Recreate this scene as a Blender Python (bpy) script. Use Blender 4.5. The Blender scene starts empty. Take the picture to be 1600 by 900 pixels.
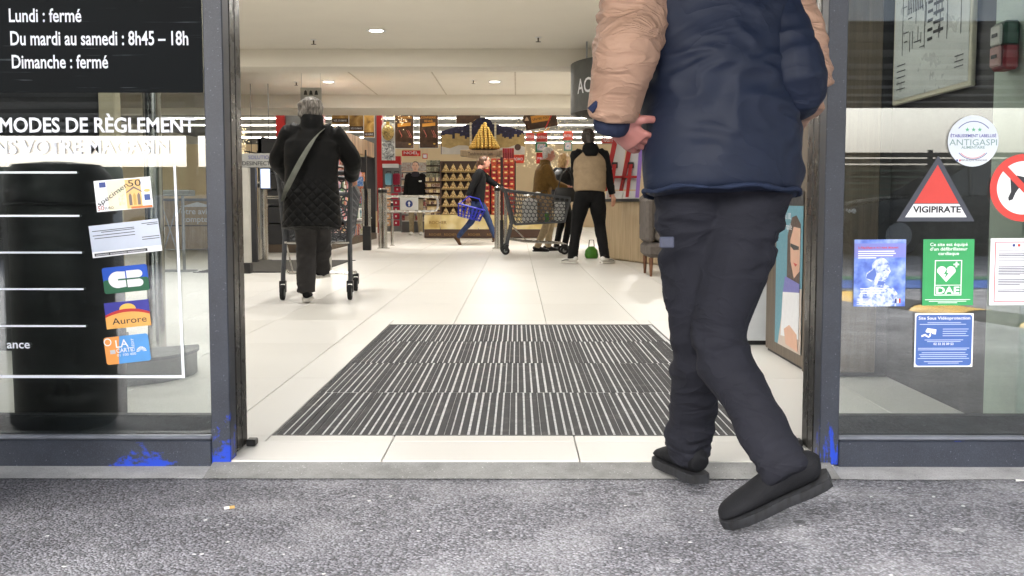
import bpy, math, random
from mathutils import Vector, Matrix, noise
random.seed(7)
R = math.radians
V = Vector
SC = bpy.context.scene
COL = SC.collection

# ------------------------------------------------------------------ camera
F = 1700.0                                   # focal length in pixels of the 1600 px wide photograph
PITCH, YAW, CAMZ = 4.44, 0.27, 0.776
cam_d = bpy.data.cameras.new('camera'); cam_d.sensor_width = 36; cam_d.lens = 36 * F / 1600
cam_d.clip_start = 0.05; cam_d.clip_end = 2000
cam = bpy.data.objects.new('camera', cam_d); COL.objects.link(cam)
cam.location = (0, 0, CAMZ); cam.rotation_euler = (R(90 - PITCH), 0, R(YAW))
SC.camera = cam
# ------------------------------------------------------------------ sky, sun, exposure
SUN_EL, SUN_AZ = 40.0, 205.0                 # compass style: 180 = behind the camera
world = bpy.data.worlds.new('World'); SC.world = world; world.use_nodes = True
wn = world.node_tree.nodes; wl = world.node_tree.links
for n in list(wn): wn.remove(n)
wo = wn.new('ShaderNodeOutputWorld'); wb = wn.new('ShaderNodeBackground'); sky = wn.new('ShaderNodeTexSky')
hs = wn.new('ShaderNodeHueSaturation')
sky.sky_type = 'NISHITA'; sky.sun_disc = False
sky.sun_elevation = R(SUN_EL); sky.sun_rotation = R(SUN_AZ)
sky.air_density = 1.4; sky.dust_density = 5.0; sky.ozone_density = 1.0
hs.inputs['Saturation'].default_value = 0.32
wb.inputs['Strength'].default_value = 0.15
wl.new(sky.outputs[0], hs.inputs['Color']); wl.new(hs.outputs[0], wb.inputs['Color']); wl.new(wb.outputs[0], wo.inputs['Surface'])
sun_d = bpy.data.lights.new('sun', 'SUN'); sun_d.energy = 1.5; sun_d.angle = R(25); sun_d.color = (1, 0.97, 0.93)
sun = bpy.data.objects.new('sun', sun_d); COL.objects.link(sun)
az, el = R(SUN_AZ), R(SUN_EL)
to_sun = V((math.sin(az) * math.cos(el), math.cos(az) * math.cos(el), math.sin(el)))
sun.rotation_euler = to_sun.to_track_quat('Z', 'Y').to_euler()
sun.location = to_sun * 60
vs = SC.view_settings
SC.display_settings.display_device = 'sRGB'
vs.view_transform = 'Standard'; vs.look = 'None'; vs.gamma = 1; vs.use_curve_mapping = False
vs.exposure = 2.95
SC.cycles.use_denoising = True
SC.cycles.max_bounces = 8; SC.cycles.transparent_max_bounces = 16
SC.cycles.diffuse_bounces = 4; SC.cycles.glossy_bounces = 4
SC.cycles.caustics_reflective = False; SC.cycles.caustics_refractive = False
SC.cycles.sample_clamp_indirect = 6.0
HALL_W = 3.95                                # watts of one recessed ceiling lamp
STRIP_E = 4.6                                # emission of the shop's strip lamps

# ------------------------------------------------------------------ helpers: photograph <-> place
_rot = cam.rotation_euler.to_matrix()
def P(px, py, Y):
    d = _rot @ V(((px - 800) / F, (450 - py) / F, -1)); t = Y / d.y
    return V((d.x * t, Y, CAMZ + d.z * t))
def G(px, py, z=0.0):
    d = _rot @ V(((px - 800) / F, (450 - py) / F, -1)); t = (z - CAMZ) / d.z
    return V((d.x * t, d.y * t, z))
# ------------------------------------------------------------------ helpers: materials
def S(r, g, b):
    f = lambda c: (c / 255 / 12.92) if c / 255 <= 0.04045 else ((c / 255 + 0.055) / 1.055) ** 2.4
    return (f(r), f(g), f(b), 1)
MATS = {}
class NT:
    def __init__(s, name):
        s.m = bpy.data.materials.new(name); s.m.use_nodes = True
        s.t = s.m.node_tree; s.b = s.t.nodes['Principled BSDF']; s.o = s.t.nodes['Material Output']
    def n(s, typ, **kw):
        x = s.t.nodes.new(typ)
        for k, v in kw.items():
            if k in x.inputs: x.inputs[k].default_value = v
            else: setattr(x, k, v)
        return x
    def l(s, a, b): s.t.links.new(a, b)
    def coord(s, scale=(1, 1, 1), obj=True, loc=(0, 0, 0)):
        tc = s.n('ShaderNodeTexCoord'); mp = s.n('ShaderNodeMapping')
        mp.inputs['Scale'].default_value = scale; mp.inputs['Location'].default_value = loc
        if obj: s.l(tc.outputs['Object'], mp.inputs['Vector'])
        else:
            g = s.n('ShaderNodeNewGeometry'); s.l(g.outputs['Position'], mp.inputs['Vector'])
        return mp.outputs['Vector']
    def noise(s, vec, scale, detail=4, rough=0.55):
        x = s.n('ShaderNodeTexNoise'); x.inputs['Scale'].default_value = scale
        x.inputs['Detail'].default_value = detail; x.inputs['Roughness'].default_value = rough
        if vec is not None: s.l(vec, x.inputs['Vector'])
        return x.outputs['Fac']
    def ramp(s, fac, stops):
        x = s.n('ShaderNodeValToRGB'); e = x.color_ramp.elements
        while len(e) < len(stops): e.new(0.5)
        for i, (p, c) in enumerate(stops):
            e[i].position = p; e[i].color = c if len(c) == 4 else (*c, 1)
        s.l(fac, x.inputs['Fac']); return x.outputs['Color']
    def mix(s, fac, a, b, mode='MIX'):
        x = s.n('ShaderNodeMix'); x.data_type = 'RGBA'; x.blend_type = mode
        for sock, v in ((x.inputs[0], fac), (x.inputs[6], a), (x.inputs[7], b)):
            if hasattr(v, 'links'): s.l(v, sock)
            else: sock.default_value = v
        return x.outputs[2]
    def math(s, op, a, b=0.0, clamp=False):
        x = s.n('ShaderNodeMath'); x.operation = op; x.use_clamp = clamp
        for sock, v in ((x.inputs[0], a), (x.inputs[1], b)):
            if hasattr(v, 'links'): s.l(v, sock)
            else: sock.default_value = v
        return x.outputs[0]
    def maprange(s, v, a, b, c=0.0, d=1.0):
        x = s.n('ShaderNodeMapRange'); s.l(v, x.inputs[0])
        for i, q in enumerate((a, b, c, d)): x.inputs[i + 1].default_value = q
        return x.outputs[0]
    def bump(s, h, strength=0.3, dist=0.01):
        x = s.n('ShaderNodeBump'); x.inputs['Strength'].default_value = strength; x.inputs['Distance'].default_value = dist
        s.l(h, x.inputs['Height']); s.l(x.outputs[0], s.b.inputs['Normal'])
    def col(s, c): s.l(c, s.b.inputs['Base Color'])
def mat(name, col, rough=0.5, metal=0.0, var=0.12, vs=4.0, bump=0.0, bs=60.0, emit=0.0, stretch=(1, 1, 1), spec=0.5):
    """a plain procedural material: colour with soft mottling, optional fine relief"""
    if name in MATS: return MATS[name]
    t = NT(name); b = t.b
    if len(col) == 3: col = (*col, 1)
    b.inputs['Roughness'].default_value = rough; b.inputs['Metallic'].default_value = metal
    b.inputs['Specular IOR Level'].default_value = spec
    vec = t.coord(stretch)
    if var:
        n = t.noise(vec, vs)
        lo = tuple(c * (1 - var) for c in col[:3]); hi = tuple(min(1, c * (1 + var)) for c in col[:3])
        t.col(t.ramp(n, [(0.3, lo), (0.7, hi)]))
        rr = t.maprange(t.noise(vec, vs * 2.3), 0.3, 0.7, max(0.02, rough - 0.06), min(1, rough + 0.08))
        t.l(rr, b.inputs['Roughness'])
    else: b.inputs['Base Color'].default_value = col
    if bump: t.bump(t.noise(vec, bs, 3), bump, 0.004)
    if emit:
        b.inputs['Emission Color'].default_value = col; b.inputs['Emission Strength'].default_value = emit
    MATS[name] = t.m; return t.m
# ------------------------------------------------------------------ helpers: meshes
class MB:
    def __init__(s): s.v = []; s.f = []; s.mi = []; s.c = []
    def add(s, vs_, fs, mi=0, col=None):
        o = len(s.v); s.v += [V(v) for v in vs_]
        for f in fs: s.f.append([i + o for i in f]); s.mi.append(mi); s.c.append(col or (1, 1, 1, 1))
        return s
    def box(s, a, b, mi=0, col=None):
        x0, y0, z0 = (min(a[i], b[i]) for i in range(3)); x1, y1, z1 = (max(a[i], b[i]) for i in range(3))
        return s.add([(x0,y0,z0),(x1,y0,z0),(x1,y1,z0),(x0,y1,z0),(x0,y0,z1),(x1,y0,z1),(x1,y1,z1),(x0,y1,z1)],
                     [(0,3,2,1),(4,5,6,7),(0,1,5,4),(1,2,6,5),(2,3,7,6),(3,0,4,7)], mi, col)
    def bbox(s, a, b, bev=0.01, mi=0):
        """box with bevelled edges"""
        lo = [min(a[i], b[i]) for i in range(3)]; hi = [max(a[i], b[i]) for i in range(3)]
        bev = min(bev, *[(hi[i] - lo[i]) * 0.45 for i in range(3)])
        vs_ = []; idx = {}
        for sx in (0, 1):
            for sy in (0, 1):
                for sz in (0, 1):
                    for ax in range(3):
                        c = [(hi if q else lo)[i] + (0 if i == ax else (-bev if q else bev)) for i, q in enumerate((sx, sy, sz))]
                        idx[(sx, sy, sz, ax)] = len(vs_); vs_.append(c)
        fs = []
        for ax in range(3):
            u, w = [(1, 2), (2, 0), (0, 1)][ax]
            for q in (0, 1):
                lp = []
                for (a_, b_) in ((0, 0), (1, 0), (1, 1), (0, 1)):
                    k = [0, 0, 0]; k[ax] = q; k[u] = a_; k[w] = b_; lp.append(idx[(*k, ax)])
                fs.append(lp if q else lp[::-1])
        for ax in range(3):                                          # edges along ax
            u, w = [(1, 2), (2, 0), (0, 1)][ax]
            for a_ in (0, 1):
                for b_ in (0, 1):
                    k0 = [0, 0, 0]; k1 = [0, 0, 0]; k0[ax] = 0; k1[ax] = 1
                    for k in (k0, k1): k[u] = a_; k[w] = b_
                    q = [idx[(*k0, u)], idx[(*k1, u)], idx[(*k1, w)], idx[(*k0, w)]]
                    fs.append(q if a_ == b_ else q[::-1])
        for sx in (0, 1):
            for sy in (0, 1):
                for sz in (0, 1):
                    t3 = [idx[(sx, sy, sz, i)] for i in range(3)]
                    fs.append(t3 if (sx + sy + sz) % 2 else t3[::-1])
        return s.add(vs_, fs, mi)
    def tube(s, pts, r, n=10, mi=0, closed=False, col=None):
        pts = [V(p) for p in pts]; k = len(pts); rr = r if isinstance(r, (list, tuple)) else [r] * k
        vs_ = []; fs = []; ref = None
        for i, p in enumerate(pts):
            a = pts[(i - 1) % k] if (i or closed) else p; b = pts[(i + 1) % k] if (i < k - 1 or closed) else p
            d = (b - a).normalized()
            if ref is None: ref = d.orthogonal().normalized()
            ref = (ref - d * ref.dot(d)); ref = ref.normalized() if ref.length > 1e-6 else d.orthogonal().normalized()
            q = d.cross(ref)
            for j in range(n):
                t = 2 * math.pi * j / n; vs_.append(p + (ref * math.cos(t) + q * math.sin(t)) * rr[i])
        for i in range(k if closed else k - 1):
            i2 = (i + 1) % k
            for j in range(n):
                j2 = (j + 1) % n; fs.append((i * n + j, i * n + j2, i2 * n + j2, i2 * n + j))
        if not closed: fs += [tuple(range(n))[::-1], tuple(range((k - 1) * n, k * n))]
        return s.add(vs_, fs, mi, col)
    def cyl(s, a, b, r, r2=None, n=16, mi=0, col=None): return s.tube([a, b], [r, r if r2 is None else r2], n, mi, False, col)
    def lathe(s, c, prof, n=20, axis='z', mi=0, col=None):
        vs_ = []; fs = []; c = V(c)
        for (r, h) in prof:
            for j in range(n):
                t = 2 * math.pi * j / n; x, y = r * math.cos(t), r * math.sin(t)
                vs_.append(c + (V((x, y, h)) if axis == 'z' else V((h, x, y)) if axis == 'x' else V((y, h, x))))
        for i in range(len(prof) - 1):
            for j in range(n):
                j2 = (j + 1) % n; fs.append((i * n + j, i * n + j2, (i + 1) * n + j2, (i + 1) * n + j))
        fs += [tuple(range(n))[::-1], tuple(range((len(prof) - 1) * n, len(prof) * n))]
        return s.add(vs_, fs, mi, col)
    def prism(s, poly, a, b, axis='y', mi=0, col=None):
        """polygon of (u, w) pairs extruded along an axis from a to b"""
        n = len(poly)
        def pt(u, w, q): return {'y': (u, q, w), 'x': (q, u, w), 'z': (u, w, q)}[axis]
        vs_ = [pt(u, w, a) for u, w in poly] + [pt(u, w, b) for u, w in poly]
        fs = [tuple(range(n)), tuple(range(n, 2 * n))[::-1]] + [(i, i + n, (i + 1) % n + n, (i + 1) % n) for i in range(n)]
        return s.add(vs_, fs, mi, col)
    def loft(s, rings, n=14, mi=0, power=1.0):
        """rings of (centre, rx, ry, side axis or None)"""
        vs_ = []; fs = []; k = len(rings); cs = [V(r[0]) for r in rings]
        for i, r in enumerate(rings):
            d = (cs[min(i + 1, k - 1)] - cs[max(i - 1, 0)]).normalized()
            sx = V(r[3]) if len(r) > 3 and r[3] is not None else (V((1, 0, 0)) if abs(d.x) < 0.8 else V((0, 1, 0)))
            sx = (sx - d * sx.dot(d)).normalized(); sy = d.cross(sx)
            for j in range(n):
                t = 2 * math.pi * j / n; c_, s_ = math.cos(t), math.sin(t)
                if power != 1.0:
                    c_ = math.copysign(abs(c_) ** power, c_); s_ = math.copysign(abs(s_) ** power, s_)
                vs_.append(cs[i] + sx * r[1] * c_ + sy * r[2] * s_)
        for i in range(k - 1):
            for j in range(n):
                j2 = (j + 1) % n; fs.append((i * n + j, i * n + j2, (i + 1) * n + j2, (i + 1) * n + j))
        fs += [tuple(range(n))[::-1], tuple(range((k - 1) * n, k * n))]
        return s.add(vs_, fs, mi)
    def ball(s, c, r, n=8, m=6, mi=0, col=None):
        rx, ry, rz = r if isinstance(r, (list, tuple)) else (r, r, r); c = V(c); vs_ = [c + V((0, 0, -rz))]; fs = []
        for i in range(1, m):
            a = -math.pi / 2 + math.pi * i / m
            for j in range(n):
                t = 2 * math.pi * j / n
                vs_.append(c + V((rx * math.cos(a) * math.cos(t), ry * math.cos(a) * math.sin(t), rz * math.sin(a))))
        vs_.append(c + V((0, 0, rz))); top = len(vs_) - 1
        for j in range(n):
            j2 = (j + 1) % n; fs.append((0, 1 + j2, 1 + j)); fs.append((top, top - n + j, top - n + j2))
            for i in range(m - 2): fs.append((1 + i * n + j, 1 + i * n + j2, 1 + (i + 1) * n + j2, 1 + (i + 1) * n + j))
        return s.add(vs_, fs, mi, col)
    def mesh(s, name, smooth=False, cols=False):
        me = bpy.data.meshes.new(name); me.from_pydata([tuple(v) for v in s.v], [], s.f)
        if any(s.mi): me.polygons.foreach_set('material_index', s.mi)
        if cols:
            ca = me.color_attributes.new('Col', 'FLOAT_COLOR', 'CORNER'); buf = []
            for p in me.polygons: buf += list(s.c[p.index]) * p.loop_total
            ca.data.foreach_set('color', buf)
        me.update()
        if smooth: smooth_mesh(me, smooth if smooth is not True else 40)
        return me
    def build(s, name, m, parent=None, smooth=False, cols=False, loc=None):
        return put(name, s.mesh(name, smooth, cols), m, parent, loc)
def smooth_mesh(me, angle=40):
    me.polygons.foreach_set('use_smooth', [True] * len(me.polygons))
    if angle < 180: me.set_sharp_from_angle(angle=R(angle))
def put(name, me, m, parent=None, loc=None):
    o = bpy.data.objects.new(name, me); COL.objects.link(o)
    for q in (m if isinstance(m, (list, tuple)) else [m]):
        if q is not None and len(me.materials) < (len(m) if isinstance(m, (list, tuple)) else 1): me.materials.append(q)
    if parent is not None: o.parent = parent
    if loc is not None: o.location = loc
    return o
def tag(o, label, cat=None, group=None, kind=None):
    o['label'] = label
    if cat: o['category'] = cat
    if group: o['group'] = group
    if kind: o['kind'] = kind
    return o
def thing(name, label, cat, loc=(0, 0, 0), rz=0.0, group=None):
    o = bpy.data.objects.new(name, None); COL.objects.link(o); o.empty_display_size = 0.1
    o.location = loc; o.rotation_euler = (0, 0, rz)
    return tag(o, label, cat, group)
def copy_tree(o, parent=None):
    c = o.copy(); COL.objects.link(c); c.parent = parent
    for ch in o.children: copy_tree(ch, c)
    return c
def text_mesh(body, size, bold=0.0, xs=1.0, align='LEFT', space=1.0, depth=0.0):
    cu = bpy.data.curves.new('t', 'FONT'); cu.body = body; cu.size = size; cu.align_x = align
    cu.offset = bold * size; cu.space_character = space; cu.resolution_u = 3; cu.extrude = depth
    ob = bpy.data.objects.new('t', cu); me = bpy.data.meshes.new_from_object(ob)
    bpy.data.objects.remove(ob); bpy.data.curves.remove(cu)
    for v in me.vertices: x, y, z = v.co; v.co = (x * xs, -z, y)      # stands in the XZ plane, read from -Y
    return me
def text(body, size, loc, m, parent, bold=0.0, xs=1.0, align='LEFT', rot=0.0, name='lettering', space=1.0, fit=None):
    me = text_mesh(body, size, bold, xs, align, space)
    if fit:
        x0 = min(v.co.x for v in me.vertices); x1 = max(v.co.x for v in me.vertices)
        k = fit / max(1e-6, x1 - x0)
        for v in me.vertices: v.co.x = (v.co.x - x0) * k
    o = put(name, me, m, parent); o.location = loc; o.rotation_euler = (0, rot, 0); return o
def flat(name, poly, y, m, parent, th=0.0012):
    """thin printed shape in the XZ plane, its face at y"""
    mb = MB(); mb.prism(poly, y, y + th); return mb.build(name, m, parent)
def rect(x0, z0, x1, z1): return [(x0, z0), (x1, z0), (x1, z1), (x0, z1)]
def circ(x, z, r, n=28, rz=None): return [(x + r * math.cos(2 * math.pi * i / n), z + (rz or r) * math.sin(2 * math.pi * i / n)) for i in range(n)]
def ringpoly_mesh(x, z, r0, r1, y, n=36, a0=0, a1=360, th=0.0012):
    mb = MB(); vs_ = []; fs = []
    for i in range(n + 1):
        a = R(a0 + (a1 - a0) * i / n)
        for rr in (r0, r1):
            for yy in (y, y + th): vs_.append((x + rr * math.cos(a), yy, z + rr * math.sin(a)))
    for i in range(n):
        b = i * 4; fs += [(b, b + 2, b + 6, b + 4), (b + 1, b + 5, b + 7, b + 3), (b + 2, b + 3, b + 7, b + 6), (b, b + 4, b + 5, b + 1)]
    return mb.add(vs_, fs)
def remesh(mb, voxel, iters=6, fold=None, offs=(0, 0, 0)):
    """union of the shapes as one continuous skin; fold = list of (amplitude, scale xyz)"""
    me = mb.mesh('raw'); ob = bpy.data.objects.new('raw', me); COL.objects.link(ob)
    r = ob.modifiers.new('r', 'REMESH'); r.mode = 'VOXEL'; r.voxel_size = voxel
    s_ = ob.modifiers.new('s', 'SMOOTH'); s_.factor = 0.5; s_.iterations = iters
    dg = bpy.context.evaluated_depsgraph_get(); dg.update()
    out = bpy.data.meshes.new_from_object(ob.evaluated_get(dg))
    bpy.data.objects.remove(ob); bpy.data.meshes.remove(me)
    if fold:
        ns = [v.normal.copy() for v in out.vertices]
        for v, nn in zip(out.vertices, ns):
            d = 0
            for amp, sc in fold:
                p = V((v.co.x * sc[0] + offs[0], v.co.y * sc[1] + offs[1], v.co.z * sc[2] + offs[2]))
                if amp < 0:                                                     # ridged, bent and patchy
                    p = p + 0.8 * noise.noise_vector(p * 0.4 + V((7.1, 3.3, 1.9))); k = min(1.0, max(0.0, 0.5 + 1.5 * noise.noise(v.co * 5.0 + V(offs))))
                    d += -amp * k * (0.8 - 2.2 * abs(noise.noise(p)))
                else: d += amp * noise.noise(p)
            v.co += nn * max(-0.014, min(0.014, d))
    smooth_mesh(out, 180); return out

# ------------------------------------------------------------------ materials of the place
def m_asphalt():
    t = NT('asphalt'); vec = t.coord((1, 1, 1), False)
    vo = t.n('ShaderNodeTexVoronoi'); vo.inputs['Scale'].default_value = 150; t.l(vec, vo.inputs['Vector'])
    stone = t.n('ShaderNodeSeparateColor'); t.l(vo.outputs['Color'], stone.inputs[0])
    c1 = t.ramp(stone.outputs[0], [(0.0, S(88, 88, 93)), (0.3, S(120, 120, 126)), (0.65, S(148, 148, 155)), (1.0, S(184, 184, 192))])
    gap = t.ramp(vo.outputs['Distance'], [(0.30, (1, 1, 1)), (0.62, (0.60, 0.60, 0.61))])
    c2 = t.mix(1.0, c1, gap, 'MULTIPLY')
    big = t.noise(vec, 1.1, 5, 0.6)
    c3 = t.mix(t.maprange(big, 0.34, 0.66, 0, 1), c2, t.mix(1.0, c2, (0.84, 0.84, 0.85, 1), 'MULTIPLY'))
    # pale worn film towards the doorway's middle, darker grime to the left along the shopfront
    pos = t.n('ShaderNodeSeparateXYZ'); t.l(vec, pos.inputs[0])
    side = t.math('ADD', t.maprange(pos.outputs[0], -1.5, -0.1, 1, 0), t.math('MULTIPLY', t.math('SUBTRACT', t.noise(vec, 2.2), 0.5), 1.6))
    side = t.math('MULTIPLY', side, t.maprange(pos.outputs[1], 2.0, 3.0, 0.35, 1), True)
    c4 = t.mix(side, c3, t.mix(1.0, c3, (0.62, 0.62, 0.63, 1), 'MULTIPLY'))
    film = t.math('MULTIPLY', t.maprange(t.noise(vec, 3.1, 5, 0.65), 0.46, 0.7, 0, 0.75), t.maprange(pos.outputs[0], -1.5, 0.0, 0.25, 0.9), True)
    c4 = t.mix(film, c4, t.mix(0.5, c4, S(205, 205, 210)))
    # trodden gum and pale spots
    v2 = t.n('ShaderNodeTexVoronoi'); v2.inputs['Scale'].default_value = 5.5; v2.inputs['Randomness'].default_value = 1
    wob = t.n('ShaderNodeVectorMath'); wob.operation = 'ADD'
    ns = t.n('ShaderNodeTexNoise'); ns.inputs['Scale'].default_value = 40; t.l(vec, ns.inputs['Vector'])
    wsc = t.n('ShaderNodeVectorMath'); wsc.operation = 'SCALE'; wsc.inputs['Scale'].default_value = 0.02; t.l(ns.outputs['Color'], wsc.inputs[0])
    t.l(vec, wob.inputs[0]); t.l(wsc.outputs[0], wob.inputs[1]); t.l(wob.outputs[0], v2.inputs['Vector'])
    sel = t.n('ShaderNodeSeparateColor'); t.l(v2.outputs['Color'], sel.inputs[0])
    near = t.math('LESS_THAN', v2.outputs['Distance'], t.maprange(sel.outputs[2], 0, 1, 0.04, 0.10))
    dark = t.math('MULTIPLY', near, t.math('GREATER_THAN', sel.outputs[0], 0.72))
    pale = t.math('MULTIPLY', near, t.math('LESS_THAN', sel.outputs[0], 0.10))
    c5 = t.mix(t.math('MULTIPLY', dark, 0.7), c4, S(70, 70, 74)); c5 = t.mix(t.math('MULTIPLY', pale, 0.35), c5, S(205, 205, 208))
    v3 = t.n('ShaderNodeTexVoronoi'); v3.inputs['Scale'].default_value = 22; t.l(vec, v3.inputs['Vector'])
    s3 = t.n('ShaderNodeSeparateColor'); t.l(v3.outputs['Color'], s3.inputs[0])
    fleck = t.math('MULTIPLY', t.math('LESS_THAN', v3.outputs['Distance'], 0.12), t.math('GREATER_THAN', s3.outputs[1], 0.86))
    c5 = t.mix(fleck, c5, S(222, 222, 222))
    t.col(c5); t.b.inputs['Roughness'].default_value = 0.82
    t.bump(t.math('ADD', t.math('MULTIPLY', vo.outputs['Distance'], -1.0), t.math('MULTIPLY', t.noise(vec, 60), 0.6)), 0.7, 0.006)
    return t.m
def m_frame(name, zlo, zhi, amount, xc=None, xw=0.2, streak=(14, 14, 14)):
    """dark blue-grey coated metal, its coat chipped down to bright blue where it gets knocked"""
    t = NT(name); vec = t.coord((1, 1, 1), False); pos = t.n('ShaderNodeSeparateXYZ'); t.l(vec, pos.inputs[0])
    base = t.ramp(t.noise(vec, 9), [(0.3, S(36, 40, 50)), (0.7, S(45, 50, 61))])
    grit = t.noise(vec, 420, 2); base = t.mix(t.maprange(grit, 0.5, 0.75, 0, 0.3), base, S(92, 98, 112))
    m = t.n('ShaderNodeMapping'); m.inputs['Scale'].default_value = streak; t.l(vec, m.inputs['Vector'])
    n = t.noise(m.outputs[0], 1.0, 5, 0.62)
    low = t.maprange(pos.outputs[2], zlo, zhi, amount, -0.25)
    if xc is not None:
        dx = t.math('ABSOLUTE', t.math('SUBTRACT', pos.outputs[0], xc)); low = t.math('ADD', low, t.maprange(dx, 0, xw, 0.0, -0.42))
    chip = t.maprange(t.math('ADD', t.math('ADD', t.math('MULTIPLY', n, 0.75), t.math('MULTIPLY', t.noise(vec, 75, 4, 0.7), 0.25)), low), 0.58, 0.66, 0, 0.92)
    scr = t.maprange(t.noise(vec, 160, 2), 0.70, 0.75, 0, 0.4)
    c = t.mix(scr, base, S(150, 155, 170)); c = t.mix(chip, c, S(12, 60, 184)); t.col(c)
    t.b.inputs['Roughness'].default_value = 0.42; t.bump(t.math('SUBTRACT', t.math('MULTIPLY', grit, 0.4), chip), 0.3, 0.0012)
    return t.m
def m_glass():
    t = NT('window_glass'); t.t.nodes.remove(t.b)
    fr = t.n('ShaderNodeFresnel'); fr.inputs['IOR'].default_value = 2.0
    tr = t.n('ShaderNodeBsdfTransparent'); tr.inputs[0].default_value = (0.90, 0.935, 0.925, 1)
    gl = t.n('ShaderNodeBsdfGlossy'); gl.inputs['Roughness'].default_value = 0.0
    di = t.n('ShaderNodeBsdfDiffuse'); di.inputs[0].default_value = (0.75, 0.77, 0.8, 1)
    m1 = t.n('ShaderNodeMixShader'); t.l(fr.outputs[0], m1.inputs[0]); t.l(tr.outputs[0], m1.inputs[1]); t.l(gl.outputs[0], m1.inputs[2])
    vec = t.coord((1, 1, 1), False)
    dust = t.maprange(t.noise(vec, 260, 2), 0.66, 0.78, 0.0, 0.3)
    sm = t.n('ShaderNodeMapping'); sm.inputs['Scale'].default_value = (9, 1, 30); sm.inputs['Rotation'].default_value = (0, 0.5, 0); t.l(vec, sm.inputs['Vector'])
    smear = t.maprange(t.noise(sm.outputs[0], 1.0, 6, 0.7), 0.55, 0.85, 0.0, 0.03)
    m2 = t.n('ShaderNodeMixShader'); t.l(t.math('ADD', t.math('MULTIPLY', dust, 0.5), smear), m2.inputs[0]); t.l(m1.outputs[0], m2.inputs[1]); t.l(di.outputs[0], m2.inputs[2])
    t.l(m2.outputs[0], t.o.inputs['Surface']); return t.m
def m_tile():
    t = NT('porcelain_tile'); vec = t.coord((1, 1, 1), False)
    oi = t.n('ShaderNodeObjectInfo')
    c = t.ramp(oi.outputs['Random'], [(0, S(205, 203, 197)), (1, S(212, 210, 205))])
    c = t.mix(t.maprange(t.noise(vec, 1.7, 5, 0.6), 0.4, 0.75, 0, 0.12), c, S(196, 193, 186))
    sm = t.n('ShaderNodeMapping'); sm.inputs['Scale'].default_value = (26, 5, 1); sm.inputs['Rotation'].default_value = (0, 0, 0.5); t.l(vec, sm.inputs['Vector'])
    c = t.mix(t.math('MULTIPLY', t.maprange(t.noise(sm.outputs[0], 1.0, 5, 0.7), 0.60, 0.74, 0, 1), t.maprange(t.noise(vec, 2.3), 0.5, 0.7, 0, 0.35)), c, S(150, 147, 140)); t.col(c)
    t.b.inputs['Roughness'].default_value = 0.40; t.b.inputs['Specular IOR Level'].default_value = 0.42; return t.m
def m_far_tile():
    t = NT('porcelain_floor'); vec = t.coord((1, 1, 1), False, (-0.19, 0, 0))
    br = t.n('ShaderNodeTexBrick'); br.offset = 0; br.inputs['Scale'].default_value = 1
    br.inputs['Brick Width'].default_value = 0.6; br.inputs['Row Height'].default_value = 1.2; br.inputs['Mortar Size'].default_value = 0.004
    br.inputs['Color1'].default_value = S(207, 204, 196); br.inputs['Color2'].default_value = S(213, 210, 203); br.inputs['Mortar'].default_value = S(150, 144, 134)
    t.l(vec, br.inputs['Vector']); t.col(br.outputs['Color']); t.b.inputs['Roughness'].default_value = 0.40; return t.m
def m_wood(name, a, b, sc=(30, 30, 2.0), rough=0.5):
    t = NT(name); vec = t.coord(sc); n = t.noise(vec, 1.0, 6, 0.6)
    c = t.ramp(n, [(0.3, a), (0.7, b)]); g = t.noise(t.coord((sc[0] * 7, sc[1] * 7, sc[2] * 1.5)), 1.0, 3)
    c = t.mix(t.maprange(g, 0.45, 0.7, 0, 0.35), c, tuple(x * 0.55 for x in a[:3]) + (1,)); t.col(c)
    t.b.inputs['Roughness'].default_value = rough; t.bump(n, 0.08, 0.002); return t.m
def m_pack():
    t = NT('printed_packaging'); a = t.n('ShaderNodeVertexColor'); a.layer_name = 'Col'
    n = t.noise(t.coord((1, 1, 1), False), 45, 3, 0.7)
    c = t.mix(t.maprange(n, 0.52, 0.6, 0, 0.55), a.outputs['Color'], S(232, 226, 214)); t.col(c)
    t.b.inputs['Roughness'].default_value = 0.35; return t.m
def m_print(name, stops, scale=12, detail=4, rough=0.4, stretch=(1, 1, 1), dist=0.0):
    t = NT(name); n = t.n('ShaderNodeTexNoise'); n.inputs['Scale'].default_value = scale; n.inputs['Detail'].default_value = detail
    n.inputs['Distortion'].default_value = dist
    t.l(t.coord(stretch), n.inputs['Vector'])
    t.col(t.ramp(n.outputs['Fac'], stops)); t.b.inputs['Roughness'].default_value = rough; return t.m
def m_cloth(name, col, bs=240, bump=0.25, rough=0.85, var=0.2, sheen=0.0, wr=0.0, ws=(9, 9, 22)):
    t = NT(name); vec = t.coord()
    col = col[:3]; lo = tuple(c * (1 - var) for c in col); hi = tuple(min(1, c * (1 + var)) for c in col)
    t.col(t.ramp(t.noise(vec, 14, 5, 0.6), [(0.3, lo), (0.7, hi)]))
    t.b.inputs['Roughness'].default_value = rough; t.b.inputs['Specular IOR Level'].default_value = 0.25; t.b.inputs['Sheen Weight'].default_value = sheen
    h = t.math('MULTIPLY', t.noise(vec, bs, 2), bump * 0.12 if wr else 1.0)
    if wr:                                                          # soft creases in the cloth
        x = t.n('ShaderNodeTexNoise'); x.inputs['Scale'].default_value = 1.0; x.inputs['Detail'].default_value = 2.5; x.inputs['Distortion'].default_value = 1.4; t.l(t.coord(ws), x.inputs['Vector'])
        cr = t.math('POWER', t.math('ABSOLUTE', t.math('SUBTRACT', x.outputs['Fac'], 0.5)), 0.7)
        h = t.math('ADD', h, t.math('MULTIPLY', cr, -1.6)); t.bump(h, wr, 0.016)
    else: t.bump(h, bump, 0.002)
    return t.m
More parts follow.
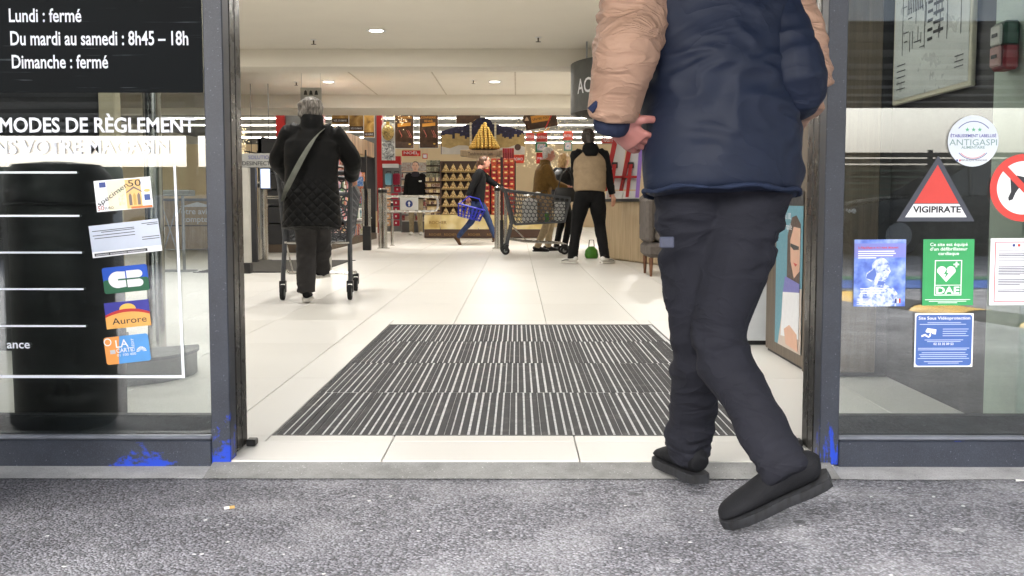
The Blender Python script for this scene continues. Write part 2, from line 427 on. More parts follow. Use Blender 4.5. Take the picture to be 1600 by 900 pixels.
def m_quilt(name, col):
    t = NT(name); tc = t.n('ShaderNodeTexCoord'); pos = t.n('ShaderNodeSeparateXYZ'); t.l(tc.outputs['Object'], pos.inputs[0])
    a = t.math('ADD', pos.outputs[0], pos.outputs[2]); b = t.math('SUBTRACT', pos.outputs[0], pos.outputs[2])
    ga = t.math('ABSOLUTE', t.math('SINE', t.math('MULTIPLY', a, 42))); gb = t.math('ABSOLUTE', t.math('SINE', t.math('MULTIPLY', b, 42)))
    h = t.math('MULTIPLY', t.math('POWER', ga, 0.4), t.math('POWER', gb, 0.4))
    h = t.math('MULTIPLY', h, t.maprange(pos.outputs[2], 0.98, 0.86, 0, 1))
    t.b.inputs['Base Color'].default_value = col; t.b.inputs['Roughness'].default_value = 0.6; t.b.inputs['Specular IOR Level'].default_value = 0.15
    t.bump(h, 0.8, 0.012); return t.m
def m_slat_roof():
    t = NT('corrugated_soffit'); vec = t.coord((1, 1, 1), False)
    w = t.n('ShaderNodeTexWave'); w.wave_type = 'BANDS'; w.bands_direction = 'X'; w.inputs['Scale'].default_value = 2.2; t.l(vec, w.inputs['Vector'])
    t.col(t.ramp(t.noise(vec, 2), [(0.3, S(70, 76, 84)), (0.7, S(90, 96, 104))])); t.b.inputs['Roughness'].default_value = 0.45
    t.bump(w.outputs['Fac'], 1.0, 0.04); return t.m
def m_rubber():
    t = NT('ribbed_rubber'); vec = t.coord((1, 1, 1), False)
    w = t.n('ShaderNodeTexWave'); w.wave_type = 'BANDS'; w.bands_direction = 'Y'; w.inputs['Scale'].default_value = 26; t.l(vec, w.inputs['Vector'])
    n = t.noise(vec, 9, 5, 0.65); fine = t.noise(vec, 210, 2)
    c = t.ramp(w.outputs['Fac'], [(0.25, S(20, 21, 24)), (0.8, S(50, 51, 55))])
    c = t.mix(t.maprange(t.math('ADD', t.math('MULTIPLY', n, 0.7), t.math('MULTIPLY', fine, 0.4)), 0.58, 0.8, 0, 0.5), c, S(140, 138, 134)); t.col(c)
    t.b.inputs['Roughness'].default_value = 0.7; t.bump(w.outputs['Fac'], 0.8, 0.004); return t.m
def m_dusty():
    t = NT('dusty_tray'); vec = t.coord((1, 1, 1), False)
    c = t.ramp(t.noise(vec, 30, 5, 0.7), [(0.25, S(160, 161, 163)), (0.55, S(212, 213, 214))]); t.col(c); t.b.inputs['Roughness'].default_value = 0.8
    t.bump(t.noise(vec, 260, 2), 0.5, 0.003); return t.m
def m_kerb(name, a, b):
    t = NT(name); vec = t.coord((1, 1, 1), False)
    c = t.ramp(t.noise(vec, 7, 6, 0.65), [(0.3, a), (0.7, b)]); c = t.mix(t.maprange(t.noise(vec, 230, 2), 0.58, 0.7, 0, 0.5), c, S(70, 70, 72))
    c = t.mix(t.maprange(t.noise(vec, 150, 2), 0.68, 0.74, 0, 0.7), c, S(225, 225, 225)); t.col(c)
    t.b.inputs['Roughness'].default_value = 0.85; t.bump(t.noise(vec, 120, 4), 0.4, 0.004); return t.m

ASPHALT = m_asphalt(); GLASS = m_glass(); TILE = m_tile(); FARTILE = m_far_tile(); PACK = m_pack(); RUBBER = m_rubber(); DUSTY = m_dusty()
FR_L = m_frame('frame_coat_chipped', 0.0, 0.34, 0.165, None, 0.2, (24, 24, 18)); FR_R = m_frame('frame_coat_scraped', 0.02, 0.34, 0.10, None, 0.2, (60, 20, 9))
FR_RAIL = m_frame('rail_coat_chipped', -0.05, 0.16, 0.33, -1.13, 0.26, (16, 16, 34)); FR_PLAIN = m_frame('frame_coat', -3, -2, -0.3)
FR_RAILR = m_frame('rail_coat_scuffed', 0.06, 0.005, 0.02, 1.35, 0.5, (7, 7, 90))
BLACK_AL = mat('black_aluminium', S(52, 50, 48), 0.28, 0.6, 0.15, 6, 0.05)
ALU = mat('brushed_aluminium', S(170, 172, 176), 0.35, 0.85, 0.08, 20)
STEEL = mat('stainless_steel', S(190, 188, 182), 0.18, 1.0, 0.06, 12)
CHROME = mat('bright_wire', S(185, 182, 176), 0.25, 0.9, 0.05)
CEIL = mat('painted_ceiling', S(230, 224, 211), 0.85, 0, 0.02, 1.5)
CREAM = mat('cream_wall', S(226, 204, 166), 0.7, 0, 0.04, 1)
WALLW = mat('white_wall', S(214, 208, 198), 0.7, 0, 0.04, 1)
GREYW = mat('grey_panel', S(128, 130, 130), 0.6, 0, 0.08, 2)
DARKW = mat('dark_wall', S(44, 44, 46), 0.6, 0, 0.15, 2)
CLAD = mat('dark_cladding', S(50, 54, 60), 0.5, 0.2, 0.1, 2)
RED = mat('red_paint', S(178, 28, 26), 0.4, 0, 0.06)
WHITE = mat('white_plastic', S(228, 228, 226), 0.4, 0, 0.03)
WHITEV = mat('white_vinyl', S(232, 236, 246), 0.5, 0, 0.0)
BLACK = mat('black_plastic', S(24, 24, 26), 0.4, 0, 0.2)
RUBB = mat('black_rubber', S(26, 26, 27), 0.8, 0, 0.2)
GREYP = mat('grey_cart_plastic', S(74, 76, 80), 0.5, 0, 0.12, 8)
OAK = m_wood('pale_oak', S(176, 152, 118), S(205, 184, 150)); BROWNW = m_wood('brown_board', S(88, 76, 62), S(116, 102, 86))
SKIN = mat('skin', S(206, 156, 132), 0.5, 0, 0.1, 20); SKIN2 = mat('skin_ruddy', S(196, 136, 116), 0.5, 0, 0.12, 20)
GOLD = mat('gold_foil', S(226, 188, 104), 0.3, 0.85, 0.25, 40, 0.4, 90)
LAMP = mat('lamp_diffuser', (1.0, 0.97, 0.92), 0.5, 0, 0, emit=4.0)
STRIPM = mat('strip_lamp', (1.0, 0.94, 0.85), 0.5, 0, 0, emit=STRIP_E)
CONC = m_kerb('pale_concrete', S(146, 146, 147), S(184, 184, 186)); CONCD = m_kerb('dark_concrete', S(112, 112, 110), S(152, 152, 151))

# ------------------------------------------------------------------ ground outside
def sheet(name, x0, y0, x1, y1, z, m, nx=1, ny=1):
    mb = MB()
    for i in range(nx):
        for j in range(ny):
            xa, xb = x0 + (x1 - x0) * i / nx, x0 + (x1 - x0) * (i + 1) / nx; ya, yb = y0 + (y1 - y0) * j / ny, y0 + (y1 - y0) * (j + 1) / ny
            mb.add([(xa, ya, z), (xb, ya, z), (xb, yb, z), (xa, yb, z)], [(0, 1, 2, 3)])
    return mb.build(name, m)
FY = 3.24                                    # plane of the shopfront
tag(sheet('ground', -500, -500, 500, 500, -0.03, ASPHALT), 'worn grey asphalt with pale stone chips in front of the shop', kind='structure')
mb = MB(); nseg = 60                          # pale strip with an uneven front edge along the shopfront
for i in range(nseg):
    h_ = nseg // 2; k_ = i % h_
    xa, xb = ((-4 + 3.079 * k_ / h_, -4 + 3.079 * (k_ + 1) / h_) if i < h_ else (0.946 + 3.054 * k_ / h_, 0.946 + 3.054 * (k_ + 1) / h_))
    e = lambda x: 3.125 + 0.012 * noise.noise(V((x * 9, 0, 3))) + 0.006 * noise.noise(V((x * 31, 2, 0)))
    mb.add([(xa, e(xa), -0.026), (xb, e(xb), -0.026), (xb, FY + 0.2, -0.004), (xa, FY + 0.2, -0.004)], [(0, 1, 2, 3)])
tag(mb.build('kerb_strip', CONC), 'pale concrete strip along the foot of the shop windows', kind='structure')
mb = MB(); mb.add([(-0.92, 3.128, -0.026), (0.945, 3.128, -0.026), (0.945, FY + 0.001, -0.004), (-0.92, FY + 0.001, -0.004)], [(0, 1, 2, 3)])
tag(mb.build('door_sill', CONCD), 'grey concrete sill across the open doorway', kind='structure')

# ------------------------------------------------------------------ floor of tiles
flo = tag(sheet('floor', -19, FY + 0.15, 19, 90, -0.018, mat('grout', S(118, 112, 102), 0.9, 0, 0.1)), 'cream porcelain tile floor of the entrance hall', kind='structure')
far = tag(sheet('floor_far', -19, 18.02, 19, 90, -0.001, FARTILE), 'cream tiled floor of the sales area beyond the gates', kind='structure')
MX0, MX1, MY0, MY1 = -0.825, 0.872, 3.60, 6.96      # entrance mat pit
tile_cache = {}
def add_tile(x0, y0, x1, y1):
    w, d = round(x1 - x0 - 0.0035, 4), round(y1 - y0 - 0.0035, 4)
    if w < 0.02 or d < 0.02: return
    k = (w, d)
    if k not in tile_cache:
        m_ = MB(); m_.bbox((0, 0, -0.016), (w, d, 0), 0.0012); tile_cache[k] = m_.mesh('tile')
    put('tile', tile_cache[k], TILE, flo, (x0 + 0.0018, y0 + 0.0018, 0))
def tile_rect(x0, y0, x1, y1):
    """a tile cut round the mat pit"""
    if x1 <= MX0 or x0 >= MX1 or y1 <= MY0 or y0 >= MY1: return add_tile(x0, y0, x1, y1)
    if x0 < MX0: add_tile(x0, y0, MX0, y1)
    if x1 > MX1: add_tile(MX1, y0, x1, y1)
    xa, xb = max(x0, MX0), min(x1, MX1)
    if y1 > MY1: add_tile(xa, MY1, xb, y1)
    if y0 < MY0: add_tile(xa, y0, xb, MY0)
for i in range(-11, 8):
    xa = 0.19 + 0.6 * i
    ca_, cb_ = max(xa, -0.915), min(xa + 0.6, 0.96)
    if cb_ - ca_ > 0.03: tile_rect(ca_, FY + 0.002, cb_, 3.512); tile_rect(ca_, 3.512, cb_, 3.605)
    if xa < -0.915: tile_rect(xa, FY + 0.16, min(xa + 0.6, -0.915), 3.605)
    if xa + 0.6 > 0.96: tile_rect(max(xa, 0.96), FY + 0.16, xa + 0.6, 3.605)
    for j in range(12):
        ya = 3.605 + 1.2 * j
        if abs(xa + 0.3) > 0.55 * (ya + 1.2) + 0.3: continue
        tile_rect(xa, ya, xa + 0.6, ya + 1.2)
sheet('hall_side', 0, 0, 0.001, 0.001, -0.5, TILE).name = 'unused'
bpy.data.objects.remove(bpy.data.objects['unused'])

# ------------------------------------------------------------------ entrance mat
em = thing('entrance_mat', 'long ribbed black rubber mat with pale dusty gaps set in the doorway floor', 'doormat', (0, MY0, 0))
mb = MB(); mb.box((MX0 + 0.002, 0.002, -0.017), (MX1 - 0.002, MY1 - MY0 - 0.002, -0.0028)); mb.build('tray', DUSTY, em)
mb = MB()
for (a, b) in (((MX0 + .002, 0.001), (MX1 - .002, 0.008)), ((MX0 + .002, MY1 - MY0 - .008), (MX1 - .002, MY1 - MY0 - .001)),
               ((MX0 + .002, 0.009), (MX0 + 0.009, MY1 - MY0 - .009)), ((MX1 - 0.009, 0.009), (MX1 - .002, MY1 - MY0 - .009))):
    mb.box((*a, -0.006), (*b, 0.001))
mb.build('edge_frame', mat('mat_edge', S(70, 70, 68), 0.5, 0.4), em)
rowl = (MY1 - MY0 - 0.02) / 4
sm_ = MB(); L = rowl - 0.016
prof = [(0, 0), (0, 0.0045), (0.0015, 0.006), (0.0985, 0.006), (0.1, 0.0045), (0.1, 0)]
sm_.prism(prof, 0, L); strip_me = sm_.mesh('rubber_strip')
for r_ in range(4):
    x = MX0 + 0.012; k = 0
    while x < MX1 - 0.04:
        w = random.choice([0.0185, 0.020, 0.0215, 0.0225])
        o = put('rubber_strip', strip_me, RUBBER, em, (x, 0.012 + r_ * rowl + random.uniform(0, 0.006), -0.0064)); o.scale = (w / 0.1, 1, 1)
        x += w + random.choice([0.0025, 0.0055, 0.0065, 0.0075, 0.0085, 0.0095]); k += 1

# ------------------------------------------------------------------ shopfront
JL, JR = -0.866, 0.912                        # inner faces of the door posts
def shop_window(side):
    s = -1 if side == 'L' else 1; xj = JL if s < 0 else JR
    lab = 'fixed shop window with opening hours panel, blue-chipped frame post beside the doorway' if s < 0 else 'fixed shop window with round and square notices, frame post scraped to blue'
    w = thing('shop_window', lab, 'window', (xj, FY, 0))
    pm = FR_L if s < 0 else FR_R; rm = FR_RAIL if s < 0 else FR_RAILR
    far = s * 2.05
    m_ = MB(); m_.bbox((0, 0, -0.012), (s * 0.058, 0.07, 2.45), 0.003); m_.build('post', pm, w)
    m_ = MB(); m_.bbox((far - s * 0.06, 0, -0.012), (far, 0.07, 2.45), 0.003); m_.build('post', FR_PLAIN, w)
    m_ = MB(); m_.bbox((s * 0.059, 0.002, -0.024), (far - s * 0.061, 0.07, 0.061), 0.004); m_.build('bottom_rail', rm, w)
    m_ = MB(); m_.bbox((s * 0.059, 0.006, 0.062), (far - s * 0.061, 0.034, 0.075), 0.004); m_.build('glazing_bead', mat('bead_coat', S(112, 116, 126), 0.4, 0.2, 0.15, 12), w)
    m_ = MB(); m_.bbox((s * 0.059, 0.046, 0.062), (far - s * 0.061, 0.09, 0.13), 0.004)
    m_.build('rail_reflection', mat('dark_rail_coat', S(30, 34, 40), 0.45, 0.1, 0.2, 12), w)  # dark bar behind the pane, standing in for the rail's reflection
    m_ = MB(); m_.bbox((s * 0.059, 0.002, 2.39), (far - s * 0.061, 0.07, 2.45), 0.003); m_.build('top_rail', FR_PLAIN, w)
    m_ = MB(); m_.box((s * 0.06, 0.036, 0.064), (far - s * 0.062, 0.043, 2.389)); m_.build('pane', GLASS, w)
    return w
WL = shop_window('L'); WR = shop_window('R')
GY = FY + 0.036                               # outer face of the glass
def door_leaf(s):
    xj = JL if s < 0 else JR
    w = thing('sliding_door', 'open sliding glass door leaf parked behind the %s shop window' % ('hours-panel' if s < 0 else 'notice-covered'), 'door', (xj, FY + 0.095, 0))
    m_ = MB(); m_.bbox((s * 0.004, 0, 0.004), (s * 0.05, 0.055, 2.4), 0.003); m_.bbox((s * 0.004, 0.062, 0.004), (s * 0.05, 0.125, 2.4), 0.003); m_.bbox((s * 0.008, 0.04, 0.02), (s * 0.03, 0.08, 2.38), 0.003); m_.build('stile', BLACK_AL, w, True)
    m_ = MB(); m_.bbox((s * 0.052, 0.07, 0.006), (s * 0.95, 0.11, 0.06), 0.003); m_.build('bottom_rail', mat('dark_rail_coat', S(30, 34, 40)), w)
    m_ = MB(); m_.bbox((-s * 0.028, 0.095, 0.001), (s * 0.002, 0.135, 0.022), 0.003); m_.build('floor_guide', BLACK, w)
    return w
door_leaf(-1); door_leaf(1)
mb = MB()
mb.box((-30, FY + 0.02, 2.452), (30, FY + 0.3, 5.2)); mb.box((-30, FY + 0.02, -0.03), (JL - 2.051, FY + 0.3, 2.452)); mb.box((JR + 2.051, FY + 0.02, -0.03), (30, FY + 0.3, 2.452))
tag(mb.build('facade_wall', CLAD), 'dark clad shop wall round the entrance', 'wall', kind='structure')
# canopy over the entrance
cn = thing('entrance_canopy', 'dark corrugated canopy over the shop entrance', 'canopy', (0, 0, 0))
mb = MB(); mb.box((-9, -2.0, 3.3), (9, FY + 0.018, 3.34)); mb.build('soffit', m_slat_roof(), cn)
mb = MB(); mb.box((-9.05, -2.1, 3.25), (9.05, -2.003, 3.7)); mb.build('fascia', CLAD, cn)
for x in (-7.5, 7.5):
    mb = MB(); mb.cyl((x, -1.7, -0.03), (x, -1.7, 3.3), 0.08); mb.build('post', CLAD, cn, True)
# ------------------------------------------------------------------ shell of the building
HA, HB = 2.90, 2.95                           # ceilings of hall and lobby
def shell(name, m, lab, *boxes):
    m_ = MB()
    for a, b in boxes: m_.box(a, b)
    return tag(m_.build(name, m), lab, kind='structure')
shell('ceiling', CEIL, 'cream suspended ceiling of the entrance hall', ((-19, FY + 0.302, HA), (19, 15.2, HA + 0.08)))
shell('ceiling_far', CEIL, 'cream suspended ceiling between the two beams', ((-19, 15.81, HB), (19, 22, HB + 0.08)))
shell('beam_near', CEIL, 'boxed cream beam across the hall ceiling', ((-19, 15.202, 2.66), (19, 15.808, 3.2)))
shell('beam_far', CEIL, 'boxed cream beam over the checkout gates', ((-19, 22.002, 2.69), (19, 23.9, 2.74)), ((-19, 22.002, 2.742), (19, 22.3, 4.9)))
shell('roof', mat('roof_deck', S(120, 120, 122), 0.8), 'roof over the sales area', ((-19.5, FY + 0.31, 4.95), (19.5, 80, 5.1)))
shell('wall_left', WALLW, 'pale side wall of the hall', ((-7.2, FY + 0.302, 0), (-7.0, 15.2, HA)), ((-19.2, FY + 0.302, 0), (-19, 80, 4.94)))
shell('wall_right', WALLW, 'pale side wall behind the reception', ((3.6, FY + 0.302, 0), (3.8, 22, HA - 0.003)), ((19, FY + 0.302, 0), (19.2, 80, 4.94)))
shell('wall_back', CREAM, 'cream back wall of the sales area', ((-19, 78, 0), (19, 78.2, 4.94)))
shell('wall_partition', CREAM, 'cream partition behind the seasonal displays', ((-19, 36, 0), (19, 36.1, 2.72)))
# ceiling seams of the lobby
for k, px in enumerate((555, 680, 805, 915)):
    x = P(px, 135, 19)[0]
    mb = MB(); mb.box((x - 0.012, 15.82, HB - 0.006), (x + 0.012, 21.99, HB - 0.001)); tag(mb.build('ceiling_seam', mat('seam', S(196, 186, 168), 0.9), None), 'thin seam in the cream lobby ceiling', kind='structure')
# ------------------------------------------------------------------ recessed lamps, sprinklers, detector
def downlight(x, y, z, lab, grp, w=HALL_W):
    d = thing('ceiling_lamp', lab, 'ceiling lamp', (x, y, z), 0, grp)
    m_ = MB(); m_.lathe((0, 0, 0), [(0.085, -0.003), (0.12, -0.009), (0.125, -0.001), (0.09, -0.001)], 28); m_.build('trim_ring', WHITE, d, True)
    m_ = MB(); m_.lathe((0, 0, 0), [(0.001, -0.0045), (0.082, -0.0045), (0.082, -0.002), (0.001, -0.002)], 24); m_.build('diffuser', LAMP, d)
    ld = bpy.data.lights.new('lamp', 'AREA'); ld.shape = 'DISK'; ld.size = 0.16; ld.energy = w; ld.color = (1, 0.965, 0.915)
    lo = bpy.data.objects.new('lamp_light', ld); COL.objects.link(lo); lo.parent = d; lo.location = (0, 0, -0.02)
    return d
pa = P(588, 52, 13.6); pb = P(543, 0, 11.6)
downlight(pa.x, 13.6, HA, 'lit round recessed lamp in the hall ceiling just before the near beam', 'recessed ceiling lamps')
downlight(pa.x, 11.35, HA, 'lit round recessed lamp at the upper edge of the picture', 'recessed ceiling lamps')
for x, cn_ in ((-4.2, 'left'), (-1.76, 'middle'), (0.9, 'right')):
    for y, rn_ in ((4.9, 'first'), (7.05, 'second'), (9.2, 'third')): downlight(x, y, HA, 'recessed hall lamp above the picture, %s row from the doorway, %s column' % (rn_, cn_), 'recessed lamps near the doorway')
for x, ys in ((-4.2, (11.35, 13.6)), (0.9, (11.35,))):
    for y in ys: downlight(x, y, HA, 'recessed hall lamp out of sight, %s row from the doorway, %s column' % ('fourth' if y < 12 else 'fifth', 'left' if x < 0 else 'right'), 'recessed lamps near the doorway')
downlight(P(513, 130, 19.7).x, 19.7, HB, 'lit round lamp in the lobby ceiling above the woman with the trolley', 'recessed ceiling lamps', HALL_W * 3.2)
downlight(P(773, 128, 19.7).x, 19.7, HB, 'lit round lamp in the lobby ceiling above the gold pyramid', 'recessed ceiling lamps', HALL_W * 3.2)
downlight(2.5, 19.7, HB, 'recessed lamp in the lobby ceiling over the reception', 'recessed lamps near the doorway', HALL_W * 3.2)
for nm, px, py, z in (('hall ceiling above the woman with the trolley', 490, 66, HA), ('hall ceiling beside the jacket sleeve', 841, 62, HA), ('lobby ceiling near the hanging sign', 463, 132, HB), ('lobby ceiling between the lamps', 740, 129, HB)):
    g = G(px, py - 4, z); Yq = min(g.y, 15.0) if z == HA else min(max(g.y, 16.2), 21.5)
    q = P(px, py, Yq)
    sp = thing('sprinkler', 'small dark sprinkler head in the ' + nm, 'sprinkler', (q.x, Yq, z))
    mb = MB(); mb.lathe((0, 0, 0), [(0.045, -0.001), (0.045, -0.006), (0.012, -0.01)], 14); mb.build('rosette', WHITE, sp)
    mb = MB(); mb.cyl((0, 0, -0.008), (0, 0, -0.06), 0.011, 0.008, 8); mb.lathe((0, 0, -0.062), [(0.034, 0), (0.034, 0.004)], 12); mb.build('head', mat('dark_brass', S(70, 58, 44), 0.4, 0.8), sp)
q = G(945, 47, HA)
sd = thing('smoke_detector', 'flat round detector in the hall ceiling beside the tan sleeve', 'smoke detector', (q.x, q.y, HA))
mb = MB(); mb.lathe((0, 0, 0), [(0.09, -0.001), (0.09, -0.012), (0.06, -0.03), (0.01, -0.034)], 24); mb.build('cover', WHITE, sd, True)
for i in range(10):
    mb = MB(); a = i * 0.628; mb.box((0.078 * math.cos(a) - 0.012, 0.078 * math.sin(a) - 0.012, -0.0215), (0.078 * math.cos(a) + 0.012, 0.078 * math.sin(a) + 0.012, -0.015)); mb.build('vent', BLACK, sd)
# ------------------------------------------------------------------ strip lamps of the sales area
shell('store_ceiling', mat('store_ceiling', S(120, 118, 114), 0.8, 0, 0.1), 'grey ceiling high over the sales area', ((-19, 23.95, 4.7), (19, 78, 4.76)))
ys = [25.1, 30, 36.5, 41, 45, 49, 53.5, 58, 63, 68, 73]
for i, y in enumerate(ys):
    t_ = thing('strip_lamp', 'long lit strip lamp across the sales area ceiling, row %s from the gates' % ('first second third fourth fifth sixth seventh eighth ninth tenth eleventh'.split()[i]), 'strip lamp', (0, y, 4.25), 0, 'rows of strip lamps')
    mb = MB(); mb.box((-15, -0.07, 0.02), (15, 0.07, 0.10)); mb.build('housing', WHITE, t_)
    if i == 0:
        mb = MB(); mb.box((-0.71, -0.06, 0.0), (0.71, 0.06, 0.018)); tube_me = mb.mesh('tube'); mb = MB(); mb.cyl((0, 0, 0.1), (0, 0, 0.45), 0.012, n=6); hang_me = mb.mesh('hanger')
    for k in range(20): put('tube', tube_me, STRIPM, t_, (-14.19 + k * 1.5, 0, 0))
    for k in range(-3, 4): put('hanger', hang_me, GREYW, t_, (k * 4.2, 0, 0))

# ------------------------------------------------------------------ reflections' world: the car park behind the camera
def MYR(Yv): return 2 * GY - Yv               # depth seen in the glass -> place behind the camera
DARKROOF = m_wood('carport_deck', S(36, 38, 42), S(52, 54, 58), (1, 8, 1), 0.6)
for nm, x0, x1, yv1 in (('over the trolley shelter', -1.5, 34, 31), ('over the parked cars', -34, -1.6, 44)):
    cp = thing('carport', 'dark flat carport roof ' + nm, 'carport', (0, MYR(16), 0))
    mb = MB(); mb.box((x0, MYR(yv1) - MYR(16), 3.5), (x1, 0, 3.56)); mb.build('deck', DARKROOF, cp)
    mb = MB(); mb.box((x0, 0.003, 3.4), (x1, 0.06, 3.75)); mb.build('fascia', mat('pale_fascia', S(150, 155, 160), 0.5), cp)
    for k in range(4):
        x = x0 + (x1 - x0) * (k + 0.5) / 4
        mb = MB(); mb.box((x - 0.08, -3.1, -0.03), (x + 0.08, -2.94, 3.5)); mb.build('post', CLAD, cp)
    for k in range(8):
        y = (MYR(yv1) - MYR(16)) * (k + 0.5) / 8
        mb = MB(); mb.box((x0, y - 0.06, 3.38), (x1, y + 0.06, 3.499)); mb.build('purlin', DARKW, cp)
sh = thing('slatted_screen', 'brown horizontal slat screen mirrored in the notice window', 'fence', (4, MYR(22), 0))
SLAT = m_wood('brown_slat', S(84, 70, 54), S(112, 96, 76), (2, 30, 30))
for k in range(11):
    mb = MB(); mb.box((-1.5, 0, 0.45 + k * 0.125), (13, 0.025, 0.545 + k * 0.125)); mb.build('slat', SLAT, sh)
for k in range(6):
    mb = MB(); mb.box((-1.5 + k * 2.88, -0.09, -0.03), (-1.42 + k * 2.88, -0.003, 1.85)); mb.build('post', DARKW, sh)
mb = MB(); mb.box((-1.5, -0.3, -0.03), (13, -0.1, 0.45)); mb.build('plinth', DARKW, sh)
mb = MB(); mb.box((1.8, MYR(11.4), -0.026), (16, MYR(10.3), -0.024)); tag(mb.build('bay_marking', mat('blue_paint', S(40, 84, 160), 0.7, 0, 0.2, 8)), 'blue painted bay band on the asphalt', kind='structure')
mb = MB(); mb.box((1.8, MYR(12.0), -0.026), (16, MYR(11.45), -0.024)); tag(mb.build('bay_marking', mat('green_paint', S(60, 110, 84), 0.7, 0, 0.2, 8)), 'green painted bay band on the asphalt', kind='structure')
hump = thing('speed_bump', 'yellow and black rubber speed bump on the asphalt mirrored in the notice window', 'speed bump', (0, 0, -0.03))
YEL = mat('yellow_rubber', S(214, 172, 62), 0.6, 0, 0.1)
for k in range(11):
    a = V((2.35, MYR(11), 0)).lerp(V((4.1, MYR(4.9), 0)), k / 11); b = V((2.35, MYR(11), 0)).lerp(V((4.1, MYR(4.9), 0)), (k + 1) / 11 - 0.004)
    mb = MB(); mb.loft([(a, 0.2, 0.055, (1, 0.28, 0)), (b, 0.2, 0.055, (1, 0.28, 0))], 16); mb.build('bump_segment', YEL if k % 2 else RUBB, hump, True)
mb = MB(); mb.box((-500, -240, -0.03), (500, -239, 9)); tag(mb.build('tree_belt', mat('far_green', S(70, 80, 66), 0.9, 0, 0.4, 0.05)), 'far dark belt of trees beyond the car park', 'tree belt', kind='stuff')
def car(x, y, rz, paint, lab):
    c = thing('parked_car', lab, 'car', (x, y, -0.03), rz, 'cars parked behind the photographer')
    pm = mat('car_paint_' + paint[0], paint[1], 0.25, 0.3, 0.05)
    W = 0.86
    def half(k): return W * k
    secs = [(-2.1, .45, .70, .8), (-2.05, .28, .78, .9), (-1.5, .22, .88, 1), (-.95, .2, .94, 1), (0, .2, .95, 1), (1.0, .2, .95, 1), (1.7, .22, .96, .98), (2.05, .3, .92, .92), (2.12, .45, .80, .82)]
    m_ = MB(); vs_ = []; fs = []
    for (xx, z0, z1, k) in secs:
        w = half(k); vs_ += [(xx, -w * .96, z0), (xx, -w, (z0 + z1) / 2), (xx, -w * .93, z1 - .03), (xx, -w * .8, z1), (xx, w * .8, z1), (xx, w * .93, z1 - .03), (xx, w, (z0 + z1) / 2), (xx, w * .96, z0)]
    for i in range(len(secs) - 1):
        for j in range(8): fs.append((i * 8 + j, i * 8 + (j + 1) % 8, (i + 1) * 8 + (j + 1) % 8, (i + 1) * 8 + j))
    fs += [tuple(range(8))[::-1], tuple(range(len(secs) * 8 - 8, len(secs) * 8))]
    m_.add(vs_, fs); m_.build('body', pm, c, True)
    cab = [(-1.0, .93, .95, .8), (-.25, .93, 1.40, .7), (.3, .94, 1.46, .69), (1.1, .94, 1.42, .68), (1.75, .94, 1.12, .72), (1.95, .94, .96, .76)]
    m_ = MB(); g_ = MB(); vs_ = []; fs = []
    for (xx, z0, z1, w) in cab: vs_ += [(xx, -.8, z0), (xx, -w, z1), (xx, w, z1), (xx, .8, z0)]
    for i in range(len(cab) - 1): fs.append((i * 4 + 1, i * 4 + 2, i * 4 + 6, i * 4 + 5))
    m_.add(vs_, fs[1:4]); 
    for i in (1, 2, 3, 4):
        xx, z0, z1, w = cab[i]
        for s_ in (-1, 1): m_.tube([(xx, s_ * .802, z0), (xx, s_ * (w + .012), z1)], .035, 6)
    m_.build('roof', pm, c, True)
    g_.add(vs_, [(i * 4, i * 4 + 1, i * 4 + 5, i * 4 + 4) for i in range(5)] + [(i * 4 + 3, i * 4 + 7, i * 4 + 6, i * 4 + 2) for i in range(5)] + [(1, 2, 6, 5), (17, 18, 22, 21)])
    g_.build('window', mat('car_glass', S(26, 32, 36), 0.06, 0, 0), c)
    for xx in (-1.35, 1.35):
        for s_ in (-1, 1):
            m_ = MB(); m_.lathe((xx, s_ * .76 - .1, .32), [(.2, 0), (.31, .0), (.33, .03), (.33, .17), (.31, .2), (.2, .2)], 20, 'y'); w_ = m_.build('wheel', RUBB, c, True)
            m_ = MB(); m_.lathe((xx, s_ * .775 - .1, .32), [(.02, 0), (.19, .0), (.2, .2), (.02, .2)], 16, 'y'); m_.build('rim', ALU, w_)
    for s_ in (-1, 1):
        m_ = MB(); m_.ball((-2.0, s_ * .62, .68), (.1, .15, .08)); m_.build('headlight', WHITE, c, True)
        m_ = MB(); m_.ball((2.06, s_ * .66, .78), (.06, .12, .1)); m_.build('tail_light', RED, c, True)
    return c
car(-3.55, MYR(15.0), 0, ('silver', S(168, 172, 178)), 'silver parked car seen side-on, mirrored in the hours window')
car(-9.6, MYR(15.6), 0.05, ('black', S(22, 24, 28)), 'black parked car standing nose to tail beyond the silver one')
car(7.2, MYR(17.5), 0.02, ('graphite', S(36, 38, 42)), 'graphite parked car in front of the slatted screen')
# ------------------------------------------------------------------ vinyls and notices on the glass
KP = 1.0 / F * GY * 1.006                     # metres of one photograph pixel on the glass
def pm(name, c, rough=0.45): return mat('print_' + name, S(*c), rough, 0, 0.03, 30)
INK = pm('ink', (30, 32, 38)); NAVYI = pm('navy_ink', (40, 60, 130)); REDI = pm('red_ink', (205, 62, 54)); GREENI = pm('green_ink', (34, 152, 84)); WHI = pm('white', (236, 238, 242))
def sticker(name, lab, cat, px, py, deg=0.0, grp=None):
    o = thing(name, lab, cat, P(px, py, GY - 0.0022), 0, grp); o.rotation_euler = (0, -R(deg), 0); return o
def K(poly): return [(u * KP, w * KP) for u, w in poly]
def sflat(name, poly, layer, m, parent): return flat(name, K(poly), -0.0005 * layer, m, parent, 0.0005)
def stext(body, u, w, hcap, m, parent, width=None, layer=3, bold=0.0, rot=0.0, align='LEFT', xs=1.0):
    return text(body, hcap * KP / 0.70, (u * KP, -0.0005 * layer - 0.0001, w * KP), m, parent, bold, xs, align, -R(rot), fit=None if width is None else width * KP)
